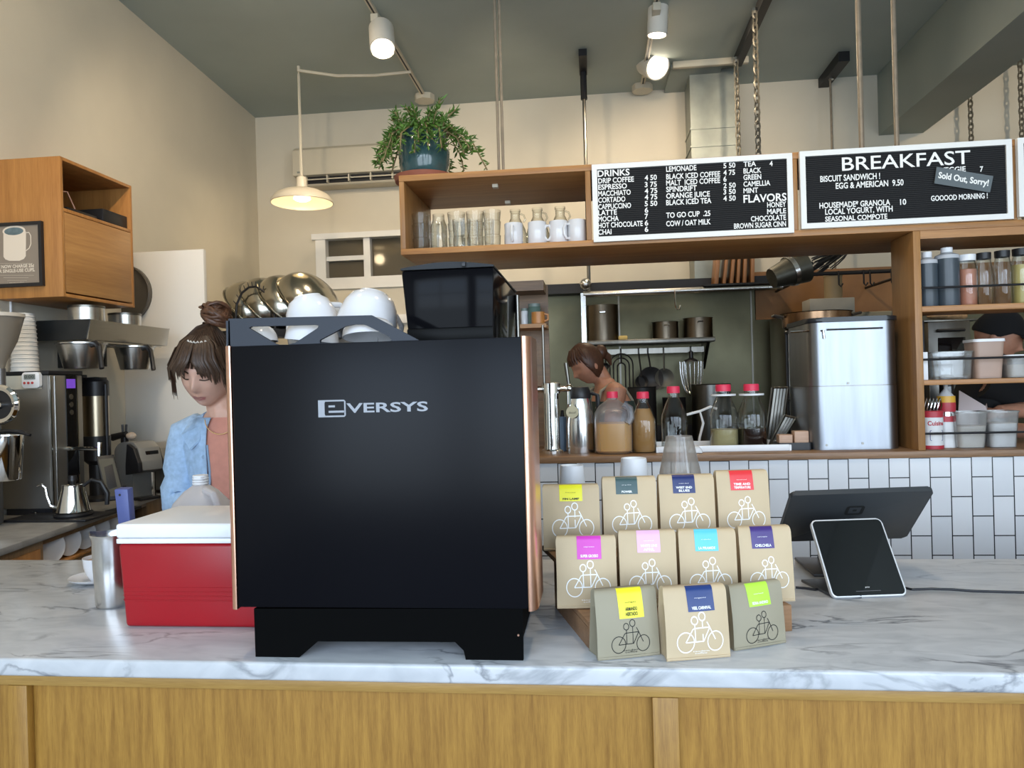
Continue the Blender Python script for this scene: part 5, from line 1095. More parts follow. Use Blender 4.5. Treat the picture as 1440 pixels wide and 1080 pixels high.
b = B(O); px = at(949, 425, YKS).x; b.tube([(px, YKS-.022, zr), (px, YKS-.022, zr-.11), (px+.01, YKS-.03, zr-.14), (px+.03, YKS-.03, zr-.14), (px+.035, YKS-.03, zr-.11)], .006, 6); b.obj('hook', CHROME, ks)
def kpot(label, px, r, h, mat=POTS, knob=False, Y=5.77, z=None):
    t, O, s = lathe_thing('cooking_pot', label, 'pot', px, Y, z or zks+.0006, [('pot', mat, hollow([(0, 0), (r, 0), (r, h), (r+1, h)], 1), 2)], 'pots in the kitchen')
    b = B(O); b.tube([O+Vector((-3*s, -r*s, h*.75*s)), O+Vector((-3*s, -(r+5)*s, h*.78*s)), O+Vector((3*s, -(r+5)*s, h*.78*s)), O+Vector((3*s, -r*s, h*.75*s))], 1*s, 6); b.obj('handle', CHROME, t); return t
kpot('tall steel stock pot at the left end of the kitchen shelf', 848, 22, 50); kpot('smaller saucepan in the middle of the kitchen shelf', 936, 18, 24); kpot('larger saucepan at the right end of the kitchen shelf', 982, 20, 28)
b = B(); p = at(876, 477, 5.72); b.o = Vector((p.x, 5.72, zks+.0006)); b.box((p.x-.035, 5.69, zks+.0006), (p.x+.035, 5.75, zks+.035), .01); tagit(b.obj('butter_block', M('yellow_sponge', (.55, .42, .16), .8)), 'small yellow block on the kitchen shelf beside the stock pot', 'block')
# utensils hanging from the rail
YU_ = YKS+.095
def hang(name, label, cat, px, fnb, mats, parts=True):
    p = at(px, 495, YU_); O = Vector((p.x, YU_-.01, zh)); t = thing(name, label, cat, O, 0, None); s = mpp(O)
    fnb(t, O, s); return t
def hk_(b, O, s): b.tube([O+Vector((0, .0, .022)), O+Vector((0, -.014, .018)), O+Vector((0, -.014, -.03))], .0045, 6)
def ladle(L, r, tilt=0, mat=BLACKM, disc=True):
    def fn(t, O, s):
        e = O+Vector((tilt*s, -.014, -L*s)); b = B(O); hk_(b, O, s); b.tube([O+Vector((0, -.014, -.02)), e], 1.3*s, 6); b.obj('handle', mat, t)
        b = B(O); c = e-Vector((0, 0, r*s*.8)); m = Euler((R_(90), 0, 0)).to_matrix()
        b.lathe(c, [(0, -5*s), (r*.6*s, -3.5*s), (r*s, 0), (r*1.02*s, .6*s), (r*.96*s, .4*s), (r*.58*s, -2.6*s), (0, -4*s)], 24, rot=m); b.obj('bowl', mat, t)
    return fn
hang('ladle', 'black tongs hanging beside the kitchen worker on the utensil rail', 'utensil', 851, ladle(16, 5), 0)
hang('ladle', 'thin handled black ladle hanging right of the arched wire rack', 'utensil', 898, ladle(36, 9, 3), 0)
hang('ladle', 'large black pan hanging second right of the arched wire rack', 'utensil', 911, ladle(26, 17, 3), 0)
hang('ladle', 'round wire strainer hanging in the middle of the utensil rail', 'utensil', 933, ladle(28, 13, 0, M('strainer_mesh', (.10, .10, .09), .5, .6, var=0)), 0)
def arch(t, O, s):
    b = B(O); hk_(b, O, s); b.cyl(O+Vector((0, -.014, -.02)), O+Vector((0, -.014, -16*s)), 1.4*s, n=6)
    for r, top in ((16, 3), (11, 9), (5.5, 16)):
        pts = [(-r, -52), (-r, -top-r*.95)]+[(r*math.cos(PI-PI*k/10), -top-r*.95+r*.95*math.sin(PI*k/10)) for k in range(1, 10)]+[(r, -top-r*.95), (r, -52)]
        b.tube([O+Vector((u*s, -.014, v*s)) for u, v in pts], 1.15*s, 6)
    b.obj('wire', BLACKM, t)
hang('arched_rack', 'black arched wire rack of nested loops hanging on the utensil rail', 'rack', 873, arch, 0)
def whisk(t, O, s):
    b = B(O); hk_(b, O, s); b.lathe(O+Vector((0, -.02, 0)), [(0, -2*s), (3*s, -3*s), (3*s, -12*s), (9*s, -15*s), (10*s, -17*s), (0, -17*s)], 18); b.obj('handle', BLACK, t)
    b = B(O)
    for k in range(8):
        a = PI*k/8; d = Vector((math.cos(a), math.sin(a), 0)); pts = []
        for q in range(11): u = q/10; w_ = 15*s*math.sin(PI*u)**.6*(1 if u < .5 else 1); pts.append(O+Vector((0, -.02, -17*s-48*s*math.sin(PI*u)**.9))+d*(16*s*math.cos(PI*u)))
        b.tube(pts, .6*s, 5)
    b.obj('wires', STEEL, t)
hang('whisk', 'big balloon whisk hanging at the right end of the utensil rail', 'whisk', 971, whisk, 0)
# dark range and cooking things under the shelf
a = at(866, 640, 5.3); c = at(1075, 640, 5.3); O = Vector(((a.x+c.x)/2, 5.6, 0)); st = thing('kitchen_range', 'dark kitchen range along the steel wall behind the bottles', 'range', O)
b = B(O); b.box((a.x, 5.25, 0), (c.x, YK-.01, .90), .004); b.obj('body', BLACKM, st)
b = B(O); b.box((a.x, YK-.08, .9005), (c.x, YK-.012, 1.12), .004); b.obj('backsplash', BLACKM, st)
for px, r, h, m, lb in ((1002, 30, 66, M('stock_steel', (.16, .16, .15), .3, 1, var=.1), 'wide steel stock pot on the range behind the empty bottle'), (905, 22, 52, BLACKM, 'black pot on the range behind the brown bottle'), (950, 18, 62, BLACKM, 'tall black pot on the range behind the empty bottle')):
    s_ = mpp((at(px, 600, 5.55).x, 5.55, 1.1)); H = (at(px, {1002: 541, 905: 545, 950: 560}[px], 5.5).z-.901)/s_
    lathe_thing('range_pot', lb, 'pot', px, 5.55, .901, [('pot', m, hollow([(0, 0), (r*.9, 0), (r*.9, H), (r*.94, H+1)], 1.5), 2)], 'pots on the range')
# cutting boards above the rail
ycb = YKS+.12; zcb = zr+.024
hsb = thing('board_rack', 'black shelf bracket carrying the cutting boards on the pipe rail', 'rack', (at(1030, 402, ycb).x, ycb, zcb))
b = B((at(1030, 402, ycb).x, ycb, zcb)); b.box((at(985, 402, ycb).x, YKS-.03, zcb), (at(1078, 402, ycb).x, YK-.165, zcb+.012)); b.obj('plate', BLACKM, hsb)
for k, (px, w_, tilt) in enumerate(((1003, .030, 8), (1014, .022, 11), (1024, .024, 9), (1033, .022, 6), (1042, .024, 5), (1053, .026, 3))):
    p = at(px, 402, ycb); h_ = .33+.02*(k % 2)
    b = B((p.x, ycb, zcb+.0125)); b.hexa([(p.x-w_/2, 5.60, zcb+.013), (p.x+w_/2, 5.60, zcb+.013), (p.x+w_/2, 5.76, zcb+.013), (p.x-w_/2, 5.76, zcb+.013)], [(p.x-w_/2+tilt*.004, 5.60, zcb+h_), (p.x+w_/2+tilt*.004, 5.60, zcb+h_), (p.x+w_/2+tilt*.004, 5.76, zcb+h_), (p.x-w_/2+tilt*.004, 5.76, zcb+h_)], .004)
    tagit(b.obj('cutting_board', BOARDW), 'wooden cutting board, %s in the upright row on the black rack' % ('leftmost', 'second from the left', 'third from the left', 'third from the right', 'second from the right', 'rightmost')[k], 'cutting board', 'cutting boards on the black rack')
# right part: wood toned panel, pot rack
a = at(1062, 386, YK-.03); c = at(1300, 432, YK-.03)
b = B((a.x+.5, YK-.02, c.z)); b.box((a.x, YK-.02, c.z-.05), (c.x+1.2, YK-.002, a.z+.02)); tagit(b.obj('wall_panel', M('amber_panel', (.25, .115, .035), .5, var=.25, scale=3)), 'amber coloured panel on the kitchen wall behind the steel container', 'panel')
YR_ = 5.0; z = at(1230, 382, YR_).z; x0, x1 = at(1085, 382, YR_).x, at(1320, 382, YR_).x
O = Vector(((x0+x1)/2, YR_, z)); pr = thing('pot_rack', 'dark pipe pot rack with hooks above the steel container', 'pot rack', O)
b = B(O); b.cyl((x0, YR_, z), (x1, YR_, z), .013, n=10)
for xx in (x0+.25, x1-.12):
    b.cyl((xx, YR_, z), (xx, YK-.021, z), .010, n=8)
b.obj('pipe', BLACKM, pr)
for px in (1178, 1213, 1222, 1252):
    xx = at(px, 382, YR_).x; b = B(O); b.tube([(xx, YR_-.013, z+.012), (xx, YR_-.018, z-.02), (xx, YR_-.018, z-.075), (xx+.012, YR_-.018, z-.09), (xx+.024, YR_-.018, z-.07)], .0055, 6); b.obj('hook', BLACKM, pr)
def pend(px, Y): return at(px, 382, Y).x
xx = pend(1258, YR_-.03); b = B((xx, YR_-.03, z)); t = thing('hanging_ladle', 'long steel spoon hanging from the pot rack beside the shelf upright', 'ladle', (xx, YR_-.03, z-.02))
b = B((xx, YR_-.03, z-.02)); b.tube([(xx, YR_-.03, z+.01), (xx-.004, YR_-.033, z-.2), (xx-.03, YR_-.033, z-.34)], .008, 6); b.obj('handle', STEELD, t)
b = B((xx, YR_-.03, z-.02)); b.ball((xx-.04, YR_-.033, z-.38), .035, 1, .5, 1.4); b.obj('bowl', STEELD, t)
# tilted steel bucket and whisks stored on top of the rack rail
p = at(1112, 381, YR_); O = Vector((p.x, YR_, p.z)); t = thing('steel_bucket', 'grey steel bucket lying on its side on the pot rack', 'bucket', O)
m = Euler((0, R_(70), R_(12))).to_matrix(); s = mpp(O)
b = B(O); b.lathe(O, [(0, -30*s), (14*s, -30*s), (22*s, 8*s), (24*s, 20*s), (22.6*s, 20*s), (20*s, 8*s), (12.6*s, -28*s), (0, -28*s)], 28, rot=m); b.obj('bucket', M('dull_grey_steel', (.11, .11, .095), .4, .8, var=.2, scale=10), t)
b = B(O); b.lathe(O, [(20.5*s, -4*s), (21.5*s, -4*s), (22.6*s, 2*s), (21.8*s, 2*s)], 28, rot=m); b.obj('band', STEEL, t)
rg = random.Random(4)
for k in range(4):
    q = at(1143+7*k, 370+4*(k % 2), YR_-.03+.035*k); O2 = Vector((q.x, YR_-.05+.035*k, q.z)); t = thing('stored_whisk', 'dark wire whisk, %s in the bundle right of the grey bucket' % ('first', 'second', 'third', 'last')[k], 'whisk', O2, 0, 'bundle of dark whisks')
    d = Vector((.9, -.1, .35+.1*k)).normalized(); x, y, _ = basis(d); b = B(O2)
    b.cyl(O2-d*.10, O2-d*.005, .012, n=8); b.obj('handle', BLACKM, t); b = B(O2)
    for i in range(5):
        a = PI*i/5; e = x*math.cos(a)+y*math.sin(a)
        b.tube([O2+d*(.14*math.sin(PI*u/8))+e*.032*math.cos(PI*u/8) for u in range(9)], .004, 5)
    b.obj('wires', BLACKM, t)
# canister on a white box, pan on a wire stand
p = at(1172, 440, 5.5); zw = at(1172, 441, 5.5).z; x0, x1 = at(1142, 440, 5.45).x, at(1206, 440, 5.45).x; zt_ = at(1172, 419, 5.5).z
sh = thing('steel_cupboard', 'tall steel cupboard behind the steel container in the kitchen', 'cupboard', ((x0+x1)/2, 5.6, 0))
b = B(((x0+x1)/2, 5.6, 0)); b.box((x0-.20, 5.42, 0), (x1+.6, 5.85, zw-.001), .004); b.obj('body', M('cupboard_steel', (.13, .125, .10), .35, .9, var=.2, scale=3), sh)
b = B(((x0+x1)/2, 5.6, 0)); b.box((x0-.195, 5.412, .1), (x0+.2, 5.4195, zw-.05), .002); dr = b.obj('door', STEELD, sh)
b = B(((x0+x1)/2, 5.6, 0)); b.cyl((x0+.16, 5.39, 1.2), (x0+.16, 5.39, 1.6), .008, n=8); b.obj('handle', BLACKM, dr)
b = B((p.x, 5.6, zw)); b.box((x0, 5.5, zw), (x1, 5.7, zt_), .004); tagit(b.obj('storage_box', M('pale_box', (.30, .29, .26), .6)), 'pale box on the steel cupboard under the beige canister', 'box')
lathe_thing('beige_canister', 'beige round canister standing on the pale box', 'canister', 1172, 5.6, zt_+.0006, [('body', M('beige_tin', (.22, .17, .10), .5, var=.06), [(0, 0), (12, 0), (12, 32), (0, 32)], 2), ('lid', M('beige_tin_lid', (.26, .20, .12), .5, var=0), [(12.6, 32), (12.6, 37), (0, 37)], 2)])
Ys = 3.95; p = at(1126, 560, Ys); zt_ = at(1126, 462, Ys).z
O = Vector((p.x+.02, Ys, zt_)); sd = thing('pan_stand', 'black wire stand carrying a copper toned pan left of the steel container', 'stand', Vector((p.x+.02, Ys, 0)))
O2 = Vector((p.x+.02, Ys, 0)); b = B(O2)
for dx, dy in ((0, 0), (.20, 0), (0, .25), (.20, .25)): b.cyl((p.x+dx, Ys+dy, 0), (p.x+dx, Ys+dy, zt_), .009, n=8)
b.obj('legs', BLACKM, sd)
for zz in (zt_-.012, at(1126, 566, Ys).z, at(1126, 607, Ys).z):
    b = B(O2); b.box((p.x-.01, Ys-.01, zz), (p.x+.21, Ys+.26, zz+.010)); b.obj('shelf_board', BLACKM, sd)
t, O, s = lathe_thing('copper_pan', 'shallow copper toned pan with loop handles on the black wire stand', 'pan', 1148, Ys+.125, zt_+.0006, [('pan', M('copper_steel', (.28, .17, .10), .25, 1, var=.1), hollow([(0, 0), (40, 0), (45, 4), (46, 22), (48, 23)], 1.2), 2)], None, 36)
for sg in (-1, 1):
    b = B(O); b.tube([O+Vector((sg*46*s, -.03, 18*s)), O+Vector((sg*58*s, -.025, 21*s)), O+Vector((sg*58*s, .025, 21*s)), O+Vector((sg*46*s, .03, 18*s))], 1.8*s, 8); b.obj('handle', STEELD, t)
a_ = at(1126, 566, Ys).z+.0106
lathe_thing('glass_tumbler', 'dark glass on the upper shelf of the black wire stand', 'glass', 1122, Ys+.05, a_, [('body', M('smoky_glass', (.10, .10, .10), .1, var=0, trans=.6), [(0, 0), (6, 0), (8, 18), (7, 18), (5, 2), (0, 2)], 2)])
b = B(); q0 = at(1124, 557, Ys-.02); b.o = Vector((q0.x, Ys-.02, a_)); b.cyl((q0.x-.02, Ys-.02, a_+.012), (q0.x+.07, Ys-.06, a_+.012), .012, n=10); tagit(b.obj('chrome_bar', CHROME), 'short chrome cylinder lying on the black wire stand', 'cylinder')
# things behind the right shelf unit
YO = 4.35; a = at(1306, 500, YO); c = at(1366, 500, YO); zt_ = at(1330, 452, YO).z
ov = thing('countertop_oven', 'steel oven with a dark window behind the right shelf unit', 'oven', ((a.x+c.x)/2, YO+.2, 0)); O = Vector(((a.x+c.x)/2, YO+.2, 0))
b = B(O); b.box((a.x-.25, YO+.02, 0), (c.x+.15, YO+.6, .93)); b.obj('stand', STEELD, ov)
b = B(O); b.box((a.x, YO, .931), (c.x, YO+.4, zt_), .006); b.obj('casing', STEELD, ov)
b = B(O); b.box((a.x+.05, YO-.004, 1.05), (c.x-.03, YO-.0005, zt_-.09), .002); b.obj('window', BLACKG, ov)
b = B(O); b.cyl((a.x+.04, YO-.02, zt_-.05), (c.x-.04, YO-.02, zt_-.05), .008, n=8); b.obj('handle', BLACKM, ov)
b = B((a.x+.12, YO+.1, zt_)); b.box((a.x-.02, YO+.01, zt_+.0006), (c.x+.05, YO+.36, zt_+.012), .003); tagit(b.obj('baking_tray', STEELD), 'dark baking tray on top of the steel oven', 'tray')
BREAD = M('baked_crust', (.46, .28, .14), .8, var=.25, scale=40, bump=.5)
for k, (px, r, lb) in enumerate(((1318, .045, 'flat pale loaf at the left of the baking tray'), (1342, .05, 'rounded loaf in the middle of the baking tray'), (1356, .05, 'tallest loaf at the right of the baking tray'))):
    pp = at(px, 445, YO+.1); b = B((pp.x, YO+.1+.05*k, zt_+.0126)); b.ball((pp.x, YO+.1+.05*k, zt_+.0126+r*.55), r, 1.25, 1, .55 if k else .35, rot=None); 
    if not k:
        for v_ in b.bm.verts: v_.co.z -= .0
    tagit(b.obj('bread_loaf', BREAD), lb, 'bread', 'loaves on the baking tray')
# ================================================================== LEFT SIDE: WORKTOP, CABINETS, BREWING GEAR
ZW = .92
def wx(Y): return -2.187-.163*(Y-2.501)            # front edge of the grey worktop
Y0, Y1 = 2.30, YPART-.003
b = B((-2.5, 3.2, ZW-.03)); lo = [(wallx(Y0)+.002, Y0, ZW-.028), (wx(Y0), Y0, ZW-.028), (wx(Y1), Y1, ZW-.028), (wallx(Y1)+.002, Y1, ZW-.028)]
b.hexa(lo, [(p[0], p[1], ZW) for p in lo], .004); tagit(b.obj('worktop', GREYTOP), 'grey stone worktop along the left wall under the brewing gear', 'worktop')
lc = thing('base_cabinet', 'brown wooden base cabinet with a slot for saucers under the grey worktop', 'cabinet', (-2.5, 3.2, 0)); O = Vector((-2.5, 3.2, 0))
DW = wood('dark_front_wood', (.13, .07, .028), (.27, .155, .07), 'z', 18)
def strip(y0, y1, z0, z1, dx0, dx1, bev=.002):
    b = B(O); lo = [(wx(y0)-dx1, y0, z0), (wx(y0)-dx0, y0, z0), (wx(y1)-dx0, y1, z0), (wx(y1)-dx1, y1, z0)]; b.hexa(lo, [(p[0], p[1], z1) for p in lo], bev); return b
YA, YBq = 2.80, 3.75; ZSH = ZW-.150
strip(Y0+.01, YA, .08, ZW-.0285, .02, .34).obj('carcass', DW, lc)
strip(YA+.0005, Y1-.01, .08, ZSH-.012, .02, .34).obj('lower_carcass', DW, lc)
strip(YBq, Y1-.01, ZSH, ZW-.0285, .02, .34).obj('end_panel', DW, lc)
strip(YA+.0005, YBq-.0005, ZW-.05, ZW-.0285, .02, .04).obj('top_rail', BROWNW, lc)
strip(YA+.0005, YBq-.0005, ZSH-.0118, ZSH, .012, .33).obj('shelf_board', CABW, lc)
strip(YA+.0005, YBq-.0005, ZSH+.0003, ZW-.0287, .30, .33).obj('back_panel', BLACKM, lc)
strip(Y0+.03, YA-.03, .12, ZW-.06, .012, .0195).obj('door', CABW, lc)
for k in range(6):
    yy = 2.90+.13*k; xx = wx(yy)-.055; r = .066; b = B((xx, yy, ZSH+.0006)); m = Euler((0, R_(86), -.15)).to_matrix()
    b.lathe((xx, yy, ZSH+.0006+r), [(0, 0), (r*.5, 0), (r*.55, .002), (r*.95, .010), (r, .013), (r*.98, .015), (r*.5, .005), (0, .004)], 28, rot=m)
    tagit(b.obj('saucer', WHITE), 'white saucer standing on edge in the slot under the worktop, %s from the near end' % ('first', 'second', 'third', 'fourth', 'fifth', 'sixth')[k], 'saucer', 'saucers on edge under the worktop')
# wall cabinet
cY0 = 3.2; pA = at(84, 219, cY0); pB = at(84, 411, cY0); cX = pA.x; cz1 = pA.z; cz0 = pB.z-.02; cY1 = 3.2*(84-834)/(192-834)*1.0
O = Vector((cX-.2, 3.4, cz0)); wc = thing('wall_cabinet', 'orange brown wooden wall cabinet with an open shelf above a flap door', 'cabinet', O)
wl = wallx(cY1)+.004; d = .016
zsp = cz1-.215*(cz1-cz0)/.64*1.0; zsp = at(85, 291, cY0).z
for nm, a, c in (('side_panel', (wl, cY0, cz0), (cX, cY0+d, cz1)), ('side_panel', (wl, cY1-d, cz0), (cX, cY1, cz1)), ('top_panel', (wl, cY0+d+.0003, cz1-d), (cX, cY1-d-.0003, cz1)), ('bottom_panel', (wl, cY0+d+.0003, cz0), (cX, cY1-d-.0003, cz0+d)), ('middle_shelf', (wl+.02, cY0+d+.0003, zsp-d), (cX-.002, cY1-d-.0003, zsp)), ('back_panel', (wl, cY0+d+.0003, cz0+d+.0003), (wl+.012, cY1-d-.0003, cz1-d-.0003))):
    b = B(O); b.box(a, c, .0012); b.obj(nm, CABW, wc)
b = B(O); b.box((cX-.020, cY0+d+.006, cz0+d+.008), (cX-.001, cY1-d-.003, zsp-d-.003), .0015); b.obj('door', wood('cabinet_door_wood', (.30, .14, .045), (.46, .24, .08), 'y', 12), wc)
a = ax(145, 303, cX-.02); c = ax(184, 316, cX-.02)
b = B((cX-.11, (a.y+c.y)/2, zsp+.0006)); b.box((cX-.20, a.y, zsp+.0006), (cX-.02, c.y-.004, zsp+.070), .003); tagit(b.obj('black_media_box', BLACK), 'flat black box on the open shelf of the wall cabinet', 'box')
b = B(); q = ax(106, 292, cX-.05); b.o = Vector((cX-.06, q.y, zsp+.0006)); b.box((cX-.12, cY0+.08, zsp+.0006), (cX-.03, a.y-.03, zsp+.022), .004)
t = thing('router', 'thin dark adapter with a loop of cable on the open shelf of the cabinet', 'router', b.o); b.obj('body', BLACKM, t)
b = B(t.location); b.tube([(cX-.05, cY0+.03, zsp+.006), (cX-.05, cY0+.05, zsp+.09), (cX-.05, cY0+.11, zsp+.10), (cX-.05, cY0+.16, zsp+.03)], .003, 6); b.obj('cable', M('pinkish_cable', (.45, .27, .22), .5, var=0), t)
# framed mug poster on the near side of the cabinet
Yq = cY0-.012; k = 9.81
def pp(x, y): v = at(x/k, 300+y/k, Yq); return v
q0 = pp(-420, 1020); q1 = pp(575, 105); X0, X1, Z0, Z1 = q0.x, q1.x, pp(300, 1012).z, q1.z; fw = .016
O = Vector(((X0+X1)/2, Yq+.006, Z0)); po = thing('framed_poster', 'black framed poster of a white mug on the side of the wall cabinet', 'poster', O)
b = B(O); b.plate([(X0, Z0), (X1, Z0), (X1, Z1), (X0, Z1)], [[(X0+fw, Z0+fw), (X1-fw, Z0+fw), (X1-fw, Z1-fw), (X0+fw, Z1-fw)]], lambda u, v, t: (u, t, v), Yq-.006, cY0-.0006); b.obj('frame', BLACK, po)
b = B(O); b.box((X0+fw, Yq, Z0+fw), (X1-fw, cY0-.001, Z1-fw)); b.obj('print', M('taupe_print', (.235, .195, .155), .6, var=.03), po)
fn = lambda x, z: (x, Yq-.0008, z)
def pl(ps): return [(pp(*p).x, pp(*p).z) for p in ps]
b = B(O); cup_ = pl([(48, 250), (50, 600), (75, 635), (130, 655), (270, 655), (330, 630), (358, 590), (362, 250)]); el = circ(pp(195, 245).x, pp(195, 245).z, abs(pp(356, 245).x-pp(38, 245).x)/2, 26, ry=abs(pp(195, 170).z-pp(195, 320).z)/2)
b.f([b.v(fn(*p)) for p in cup_]); b.f([b.v((p[0], Yq-.0010, p[1])) for p in el])
b.ribbon(pl([(352, 270), (400, 262), (425, 310), (428, 420), (405, 480), (355, 520)]), .0042, fn)
CM = M('poster_cream', (.68, .60, .50), .6, var=0); b.obj('mug_picture', CM, po, 0)
b = B(O); el = circ(pp(193, 248).x, pp(193, 248).z, abs(pp(325, 245).x-pp(60, 245).x)/2, 26, ry=abs(pp(195, 195).z-pp(195, 302).z)/2); b.f([b.v((p[0], Yq-.0013, p[1])) for p in el]); b.obj('coffee_picture', M('poster_blue_grey', (.12, .17, .19), .5, var=.3, scale=30), po, 0)
b = B(O)
for s_, y, l, r in (('WE NOW CHARGE 25¢', 765, -75, 472), ('FOR SINGLE-USE CUPS.', 825, -75, 485)):
    u = pp(l, y); b.text(s_, fn, u.x, u.z, abs(pp(0, 0).z-pp(0, 44).z), pp(r, y).x, bold=.03)
for y, l, r in ((690, 0, 455), (855, -20, 470), (888, 50, 395)): u = pl([(l, y), (r, y)]); b.ribbon(u, .0008, fn)
b.ribbon(pl([(105, 925), (370, 925), (370, 985), (105, 985)]), .0006, fn, True); u = pp(130, 962); b.text('tandemcoffee', fn, u.x, u.z, .0028, pp(335, 962).x)
b.obj('lettering', CM, po, 0)
# round sieve on the partition
c = at(174, 413, YPART-.02); b = B((c.x, YPART-.03, c.z-.17)); m = Euler((R_(90), 0, 0)).to_matrix()
t = thing('round_tray', 'large round dark tray hung on the white partition behind the cabinet', 'tray', (c.x, YPART-.02, c.z-.17))
b = B(t.location); b.lathe((c.x, YPART-.001, c.z), [(0, 0), (.172, 0), (.176, .03), (.166, .034), (.160, .012), (0, .010)], 44, rot=m); b.obj('pan', M('dark_tray_metal', (.11, .10, .085), .4, .6, var=.08), t)
# steel wall shelf
s0, s1 = 3.352, 4.03; sX = -2.42; sz1 = at(127, 449, s0).z; sz0 = at(127, 477, s0).z
O = Vector((sX-.15, 3.7, sz0)); sw = thing('steel_shelf', 'stainless steel wall shelf with a turned down front under the wall cabinet', 'shelf', O)
xw = wallx(s1)+.004
b = B(O); b.prism([(sX, sz1), (sX-.012, sz1+.003), (xw, sz1+.003), (xw, sz1-.004), (sX-.02, sz1-.004), (sX-.025, sz0), (sX-.018, sz0)], lambda u, v, t: (u, t, v), s0+.004, s1); b.obj('shelf_board', STEEL, sw)
b = B(O); b.prism([(sX-.001, sz1+.002), (xw, sz1+.002), (xw, sz0), (sX-.028, sz0)], lambda u, v, t: (u, t, v), s0, s0+.0035); b.obj('end_panel', M('dark_end_steel', (.022, .024, .025), .4, .2, var=.08), sw)
b = B(O); b.prism([(sX-.001, sz1+.002), (xw, sz1+.002), (xw, sz0), (sX-.028, sz0)], lambda u, v, t: (u, t, v), s1+.0005, s1+.004); b.obj('end_panel', STEEL, sw)
b = B(O); b.box((wallx(3.6)+.02, 3.60, sz0-.125), (sX-.10, 3.612, sz0-.0105)); b.obj('back_panel', M('dark_back_steel', (.06, .06, .058), .4, .6, var=.1), sw)
b = B(O); b.box((sX-.05, s0+.05, sz0-.010), (sX-.035, s1-.03, sz0-.0005)); b.box((sX-.20, s0+.05, sz0-.010), (sX-.185, s1-.03, sz0-.0005)); b.obj('hanging_rail', STEEL, sw)
for px, r, h, lb in ((122, 23, 44, 'near steel canister on the steel wall shelf'), (176, 21, 40, 'far steel canister on the steel wall shelf')):
    yy = 3.46 if px < 150 else 3.86
    lathe_thing('steel_canister', lb, 'canister', px, yy, sz1+.0036, [('body', STEEL, [(0, 0), (r, 0), (r, h*.45), (0, h*.45)], 2), ('band', STEELD, [(r*1.02, h*.40), (r*1.02, h*.47), (0, h*.47)], 2)])
for px, yy, r, h, lb in ((116, 3.44, 32, 36, 'near steel brew basket with a black handle hanging under the steel shelf'), (190, 3.82, 26, 33, 'far steel brew basket with a black handle hanging under the steel shelf')):
    p = at(px, 500, yy); s = mpp(p); zt_ = sz0-.0106
    t, O, s = lathe_thing('brew_basket', lb, 'brew basket', px, yy, zt_-h*s, [('basket', STEEL, [(0, 0), (r*.70, 0), (r*.74, 2), (r*.98, h-3), (r*1.04, h-2), (r*1.04, h), (r*.95, h), (r*.9, h-4), (r*.66, 3), (0, 3)], 2)])
    b = B(O); hx = O+Vector((r*s*.85, -r*s*.5, 0)); b.tube([hx+Vector((-.02, .01, (h-4)*s)), hx+Vector((.045, -.035, (h-3)*s)), hx+Vector((.075, -.055, (h-9)*s)), hx+Vector((.10, -.075, -2*s))], .011, 8, flat=1.4); b.obj('handle', BLACK, t)
# big steel brewer
bY0, bY1 = 3.2, 3.43; bX1 = at(70, 600, bY0).x; bz1 = at(70, 521, bY0).z; bX0 = wallx(bY0)+.015; bz0 = ZW+.03
O = Vector(((bX0+bX1)/2, 3.31, ZW)); br = thing('coffee_brewer', 'tall steel coffee brewer with a black control strip and a small violet display', 'coffee brewer', O)
b = B(O); b.box((bX0, bY0, bz0), (bX1, bY1, bz1-.02), .006); b.obj('casing', M('brewer_steel', (.30, .29, .27), .38, .85, var=.12, scale=3), br)
b = B(O); b.box((bX0, bY0-.004, bz1-.018), (bX1+.004, bY1, bz1), .003); b.obj('top_cover', BLACKM, br)
b = B(O); b.box((bX0, bY0-.003, bz1-.085), (bX1-.035, bY0-.0006, bz1-.02)); b.obj('cream_sticker', M('cream_sticker', (.58, .53, .42), .5, var=0), br)
for yy, w_ in ((bY0+.006, .006), (bY0+.035, .004)):
    b = B(O); b.box((bX1+.0004, yy, bz0+.01), (bX1+.004, yy+w_, bz1-.025)); b.obj('edge_strip', CHROME, br)
g0, g1 = ax(92, 560, bX1).y, ax(106, 560, bX1).y
b = B(O); b.box((bX1+.0004, g0, ax(92, 690, bX1).z), (bX1+.004, g1, bz1-.022)); cp = b.obj('control_strip', BLACKG, br)
b = B(O); b.box((bX1+.0043, g0+.004, ax(98, 546, bX1).z), (bX1+.005, g1-.004, ax(98, 533, bX1).z)); b.obj('display', M('violet_display', (.05, .02, .16), .3, var=0, emit=.7, ecol=(.20, .07, .60)), cp)
b = B(O)
for y in (558, 569, 580): zz = ax(99, y, bX1).z; b.cyl((bX1+.004, (g0+g1)/2, zz), (bX1+.0058, (g0+g1)/2, zz), .013, n=14)
b.obj('buttons', STEELD, cp)
for zz in (): pass
b = B(O); q = ax(112, 560, bX1); b.box((bX1+.0004, g1+.004, bz0+.01), (bX1+.006, g1+.010, bz1-.025)); b.obj('edge_strip', CHROME, br)
zsp_ = ax(100, 630, bX1).z; b = B(O); b.cyl((bX1-.01, bY0+.10, zsp_), (bX1+.16, bY0+.13, zsp_-.005), .010, n=10); b.cyl((bX1+.155, bY0+.13, zsp_+.025), (bX1+.155, bY0+.125, zsp_-.05), .013, .009, n=10); b.obj('spigot', CHROME, br)
b = B(O); b.box((bX0+.01, bY0+.01, ZW+.0006), (bX1-.005, bY1-.01, bz0-.0005)); b.obj('feet', BLACK, br)
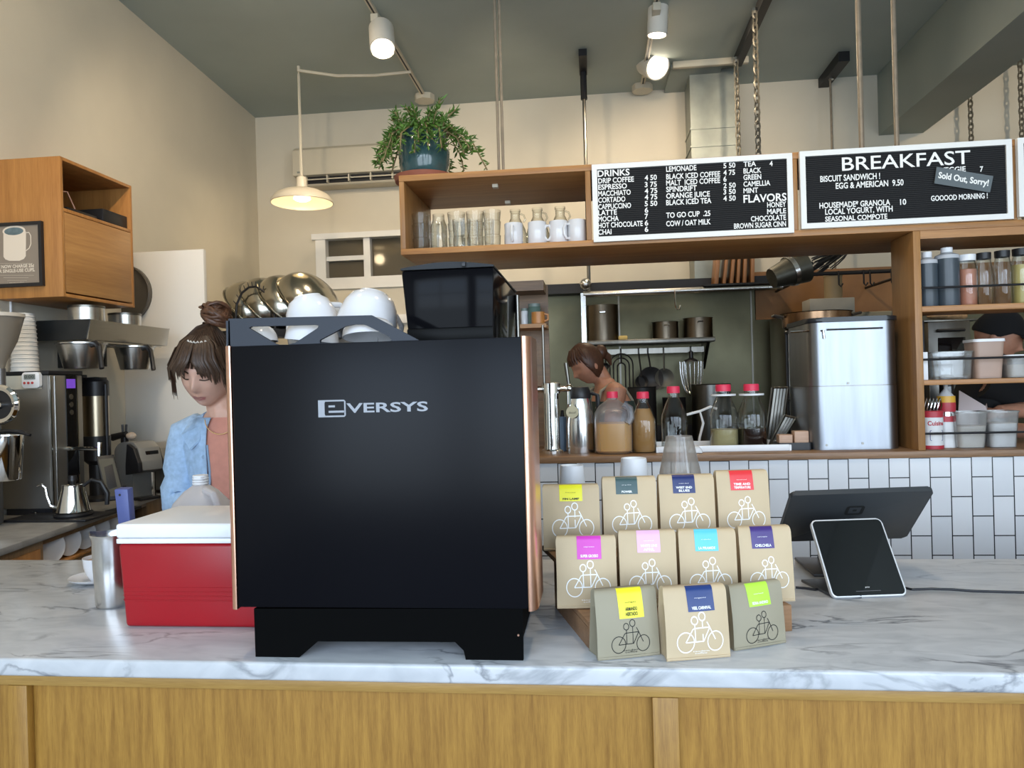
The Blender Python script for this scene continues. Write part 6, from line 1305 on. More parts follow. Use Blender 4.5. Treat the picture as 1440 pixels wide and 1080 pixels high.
# paper cups on the brewer and the timer
Yc = 3.268; p = at(35, 520, Yc); s = mpp(p); H = (at(35, 441, Yc).z-bz1); n = 14; O = Vector((at(35, 500, Yc).x, Yc, bz1+.0006)); prof = [(0, 0), (18*s, 0)]
for k in range(n): z_ = H*k/n; prof += [(17.6*s-.28*s*k+.4*s, z_+.001), (17.6*s-.28*s*k+.4*s, z_+H/n*.3), (17*s-.28*s*k, z_+H/n*.35), (17*s-.28*s*k, z_+H/n*.97)]
prof += [(12.6*s, H), (11.6*s, H), (11.4*s, H-.006), (0, H-.006)]
b = B(O); b.lathe(O, prof, 28); tagit(b.obj('paper_cup_stack', PAPERC), 'tall stack of cream paper cups on top of the steel brewer', 'cup stack')
a = at(35, 546, bY0-.004); c = at(59, 523, bY0-.004); O = Vector(((a.x+c.x)/2, bY0-.012, a.z)); tm = thing('kitchen_timer', 'small white kitchen timer stuck on the steel brewer', 'timer', O)
b = B(O); b.prism(rrect(a.x, a.z, c.x, c.z, .014), lambda u, v, t: (u, t, v), bY0-.022, bY0-.0036, .003); b.obj('case', WHITEP, tm)
b = B(O); b.box((a.x+.012, bY0-.0235, c.z-.034), (c.x-.020, bY0-.0222, c.z-.010)); b.obj('display', M('lcd_grey', (.22, .25, .24), .3, var=0), tm)
b = B(O); b.text('0:00', lambda x, z: (x, bY0-.0238, z), a.x+.016, c.z-.028, .013, c.x-.026); b.obj('digits', INKB, tm, 0)
for k in range(3): b = B(O); xx = a.x+.014+.020*k; b.cyl((xx, bY0-.0245, a.z+.024), (xx, bY0-.0222, a.z+.024), .006, n=12); b.obj('button', M('red_button', (.5, .06, .06), .4, var=0), tm)
# gooseneck kettle on its black base
Yk = 3.12; O = Vector((at(103, 700, Yk).x, Yk, ZW+.0006)); s = mpp(O)
bs = thing('kettle_base', 'black round heating base and tray under the steel gooseneck kettle', 'kettle base', O)
b = B(O); b.box((O.x-.27, Yk-.10, ZW+.0006), (O.x+.13, Yk+.12, ZW+.012), .004); b.obj('tray', BLACK, bs)
b = B(O); b.lathe((O.x, O.y, ZW+.0122), [(0, 0), (24*s, 0), (25*s, 2*s), (24*s, 5*s), (0, 5*s)], 32); b.obj('heating_plate', BLACKM, bs)
zk0 = ZW+.0125+5.3*s; O = Vector((O.x, O.y, zk0)); kt = thing('gooseneck_kettle', 'polished steel gooseneck kettle with a black handle on the black base', 'kettle', O)
b = B(O); b.lathe(O, [(0, 0), (21*s, 0), (22*s, 1.5*s), (21*s, 5*s), (14.5*s, 34*s), (14.5*s, 38*s), (13*s, 39*s), (0, 39.5*s)], 36); b.obj('body', CHROME, kt)
b = B(O); b.cyl(O+Vector((0, 0, 39.6*s)), O+Vector((0, 0, 44*s)), 3*s, 5*s); b.cyl(O+Vector((0, 0, 44*s)), O+Vector((0, 0, 51*s)), 6*s, 5*s); b.obj('lid_knob', BLACK, kt)
b = B(O); b.tube([O+Vector((-18*s, -.02, 6*s)), O+Vector((-27*s, -.03, 10*s)), O+Vector((-31*s, -.035, 24*s)), O+Vector((-32*s, -.04, 36*s)), O+Vector((-37*s, -.045, 41*s)), O+Vector((-42*s, -.05, 39*s))], [3.2*s, 2.8*s, 2.3*s, 2*s, 1.8*s, 1.7*s], 10); b.obj('spout', CHROME, kt)
b = B(O); b.tube([O+Vector((12*s, .01, 35*s)), O+Vector((24*s, .02, 44*s)), O+Vector((36*s, .03, 40*s)), O+Vector((44*s, .035, 24*s)), O+Vector((43*s, .035, 8*s))], [2.2*s, 2.6*s, 3.4*s, 3.6*s, 3*s], 10); b.obj('handle', BLACK, kt)
# thermal server
Ys = 3.64; O = Vector((at(137, 640, Ys).x, Ys, ZW+.0006)); s = mpp(O); zc = at(137, 645, Ys).z-ZW
BRZ = M('bronze_steel', (.42, .35, .25), .3, 1, var=.05)
t = thing('thermal_server', 'black and bronze thermal coffee server behind the steel brewer', 'coffee server', O); h0 = zc/s
for nm, m, pr in (('base', BLACK, [(0, 0), (18*s, 0), (18*s, 4*s), (11*s, 8*s), (11*s, (h0-8)*s), (17*s, (h0-2)*s), (17.5*s, (h0+32)*s), (0, (h0+32)*s)]), ('body', BRZ, [(0, (h0+32)*s), (16.5*s, (h0+32)*s), (16.5*s, (h0+88)*s), (0, (h0+88)*s)]), ('lid', BLACK, [(0, (h0+88)*s), (17*s, (h0+88)*s), (17*s, (h0+108)*s), (12*s, (h0+114)*s), (0, (h0+115)*s)])):
    b = B(O); b.lathe(O, pr, 32); b.obj(nm, m, t)
b = B(O); b.box((O.x-20*s, Ys-22*s, O.z+(h0+104)*s), (O.x-9*s, Ys-4*s, O.z+(h0+118)*s), .003); b.box((O.x-10*s, Ys-12*s, O.z+(h0+110)*s), (O.x+15*s, Ys+4*s, O.z+(h0+114)*s), .003); b.obj('spout', BLACK, t)
b = B(O); b.cyl((O.x+19*s, Ys-5*s, O.z+(h0+4)*s), (O.x+19*s, Ys-5*s, O.z+(h0+104)*s), 2.2*s, n=8); b.obj('gauge_tube', BLACKM, t)
b = B(O); b.ball((O.x-13*s, Ys-14*s, O.z+(h0+98)*s), 2.4*s); b.obj('button', CHROME, t)
# leaning black tablet and levers beside the brewer
Yt_ = 3.26; c4 = [at(149, 692, Yt_-.03), at(176, 686, Yt_+.02), at(160, 640, Yt_+.06), at(135, 642, Yt_+.01)]
dz = ZW+.0015-c4[0].z; O = Vector((c4[0].x, c4[0].y, ZW)); tt = thing('leaning_tablet', 'dark tablet leaning on a black stand beside the gooseneck kettle', 'tablet', O)
c4[0].z = c4[1].z = ZW+.06; nr = (c4[1]-c4[0]).cross(c4[3]-c4[0]).normalized()*.010
b = B(O); b.hexa([p+nr for p in c4], [p-nr for p in c4], .003); b.obj('tablet', BLACKM, tt)
nn = -nr if nr.y > 0 else nr
b = B(O); qd = [c4[0].lerp(c4[2], .08), c4[1].lerp(c4[3], .08), c4[2].lerp(c4[0], .08), c4[3].lerp(c4[1], .08)]; b.f([b.v(p+nn*1.08) for p in qd]); b.obj('screen', M('dull_screen', (.07, .066, .05), .25, var=0), tt, 0)
m_ = (c4[0]+c4[1])/2; b = B(O); b.box((m_.x-.05, m_.y-.01, ZW+.0006), (m_.x+.05, m_.y+.12, ZW+.012)); b.box((m_.x-.02, m_.y+.03, ZW+.012), (m_.x+.02, m_.y+.05, ZW+.12)); b.obj('stand', BLACKM, tt)
Yv = 3.95; O = Vector((at(176, 640, Yv).x, Yv, ZW+.0006)); s = mpp(O); tl_ = thing('drink_tap', 'black tap with a forked handle and a pale knob behind the dark tablet', 'tap', O)
zt_ = at(176, 605, Yv).z-O.z
b = B(O); b.cyl(O, O+Vector((0, 0, zt_-.02)), 6*s, 5*s); b.cyl(O+Vector((-18*s, 0, zt_-.04)), O+Vector((6*s, -.02, zt_-.02)), 5*s, 4*s); b.obj('column', BLACK, tl_)
b = B(O); b.tube([O+Vector((-2*s, 0, zt_-.03)), O+Vector((-3*s, 0, zt_+8*s))], 1.5*s, 6); b.tube([O+Vector((2*s, 0, zt_-.03)), O+Vector((3*s, 0, zt_+8*s))], 1.5*s, 6); b.obj('forked_handle', BLACK, tl_)
b = B(O); b.ball(O+Vector((13*s, -.02, zt_-8*s)), 6*s, 1.2, 1, .9); b.obj('knob', M('pale_knob', (.55, .45, .36), .5, var=0), tl_)
# hooded countertop machines
GH = M('warm_grey_hood', (.22, .215, .20), .35, .3, var=.03)
for px, Ym, yt, lb in ((199, 3.70, 620, 'grey hooded countertop machine with a small dark screen, nearer of the two'), (229, 3.98, 621, 'grey hooded countertop machine farther along the worktop by the denim jacket')):
    O = Vector((at(px, 650, Ym).x-.02, Ym, ZW+.0006)); s = mpp(O); H = at(px, yt, Ym).z-O.z
    t = thing('countertop_machine', lb, 'machine', O, R_(62), 'hooded machines on the worktop')
    b = B(); w_ = .115; pr = [(.13, 0), (.13, H*.80)]+[(.13*math.cos(PI/2*k/8)-.0, H*.80+H*.2*math.sin(PI/2*k/8)) for k in range(1, 9)]+[(-.06, H), (-.11, H*.90), (-.135, H*.68), (-.14, H*.52), (-.05, H*.46), (-.05, 0)]
    b.prism([(-u, v) for u, v in pr], lambda u, v, q: (q, -u, v), -w_/2, w_/2, .004); b.obj('housing', GH, t)
    b = B(); pr2 = [(u*1.0, v) for u, v in ((-.04, H*.97), (-.10, H*.90), (-.145, H*.66), (-.15, H*.50), (-.02, H*.44), (-.02, H*.6))]
    b.prism([(u, v) for u, v in pr2], lambda u, v, q: (q, u, v), -w_/2-.022, -w_/2-.0005, .002); b.obj('front_guard', BLACK, t)
    b = B(); b.hexa([(-.025, -.139, H*.54), (.045, -.139, H*.54), (.045, -.132, H*.54), (-.025, -.132, H*.54)], [(-.025, -.120, H*.84), (.045, -.120, H*.84), (.045, -.112, H*.84), (-.025, -.112, H*.84)], .002); b.obj('screen', BLACKG, t)
    b = B(); b.box((-w_/2, -.12, 0), (w_/2, -.0495, .015), .003); b.obj('drip_tray', BLACKM, t)
    b = B(); b.cyl((.03, -.09, .016), (.03, -.09, H*.46), .012, n=10); b.obj('leg', CHROME, t)
# grinder at the left edge
Yg = 2.98; O = Vector((at(2, 600, Yg).x, Yg, ZW+.0006)); s = mpp(O)
gr = thing('coffee_grinder', 'coffee grinder with a clear hopper and a chrome ringed knob at the left edge', 'grinder', O)
def gz(y): return at(2, y, Yg).z-O.z
zc_ = O.z+gz(569)
b = B(O); b.lathe(O, [(0, gz(518)), (6*s, gz(518)), (9*s, gz(508)), (22*s, gz(480)), (31*s, gz(446)), (31.5*s, gz(443)), (29*s, gz(443)), (20*s, gz(480)), (5*s, gz(512)), (0, gz(512))], 32); b.obj('hopper', glassmat('smoky_hopper', (.75, .71, .64), (.5, .47, .42), .2, .45, (.55, .50, .43)), gr)
b = B(O); b.lathe(O, [(0, gz(446)), (32*s, gz(446)), (32*s, gz(441)), (0, gz(440))], 32); b.obj('hopper_lid', M('hopper_lid', (.50, .46, .40), .4, var=0), gr)
b = B(O); b.lathe(O, [(0, gz(548)), (7*s, gz(548)), (7*s, gz(518)), (0, gz(518))], 20); b.box((O.x-.18, Yg-.05, O.z), (O.x-.012, Yg+.02, O.z+gz(548)), .012); b.cyl((O.x+16*s, Yg-.052, zc_), (O.x+2*s, Yg+.01, zc_), 18*s); b.obj('body', M('grinder_grey', (.16, .155, .15), .35, .6, var=.05), gr)
zc = O.z+gz(569); m = Euler((R_(90), 0, 0)).to_matrix()
b = B(O); b.lathe((O.x+16*s, Yg-.052, zc), [(20*s, 0), (27*s, 0), (28*s, .012), (25*s, .022), (20*s, .018), (20*s, 0)], 36, rot=m); b.obj('ring', CHROME, gr)
b = B(O); b.lathe((O.x+16*s, Yg-.052, zc), [(0, 0), (20*s, 0), (19*s, .012), (6*s, .014), (5*s, .03), (0, .032)], 36, rot=m); b.obj('dial', BLACK, gr)
b = B(O); b.cyl((O.x+22*s, Yg-.05, zc), (O.x+22*s, Yg-.09, zc), 3.5*s); b.obj('dial_screw', CHROME, gr)
b = B(O); zl = O.z+gz(606); b.tube([(O.x+8*s, Yg-.06, zl), (O.x+32*s, Yg-.075, zl+.002), (O.x+52*s, Yg-.08, zl-.004), (O.x+66*s, Yg-.085, zl-.016)], [.009, .009, .010, .006], 8); b.obj('lever', BLACK, gr)
b = B(O); b.box((O.x-.18, Yg-.16, O.z), (O.x-.02, Yg-.051, O.z+.03), .006); b.obj('base', M('grinder_base', (.45, .44, .42), .4, .3, var=0), gr)
zt_ = O.z+gz(611); z0 = O.z+gz(672); xx = O.x+25*s
t = thing('dosing_cup', 'polished steel dosing cup held under the grinder at the left edge', 'cup', (xx, Yg-.085, z0))
b = B((xx, Yg-.085, z0)); h_ = zt_-z0; b.lathe((xx, Yg-.085, z0), [(0, 0), (20*s, 0), (21*s, .004), (25*s, h_), (23.5*s, h_), (19.5*s, .006), (0, .006)], 32); b.obj('cup', CHROME, t)
b = B((xx, Yg-.085, z0)); b.box((xx-28*s, Yg-.07, z0-.008), (xx-2*s, Yg-.052, z0-.0005)); b.obj('fork', BLACKM, t)
# wooden block and white handled tool at the left edge
a = az(33, 711, ZW+.012); b = B((a.x-.1, 2.9, ZW+.0006)); b.box((a.x-.16, a.y-.02, ZW+.0006), (a.x, a.y+.05, ZW+.028), .003); tagit(b.obj('wood_block', PALE), 'small pale wooden block on the grey worktop under the grinder', 'block')
q = [az(x, y, ZW+.016) for x, y in ((-20, 717), (5, 717), (30, 714), (44, 717), (50, 721))]
b = B((q[2].x, q[2].y, ZW+.0006)); b.tube(q, [.013, .014, .0155, .012, .004], 12, flat=.7); tagit(b.obj('silver_tool_handle', CHROME), 'silver tool handle lying on the grey worktop at the left edge', 'tool')
b = B(); p0 = ax(16, 424, cX-.06); b.o = Vector((cX-.28, 3.3, 1.7)); x_ = at(15, 430, 3.3).x; b.tube([(x_, 3.3, cz0-.0005), (x_, 3.3, 1.85), (x_-.02, 3.32, 1.66)], .006, 6); tagit(b.obj('electric_cable', WHITEP), 'white cord dropping from the underside of the wall cabinet', 'cord')
# ================================================================== MIXING BOWLS ON A SHELF BEYOND THE BARISTA
Yb_ = 5.1; zsb = at(390, 466, Yb_).z; a = at(296, 440, Yb_); c = at(500, 440, Yb_)
O = Vector(((a.x+c.x)/2, 5.3, 0)); t = thing('bowl_rack', 'dark wire rack behind the coffee machine carrying the steel mixing bowls', 'rack', O)
b = B(O); b.box((a.x, Yb_-.2, zsb-.03), (c.x, Yb_+.30, zsb)); b.obj('shelf_board', BLACKM, t)
for x in (a.x+.01, c.x-.03):
    for y in (Yb_-.19, Yb_+.27): b = B(O); b.cyl((x+.01, y, 0), (x+.01, y, zsb-.0305), .015, n=8); b.obj('leg', BLACKM, t)
b = B(O); b.box((a.x, Yb_+.28, zsb+.001), (at(320, 440, Yb_).x, Yb_+.30, at(300, 414, Yb_).z)); b.obj('side_panel', BLACKM, t)
BOWL = M('old_bowl_steel', (.44, .42, .36), .2, 1, var=.12, scale=5)
for k, (px, r, dy) in enumerate(((345, 44, .10), (372, 46, .06), (402, 47, .02), (434, 48, -.03))):
    p = at(px, 440, Yb_); s = mpp(p); R0 = r*s; m = Euler((0, R_(48), R_(-12))).to_matrix()
    prof = [(R0*math.sin(PI/2*(1-i/14)), -R0*.80+R0*.80*(1-math.cos(PI/2*(1-i/14)))) for i in range(15)]
    prof = [(R0, 0)]+[(R0*math.cos(PI/2*i/12)**.8, R0*.78*math.sin(PI/2*i/12)) for i in range(1, 12)]+[(0, R0*.78)]
    inner = [(u*.985, v*.98) for u, v in prof[::-1]]
    cz_ = zsb+R0*math.sin(R_(48))+.004
    O = Vector((p.x, Yb_+dy, zsb+.001)); b = B(O); b.lathe((p.x, Yb_+dy, cz_), [(R0*1.05, -.004), (R0*1.05, .003)]+prof+inner+[(R0*1.05, -.004)], 48, rot=m)
    tagit(b.obj('mixing_bowl', BOWL), 'steel mixing bowl, %s of the leaning nested row behind the cups' % ('leftmost', 'second from the left', 'third from the left', 'rightmost')[k], 'bowl', 'nested steel mixing bowls')
p = at(357, 420, Yb_-.25); s = mpp(p); O = Vector((p.x, Yb_-.19, zsb+.001)); t = thing('wire_comb', 'dark arched wire with short teeth in front of the leftmost mixing bowls', 'wire', O)
z0 = zsb+.001; pts = [Vector((at(x, y, Yb_-.19).x, Yb_-.19, at(x, y, Yb_-.19).z)) for x, y in ((333, 428), (340, 412), (350, 404), (360, 403), (370, 409), (379, 419), (385, 432))]; pts = [Vector((pts[0].x-.02, Yb_-.19, z0+.004))]+pts+[Vector((pts[-1].x+.005, Yb_-.19, z0+.004))]
b = B(O); b.tube(pts, .008, 6); b.obj('wire', BLACKM, t)
b = B(O)
for i in range(1, 8):
    for f in (0, .5): q = pts[i].lerp(pts[min(i+1, 8)], f); d = (q-Vector((p.x, Yb_-.19, z0+.03))).normalized(); b.cyl(q, q+d*.035, .004, .003, n=5)
b.obj('teeth', BLACKM, t)
# ================================================================== PEOPLE
def gauss(x, z, cx, cz, sx_, sz_): return math.exp(-((x-cx)/sx_)**2-((z-cz)/sz_)**2)
def head_pt(th, ph, grow=0.0, feat=1.0):
    """point of a head looking along -Y; th 0..pi from crown to chin, ph angle round, 0 = face"""
    dx, dy, dz = math.sin(th)*math.sin(ph), -math.sin(th)*math.cos(ph), math.cos(th)
    x, y, z = dx*.074, dy*.094, dz*.116
    if z < 0:
        t = -z/.116; x *= 1-.24*t*t; y *= (1-.10*t) if dy < 0 else (1-.42*t)
    if dy < 0 and feat:
        f = 0
        f += .019*gauss(x, z, 0, -.026, .011, .014)+.011*gauss(x, z, 0, -.008, .008, .024)           # nose
        f -= .010*gauss(x, z, .031, .006, .016, .012)+.010*gauss(x, z, -.031, .006, .016, .012)       # sockets
        f += .004*gauss(x, z, .031, .004, .010, .008)+.004*gauss(x, z, -.031, .004, .010, .008)       # lids
        f += .004*gauss(x, z, .0, .030, .045, .012)                                                   # brow
        f += .007*gauss(x, z, 0, -.056, .017, .006)+.007*gauss(x, z, 0, -.067, .014, .006)-.003*gauss(x, z, 0, -.0615, .018, .003)
        f += .009*gauss(x, z, 0, -.094, .020, .014)
        f += .003*gauss(x, z, .042, -.024, .016, .016)+.003*gauss(x, z, -.042, -.024, .016, .016)
        y -= f*feat
    return Vector((x, y, z))*(1+grow)
def head(b, M4, n=56, m=44):
    g = []
    for i in range(m+1):
        th = PI*i/m
        g.append([b.v(M4 @ head_pt(th, 2*PI*j/n-PI)) for j in range(n)] if 0 < i < m else [b.v(M4 @ head_pt(th, 0))])
    for A, C in zip(g, g[1:]):
        for j in range(n):
            k = (j+1) % n
            if len(A) == 1: b.f([A[0], C[k], C[j]])
            elif len(C) == 1: b.f([A[j], A[k], C[0]])
            else: b.f([A[j], A[k], C[k], C[j]])
    for sx_ in (-1, 1):                                                # ears
        r = (M4.to_3x3().normalized()); b.ball(M4 @ Vector((sx_*.074, .008, -.012)), .030, .32, .62, 1.05, 14, 10, rot=r)
def loft(b, secs, n=28, a0=0, a1=2*PI, grow=0, cap=True):
    """secs: (centre, half width vector, half depth vector)"""
    R = []; full = a1-a0 > 6.28
    for c, u, v in secs:
        c, u, v = Vector(c), Vector(u), Vector(v); ul, vl = u.length, v.length
        u = u*(1+grow/ul); v = v*(1+grow/vl)
        R.append([b.v(c+u*math.cos(a0+(a1-a0)*k/(n if full else n-1))+v*math.sin(a0+(a1-a0)*k/(n if full else n-1))) for k in range(n)])
    for A, C in zip(R, R[1:]):
        for k in range(n if full else n-1): b.f([A[k], A[(k+1) % n], C[(k+1) % n], C[k]])
    if cap and full: b.f(R[0][::-1]); b.f(R[-1])
    return R
def limb(b, pts, rs, n=14, grow=0):
    P_ = [Vector(p) for p in pts]; Q = []; Rr = []
    for i in range(len(P_)-1):
        for k in range(5):
            t = k/5; Q.append(P_[i].lerp(P_[i+1], t)); Rr.append(rs[i]*(1-t)+rs[i+1]*t+grow)
    Q.append(P_[-1]); Rr.append(rs[-1]+grow); b.tube(Q, Rr, n)
def hand(b, wrist, d, up, s=1.0, curl=.5, side=1):
    """palm, four unequal bent fingers and a thumb; d = direction of the fingers, up = back of the hand"""
    d = Vector(d).normalized(); up = Vector(up); up = (up-d*up.dot(d)).normalized(); lat = d.cross(up)*side; w = Vector(wrist)
    m = Matrix((lat, d, up)).transposed(); b.ball(w+d*.045*s, .045*s, .92, 1.1, .36, 14, 8, rot=m)
    for k, (L, o) in enumerate(((.068, -.030), (.078, -.010), (.073, .010), (.056, .029))):
        p = w+d*.082*s+lat*o*s; q = p+d*L*.5*s-up*L*.18*curl*s; r = q+d*L*.32*s-up*L*.36*curl*s; e = r+d*L*.16*s-up*L*.30*curl*s
        b.tube([p-d*.02*s, p, q, r, e], [.0088*s, .0088*s, .0082*s, .0074*s, .005*s], 8)
    p = w+d*.03*s-lat*.036*s; b.tube([p+lat*.012*s, p, p+d*.030*s-lat*.018*s-up*.008*s, p+d*.056*s-lat*.016*s-up*.016*s], [.011*s, .0105*s, .0095*s, .006*s], 8)
def body_obj(b, mat, t, vox=.0048):
    o = b.obj('body', mat, t, 180)
    r = o.modifiers.new('remesh', 'REMESH'); r.mode = 'VOXEL'; r.voxel_size = vox; r.use_smooth_shade = True
    s = o.modifiers.new('smooth', 'SMOOTH'); s.factor = .5; s.iterations = 2
    return o
def trousers(t, O, c, z1, dx=.09, rs=(.085, .062, .05), mat=None):
    b = B(O)
    loft(b, [((c.x, c.y, z1), (.16, 0, 0), (0, .11, 0)), ((c.x, c.y, z1-.12), (.175, 0, 0), (0, .12, 0)), ((c.x, c.y, z1-.18), (.165, 0, 0), (0, .11, 0))])
    for s_ in (-1, 1): limb(b, [(c.x+s_*dx, c.y, z1-.12), (c.x+s_*dx, c.y-.01, .48), (c.x+s_*dx*1.05, c.y+.01, .07)], rs)
    b.obj('trousers', mat or M('dark_trousers', (.03, .035, .05), .85), t)
    for s_ in (-1, 1):
        b = B(O); b.ball((c.x+s_*dx*1.05, c.y-.04, .042), .055, .85, 2.2, .75); b.obj('shoe', BLACK, t)
# ------------------------------------------------------------------ barista behind the counter
Yh = 2.37; hc = at(292, 520, Yh); sc_ = 1.0
tc_ = Vector((at(337, 640, 2.47).x, 2.475, 0)); O = Vector((tc_.x, tc_.y, 0))
pe1 = thing('person', 'person with a brown hair bun, light blue denim jacket and salmon shirt, looking down', 'person', O)
HM = Matrix.Translation(hc) @ Euler((R_(22), R_(5), R_(4))).to_matrix().to_4x4() @ Matrix.Scale(1.09, 4)
zsh = 1.345
def tsec(g=0):
    c = tc_; return [((c.x, c.y+.01, .95), (.155+g, 0, 0), (0, .105+g, 0)), ((c.x, c.y+.005, 1.08), (.150+g, 0, 0), (0, .100+g, 0)), ((c.x, c.y-.005, 1.20), (.168+g, 0, 0), (0, .112+g, 0)), ((c.x-.004, c.y-.01, zsh-.05), (.182+g, 0, 0), (0, .105+g, 0)), ((c.x-.008, c.y-.012, zsh+.01), (.165+g, 0, 0), (0, .085+g, 0)), ((c.x-.015, c.y-.018, zsh+.045), (.105+g, 0, 0), (0, .066+g, 0)), ((c.x-.03, c.y-.03, zsh+.075), (.058+g, 0, 0), (0, .055+g, 0))]
nb = Vector((tc_.x-.03, tc_.y-.03, zsh+.05)); hb = HM @ Vector((0, .03, -.07))
shR = Vector((tc_.x-.175, tc_.y-.01, zsh-.02)); elR = Vector((at(251, 705, 2.46).x+.02, 2.44, 1.10)); wrR = Vector((-1.02, 2.24, 1.02))
shL = Vector((tc_.x+.165, tc_.y-.01, zsh-.02)); elL = Vector((tc_.x+.22, 2.44, 1.10)); wrL = Vector((-.86, 2.26, 1.02))
b = B(O); head(b, HM); limb(b, [nb-Vector((0, 0, .04)), nb.lerp(hb, .5), hb], [.058, .050, .052]); loft(b, tsec())
limb(b, [shR, elR, wrR], [.052, .040, .027]); limb(b, [shL, elL, wrL], [.052, .040, .027])
hand(b, wrR, (.7, -.55, -.15), (0, 0, 1), .95); hand(b, wrL, (-.4, -.6, -.15), (0, 0, 1), .95, side=-1)
body_obj(b, SKIN, pe1)
b = B(O); loft(b, tsec(.006)[:6], cap=False); b.obj('shirt', SALMON, pe1)
b = B(O)
R1 = loft(b, tsec(.016)[:6], 40, -PI/2+R_(24), 1.5*PI-R_(17), cap=False)
for v_ in b.bm.verts:                                  # folds
    p = v_.co; p += Vector((math.sin(p.z*46+p.x*30), math.cos(p.z*38), 0))*.003
for s_, e_, w_ in ((shR, elR, wrR), (shL, elL, wrL)):
    inw = Vector((.07 if s_.x < tc_.x else -.07, 0, .012)); P_ = [s_+inw, s_+inw*.45+Vector((0, 0, .006))]; Rr = [.045, .066]
    for k in range(13):
        t = k/12; q_ = s_.lerp(e_, t*2) if t < .5 else e_.lerp(w_, (t-.5)*1.7); P_.append(q_+Vector((math.sin(k*2.1)*.003, math.cos(k*1.7)*.003, 0))); Rr.append((.074-.022*t)+.0035*math.sin(k*2.6))
    b.tube(P_, Rr, 18)
jk = b.obj('denim_jacket', DENIM, pe1, 60)
sm = jk.modifiers.new('thickness', 'SOLIDIFY'); sm.thickness = .005; sm.offset = 0
for s_ in (-1, 1):                                     # collar and front seam
    b = B(O)
    base = [Vector((nb.x+s_*.062, nb.y+.045, zsh+.075)), Vector((nb.x+s_*.075, nb.y-.01, zsh+.055)), Vector((nb.x+s_*.058, nb.y-.062, zsh+.015)), Vector((nb.x+s_*.050, nb.y-.085, zsh-.03))]
    out = [base[0]+Vector((s_*.022, .015, -.028)), base[1]+Vector((s_*.045, -.012, -.025)), base[2]+Vector((s_*.060, -.020, -.030)), base[3]+Vector((s_*.030, -.014, -.032))]
    for k in range(3):
        q_ = [base[k], base[k+1], out[k+1], out[k]]; b.hexa(q_, [p+Vector((s_*.002, -.004, .005)) for p in q_])
    b.obj('collar', DENIM, jk)
b = B(O)
for s_ in (-1,):
    x = lambda z: tc_.x+s_*(.054+.004*math.sin(z*30)); b.tube([(x(z), tc_.y-.118+.02*max(0, z-1.25), z) for z in [1.0+.03*k for k in range(11)]], .0045, 6)
    for z in (1.06, 1.16, 1.26): b.cyl((x(z)-.012, tc_.y-.120, z), (x(z)-.012, tc_.y-.126, z), .007, n=10)
b.obj('button_placket', M('denim_seam', (.24, .34, .48), .8, var=.1), jk)
b = B(O); c = Vector((nb.x+.02, nb.y-.055, zsh+.01)); b.tube([c+Vector((.055*math.cos(PI+PI*k/12), -.028-.006*math.sin(PI*k/12), .03+.05*math.sin(PI+PI*k/12))) for k in range(13)], .0016, 5); b.obj('necklace', M('gold_chain', (.7, .5, .25), .25, 1, var=0), pe1)
trousers(pe1, O, tc_, .97)
# face details
def onface(x, z, off=.0):
    # place on the face at head coordinates (x, z)
    best = None
    th0 = math.acos(max(-1, min(1, z/.116)))
    sc = math.sin(th0) or 1e-3; t = max(0, -z/.116); xx = x/(.074*(1-.24*t*t)); ph = math.asin(max(-1, min(1, xx/sc)))
    p = head_pt(th0, ph); return HM @ (p+Vector((0, -off, 0)))
b = B(O)
for s_ in (-1, 1): b.ribbon([(s_*(.016+.007*k), .004-.004*math.sin(PI*k/4)) for k in range(5)], .0035, lambda x, z: onface(x, z, .0035))
b.obj('eyelashes', HAIR, pe1, normals=False)
b = B(O)
for s_ in (-1, 1): b.ribbon([(s_*(.013+.009*k), .024+.004*math.sin(PI*k/4)) for k in range(5)], .006, lambda x, z: onface(x, z, .0025))
b.obj('eyebrows', HAIR, pe1, normals=False)
b = B(O); b.ribbon([(-.020, -.062), (-.010, -.058), (0, -.0595), (.010, -.058), (.020, -.062)], .006, lambda x, z: onface(x, z, .0022)); b.ribbon([(-.017, -.065), (0, -.069), (.017, -.065)], .007, lambda x, z: onface(x, z, .0022)); b.obj('lips', M('lip', (.46, .17, .15), .4, var=0), pe1, normals=False)
# hair: shell, fringe locks, bun
rh = random.Random(11)
def hair_shell(b, HMx, front=.052, low=-.055, grow=.10, n=44, m=26):
    g = []
    for i in range(m+1):
        th = PI*.78*i/m; row = []
        for j in range(n):
            ph = 2*PI*j/n; p = head_pt(max(th, 1e-3), ph, 0, 0); lim = front if math.cos(ph) > .55 else (low if math.cos(ph) < .1 else front+(low-front)*(.55-math.cos(ph))/.45)
            z = max(p.z, lim); k = grow*(1 if p.z > lim else .55)+.012*math.sin(ph*23+th*3)
            if p.z < lim:
                tt = math.acos(max(-1, min(1, lim/.116))); p = head_pt(tt, ph, 0, 0)
            row.append(b.v(HMx @ (p*(1+k))))
        g.append(row)
    for A, C in zip(g, g[1:]):
        for j in range(n): b.f([A[j], A[(j+1) % n], C[(j+1) % n], C[j]])
b = B(O); hair_shell(b, HM); hr = b.obj('hair', HAIR, pe1, 180)
def lock(b, a, pts, r0):
    Q = [HM @ Vector(p) for p in pts]; n = len(Q); b.tube(Q, [r0*(.9 if k == 0 else 1 if k < n-1 else .15) for k in range(n)], 6, flat=.5)
b = B(O)
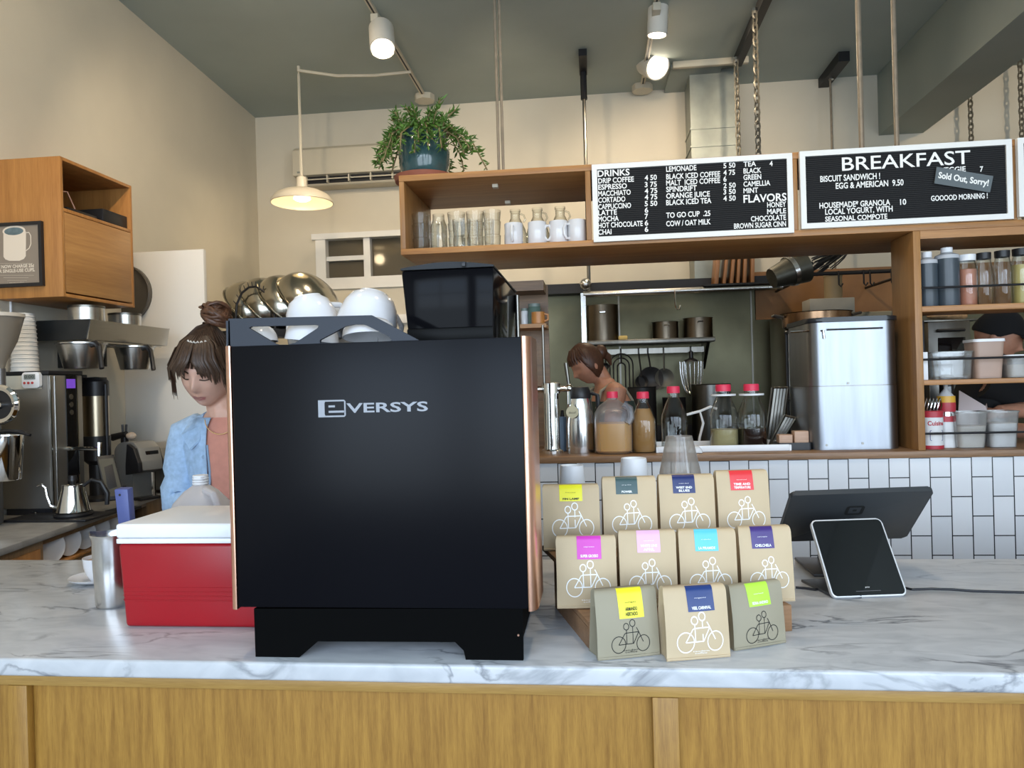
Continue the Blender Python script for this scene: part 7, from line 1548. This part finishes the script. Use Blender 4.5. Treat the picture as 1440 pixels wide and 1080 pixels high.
for k in range(46):                                    # fringe falling from the parting to both sides of the forehead
    u = -1+2*k/45; x = u*.07; j = rh.uniform(-.004, .004)
    if abs(u) < .10: continue
    L = (.020+.060*abs(u)**.8 if u > -.45 else .075*abs(u)**.5)+rh.uniform(-.012, .012)
    y0 = -.094*math.sqrt(max(.05, 1-(x/.082)**2)); xo = x*1.10+(.012 if u > 0 else -.012)
    lock(b, 0, [(x*.45, -.030, .121), (x*.75+j, y0*.72-.006, .103), (x*.95+j, y0*1.02-.010, .068), (xo+j, y0*1.03-.014, .060-L*.45), (xo*1.03+j*2, y0*1.0-.013, .060-L)], .0065)
for s_ in (-1, 1):
    for k in range(9):                                 # face framing strands
        f = k/8; lock(b, 0, [(s_*.06, -.03-.03*f, .09), (s_*(.078+.004*f), -.055-.02*f, .04), (s_*.083, -.050-.015*f, -.01), (s_*(.080+rh.uniform(0, .012)), -.050-.01*f, -.05-.035*rh.random())], .005)
for k in range(40):                                    # crown swept up to the bun
    a = 2*PI*k/40; p = head_pt(1.25, a, .10, 0); q = head_pt(.7, a, .14, 0); lock(b, 0, [p, q, head_pt(.3, a, .17, 0)+Vector((0, .02, 0)), (.012*math.cos(a), .03+.012*math.sin(a), .142)], .007)
b.obj('fringe', HAIR, hr, 60)
b = B(O); bc = HM @ Vector((.018, .060, .160)); rr_ = random.Random(2)
for k in range(34):
    ax_ = Vector((rr_.gauss(0, .5), rr_.gauss(0, .5), 1)).normalized(); x, y, _ = basis(ax_); R0 = rr_.uniform(.018, .044); ph = rr_.random()*6
    b.tube([bc+ax_*rr_.uniform(-.003, .003)+(x*math.cos(ph+t)*1.12+y*math.sin(ph+t))*(R0*(1+.08*math.sin(3*t)))+Vector((0, 0, .018*math.sin(t*.7+k))) for t in [5.2*i/12 for i in range(13)]], [.004+.004*math.sin(PI*i/12) for i in range(13)], 6)
b.ball(bc, .036, 1.05, .95, .75); b.obj('bun', HAIRB, hr, 60)
b = B(O)
b.tube([HM @ (head_pt(.62, -.55+1.5*k/14, .14, 0)+Vector((0, 0, .006*(k % 2)))) for k in range(15)], .0028, 5); b.obj('hair_clip', M('pale_hair_band', (.6, .57, .52), .5, var=0), hr)
# ------------------------------------------------------------------ cook seen in profile in the kitchen
Yc = 4.35; hc = at(826, 512, Yc)
HM = Matrix.Translation(hc) @ Euler((R_(30), 0, R_(-66))).to_matrix().to_4x4() @ Matrix.Scale(1.02, 4)
tcc = Vector((at(880, 580, Yc).x, Yc+.06, 0)); O = Vector((tcc.x, tcc.y, 0))
pe2_ = thing('person', 'person in a sleeveless top and dark apron bending over in the kitchen', 'person', O)
fw = Vector((-.80, -.30, 0)).normalized(); sd_ = Vector((-fw.y, fw.x, 0))
def csec(g=0):
    o = []
    for z, w_, d_, lean in ((.95, .155, .11, 0), (1.08, .15, .105, .03), (1.22, .165, .115, .06), (1.36, .165, .105, .09), (1.42, .14, .08, .10), (1.46, .085, .062, .115), (1.49, .055, .055, .13)):
        o.append((Vector((tcc.x, tcc.y, z))+fw*lean, sd_*(w_+g), fw*(d_+g)))
    return o
nb = Vector((tcc.x, tcc.y, 1.45))+fw*.11; hb = HM @ Vector((0, .03, -.06))
nearS = Vector((at(868, 548, Yc-.12).x, tcc.y-.17, at(868, 548, Yc-.12).z)); nearE = Vector((at(856, 612, Yc-.15).x, tcc.y-.20, at(856, 612, Yc-.15).z-.04)); nearW = nearE+Vector((-.20, -.02, -.08))
farS = nb+fw*-.02-sd_*-.0+Vector((0, .30, -.08)); farE = farS+Vector((-.10, .05, -.26)); farW = farE+Vector((-.18, -.05, -.10))
b = B(O); head(b, HM); limb(b, [nb-Vector((0, 0, .05)), nb.lerp(hb, .5), hb], [.062, .052, .054]); loft(b, csec())
limb(b, [Vector((nb.x+.03, nb.y-.08, nb.z-.05)), nearS, nearE, nearW], [.06, .056, .040, .028]); limb(b, [Vector((nb.x+.02, nb.y+.1, nb.z-.05)), farS, farE, farW], [.06, .05, .038, .028])
hand(b, nearW, (-.8, -.1, -.5), (0, 0, 1)); hand(b, farW, (-.8, -.1, -.5), (0, 0, 1), side=-1)
body_obj(b, SKINT, pe2_, .006)
APR = M('dark_green_apron', (.03, .05, .042), .8, var=.1); TANK = M('grey_blue_top', (.10, .125, .17), .85, var=.08)
b = B(O); loft(b, csec(.008)[:4], cap=False); b.obj('tank_top', TANK, pe2_)
b = B(O); loft(b, csec(.018)[:4], 24, PI*1.08, PI*1.92, cap=False); b.obj('apron_back', APR, pe2_)
b = B(O); loft(b, csec(.016)[:4], 18, PI*.15, PI*.85, cap=False); b.obj('apron_front', APR, pe2_)
b = B(O)
for sg in (-1, 1):
    b.tube([nb+fw*.10+sd_*sg*.085+Vector((0, 0, -.13)), nb+fw*.075+sd_*sg*.09+Vector((0, 0, -.03)), nb+fw*.01+sd_*sg*.092+Vector((0, 0, .012)), nb-fw*.07+sd_*sg*.09+Vector((0, 0, -.02)), nb-fw*.115+sd_*sg*.09+Vector((0, 0, -.09)), nb-fw*.150+sd_*sg*.085+Vector((0, 0, -.20))], .016, 8, flat=.6)
b.obj('straps', M('pale_strap', (.30, .27, .20), .8, var=0), pe2_)
trousers(pe2_, O, tcc, .98)
m_ = nearS.lerp(nearE, .35)
b = B(O)
for k in range(3): q = m_+Vector((.004*k-.03, -.046, .03-.028*k)); b.tube([q, q+Vector((.022, -.003, .006)), q+Vector((.044, .0, -.006))], .0055, 6, flat=.5)
b.obj('arm_tattoo', M('tattoo_ink', (.05, .06, .055), .6, var=0), pe2_)
b = B(O); hair_shell(b, HM, .055, -.085, .12); h2 = b.obj('hair', HAIRA, pe2_, 180)
b = B(O); bc = HM @ Vector((0, .105, .015)); b.ball(bc, .042, 1, 1, 1.1); b.tube([bc, HM @ Vector((.01, .13, -.03)), HM @ Vector((.012, .12, -.08))], [.03, .022, .006], 8)
for k in range(14): a = -1.3+2.6*k/13; b.tube([HM @ head_pt(.5, a, .13, 0), HM @ head_pt(.95, a, .14, 0), HM @ head_pt(1.25, a*1.05, .10, 0)], [.008, .008, .003], 6)
b.obj('hair_strands', HAIRA, h2)
# ------------------------------------------------------------------ cook in a black cap behind the right shelf unit
Yc = 3.72; hc = at(1402, 474, Yc)
HM = Matrix.Translation(hc) @ Euler((R_(22), 0, R_(62))).to_matrix().to_4x4() @ Matrix.Scale(1.05, 4)
tcc = Vector((at(1384, 560, Yc).x-.05, Yc+.06, 0)); O = Vector((tcc.x, tcc.y, 0)); fw = Vector((.85, -.35, 0)).normalized(); sd_ = Vector((-fw.y, fw.x, 0))
pe3 = thing('person', 'person in a black cap and black shirt working behind the right shelf unit', 'person', O)
def csec(g=0): return [(Vector((tcc.x, tcc.y, z))+fw*l, sd_*(w_+g), fw*(d_+g)) for z, w_, d_, l in ((.95, .17, .12, 0), (1.15, .18, .12, .02), (1.32, .20, .12, .05), (1.42, .19, .105, .075), (1.47, .15, .08, .09), (1.505, .09, .065, .10), (1.53, .06, .058, .11))]
nb = Vector((tcc.x, tcc.y, 1.50))+fw*.09; hb = HM @ Vector((0, .03, -.06))
S1 = tcc+sd_*-.19+fw*.05+Vector((0, 0, 1.42)); W1 = at(1404, 579, 3.50); E1 = Vector((W1.x+.30, W1.y+.12, W1.z+.005))
S2 = tcc+sd_*.19+fw*.06+Vector((0, 0, 1.42)); E2 = S2+Vector((.15, .05, -.25)); W2 = E2+Vector((.22, -.12, 0))
b = B(O); head(b, HM); limb(b, [nb-Vector((0, 0, .05)), nb.lerp(hb, .5), hb], [.066, .058, .058]); loft(b, csec())
limb(b, [S1, E1, W1], [.058, .045, .030]); limb(b, [S2, E2, W2], [.058, .045, .030]); hand(b, W1, (-1, -.1, .02), (0, -.3, 1)); hand(b, W2, (.8, -.4, 0), (0, 0, 1), side=-1)
body_obj(b, SKINT, pe3, .006)
BT = M('black_cotton', (.008, .008, .009), .9, var=0)
b = B(O); loft(b, csec(.009)[:6], cap=False); limb(b, [S1, S1.lerp(E1, .62)], [.068, .062]); limb(b, [S2, S2.lerp(E2, .62)], [.068, .062]); b.obj('shirt', BT, pe3)
b = B(O); hair_shell(b, HM, .030, .0, .13)
b.hexa([HM @ Vector(p) for p in ((-.06, -.085, .026), (.06, -.085, .026), (.045, -.165, .012), (-.045, -.165, .012))], [HM @ Vector(p) for p in ((-.06, -.085, .034), (.06, -.085, .034), (.045, -.165, .018), (-.045, -.165, .018))], .002); b.obj('cap', BT, pe3, 60)
b = B(O); g = [[b.v(HM @ (head_pt(th, ph, .03)+Vector((0, -.004, 0)))) for ph in [-1.35+2.7*j/14 for j in range(15)]] for th in (2.12, 2.3, 2.5, 2.7, 2.9)]
for A, C in zip(g, g[1:]):
    for j in range(14): b.f([A[j], A[j+1], C[j+1], C[j]])
b.obj('beard', HAIR, pe3)
trousers(pe3, O, tcc, .98)
# paper held by the cook, standing behind the deli tubs
q = [at(1346, 600, 3.42), at(1400, 600, 3.42), at(1386, 571, 3.46), at(1349, 549, 3.50)]; O = Vector((q[0].x+.05, 3.45, ZBAR+.0006))
q[0].z = q[1].z = ZBAR+.001; b = B(O); b.hexa(q, [p+Vector((0, .003, 0)) for p in q]); b.hexa([q[1], q[1]+Vector((.02, .06, 0)), q[2]+Vector((.03, .05, .01)), q[2]], [p+Vector((0, .003, 0)) for p in (q[1], q[1]+Vector((.02, .06, 0)), q[2]+Vector((.03, .05, .01)), q[2])])
tagit(b.obj('white_paper', M('pinkish_paper', (.62, .52, .50), .8, var=.03)), 'creased white paper held up behind the deli tubs', 'paper')
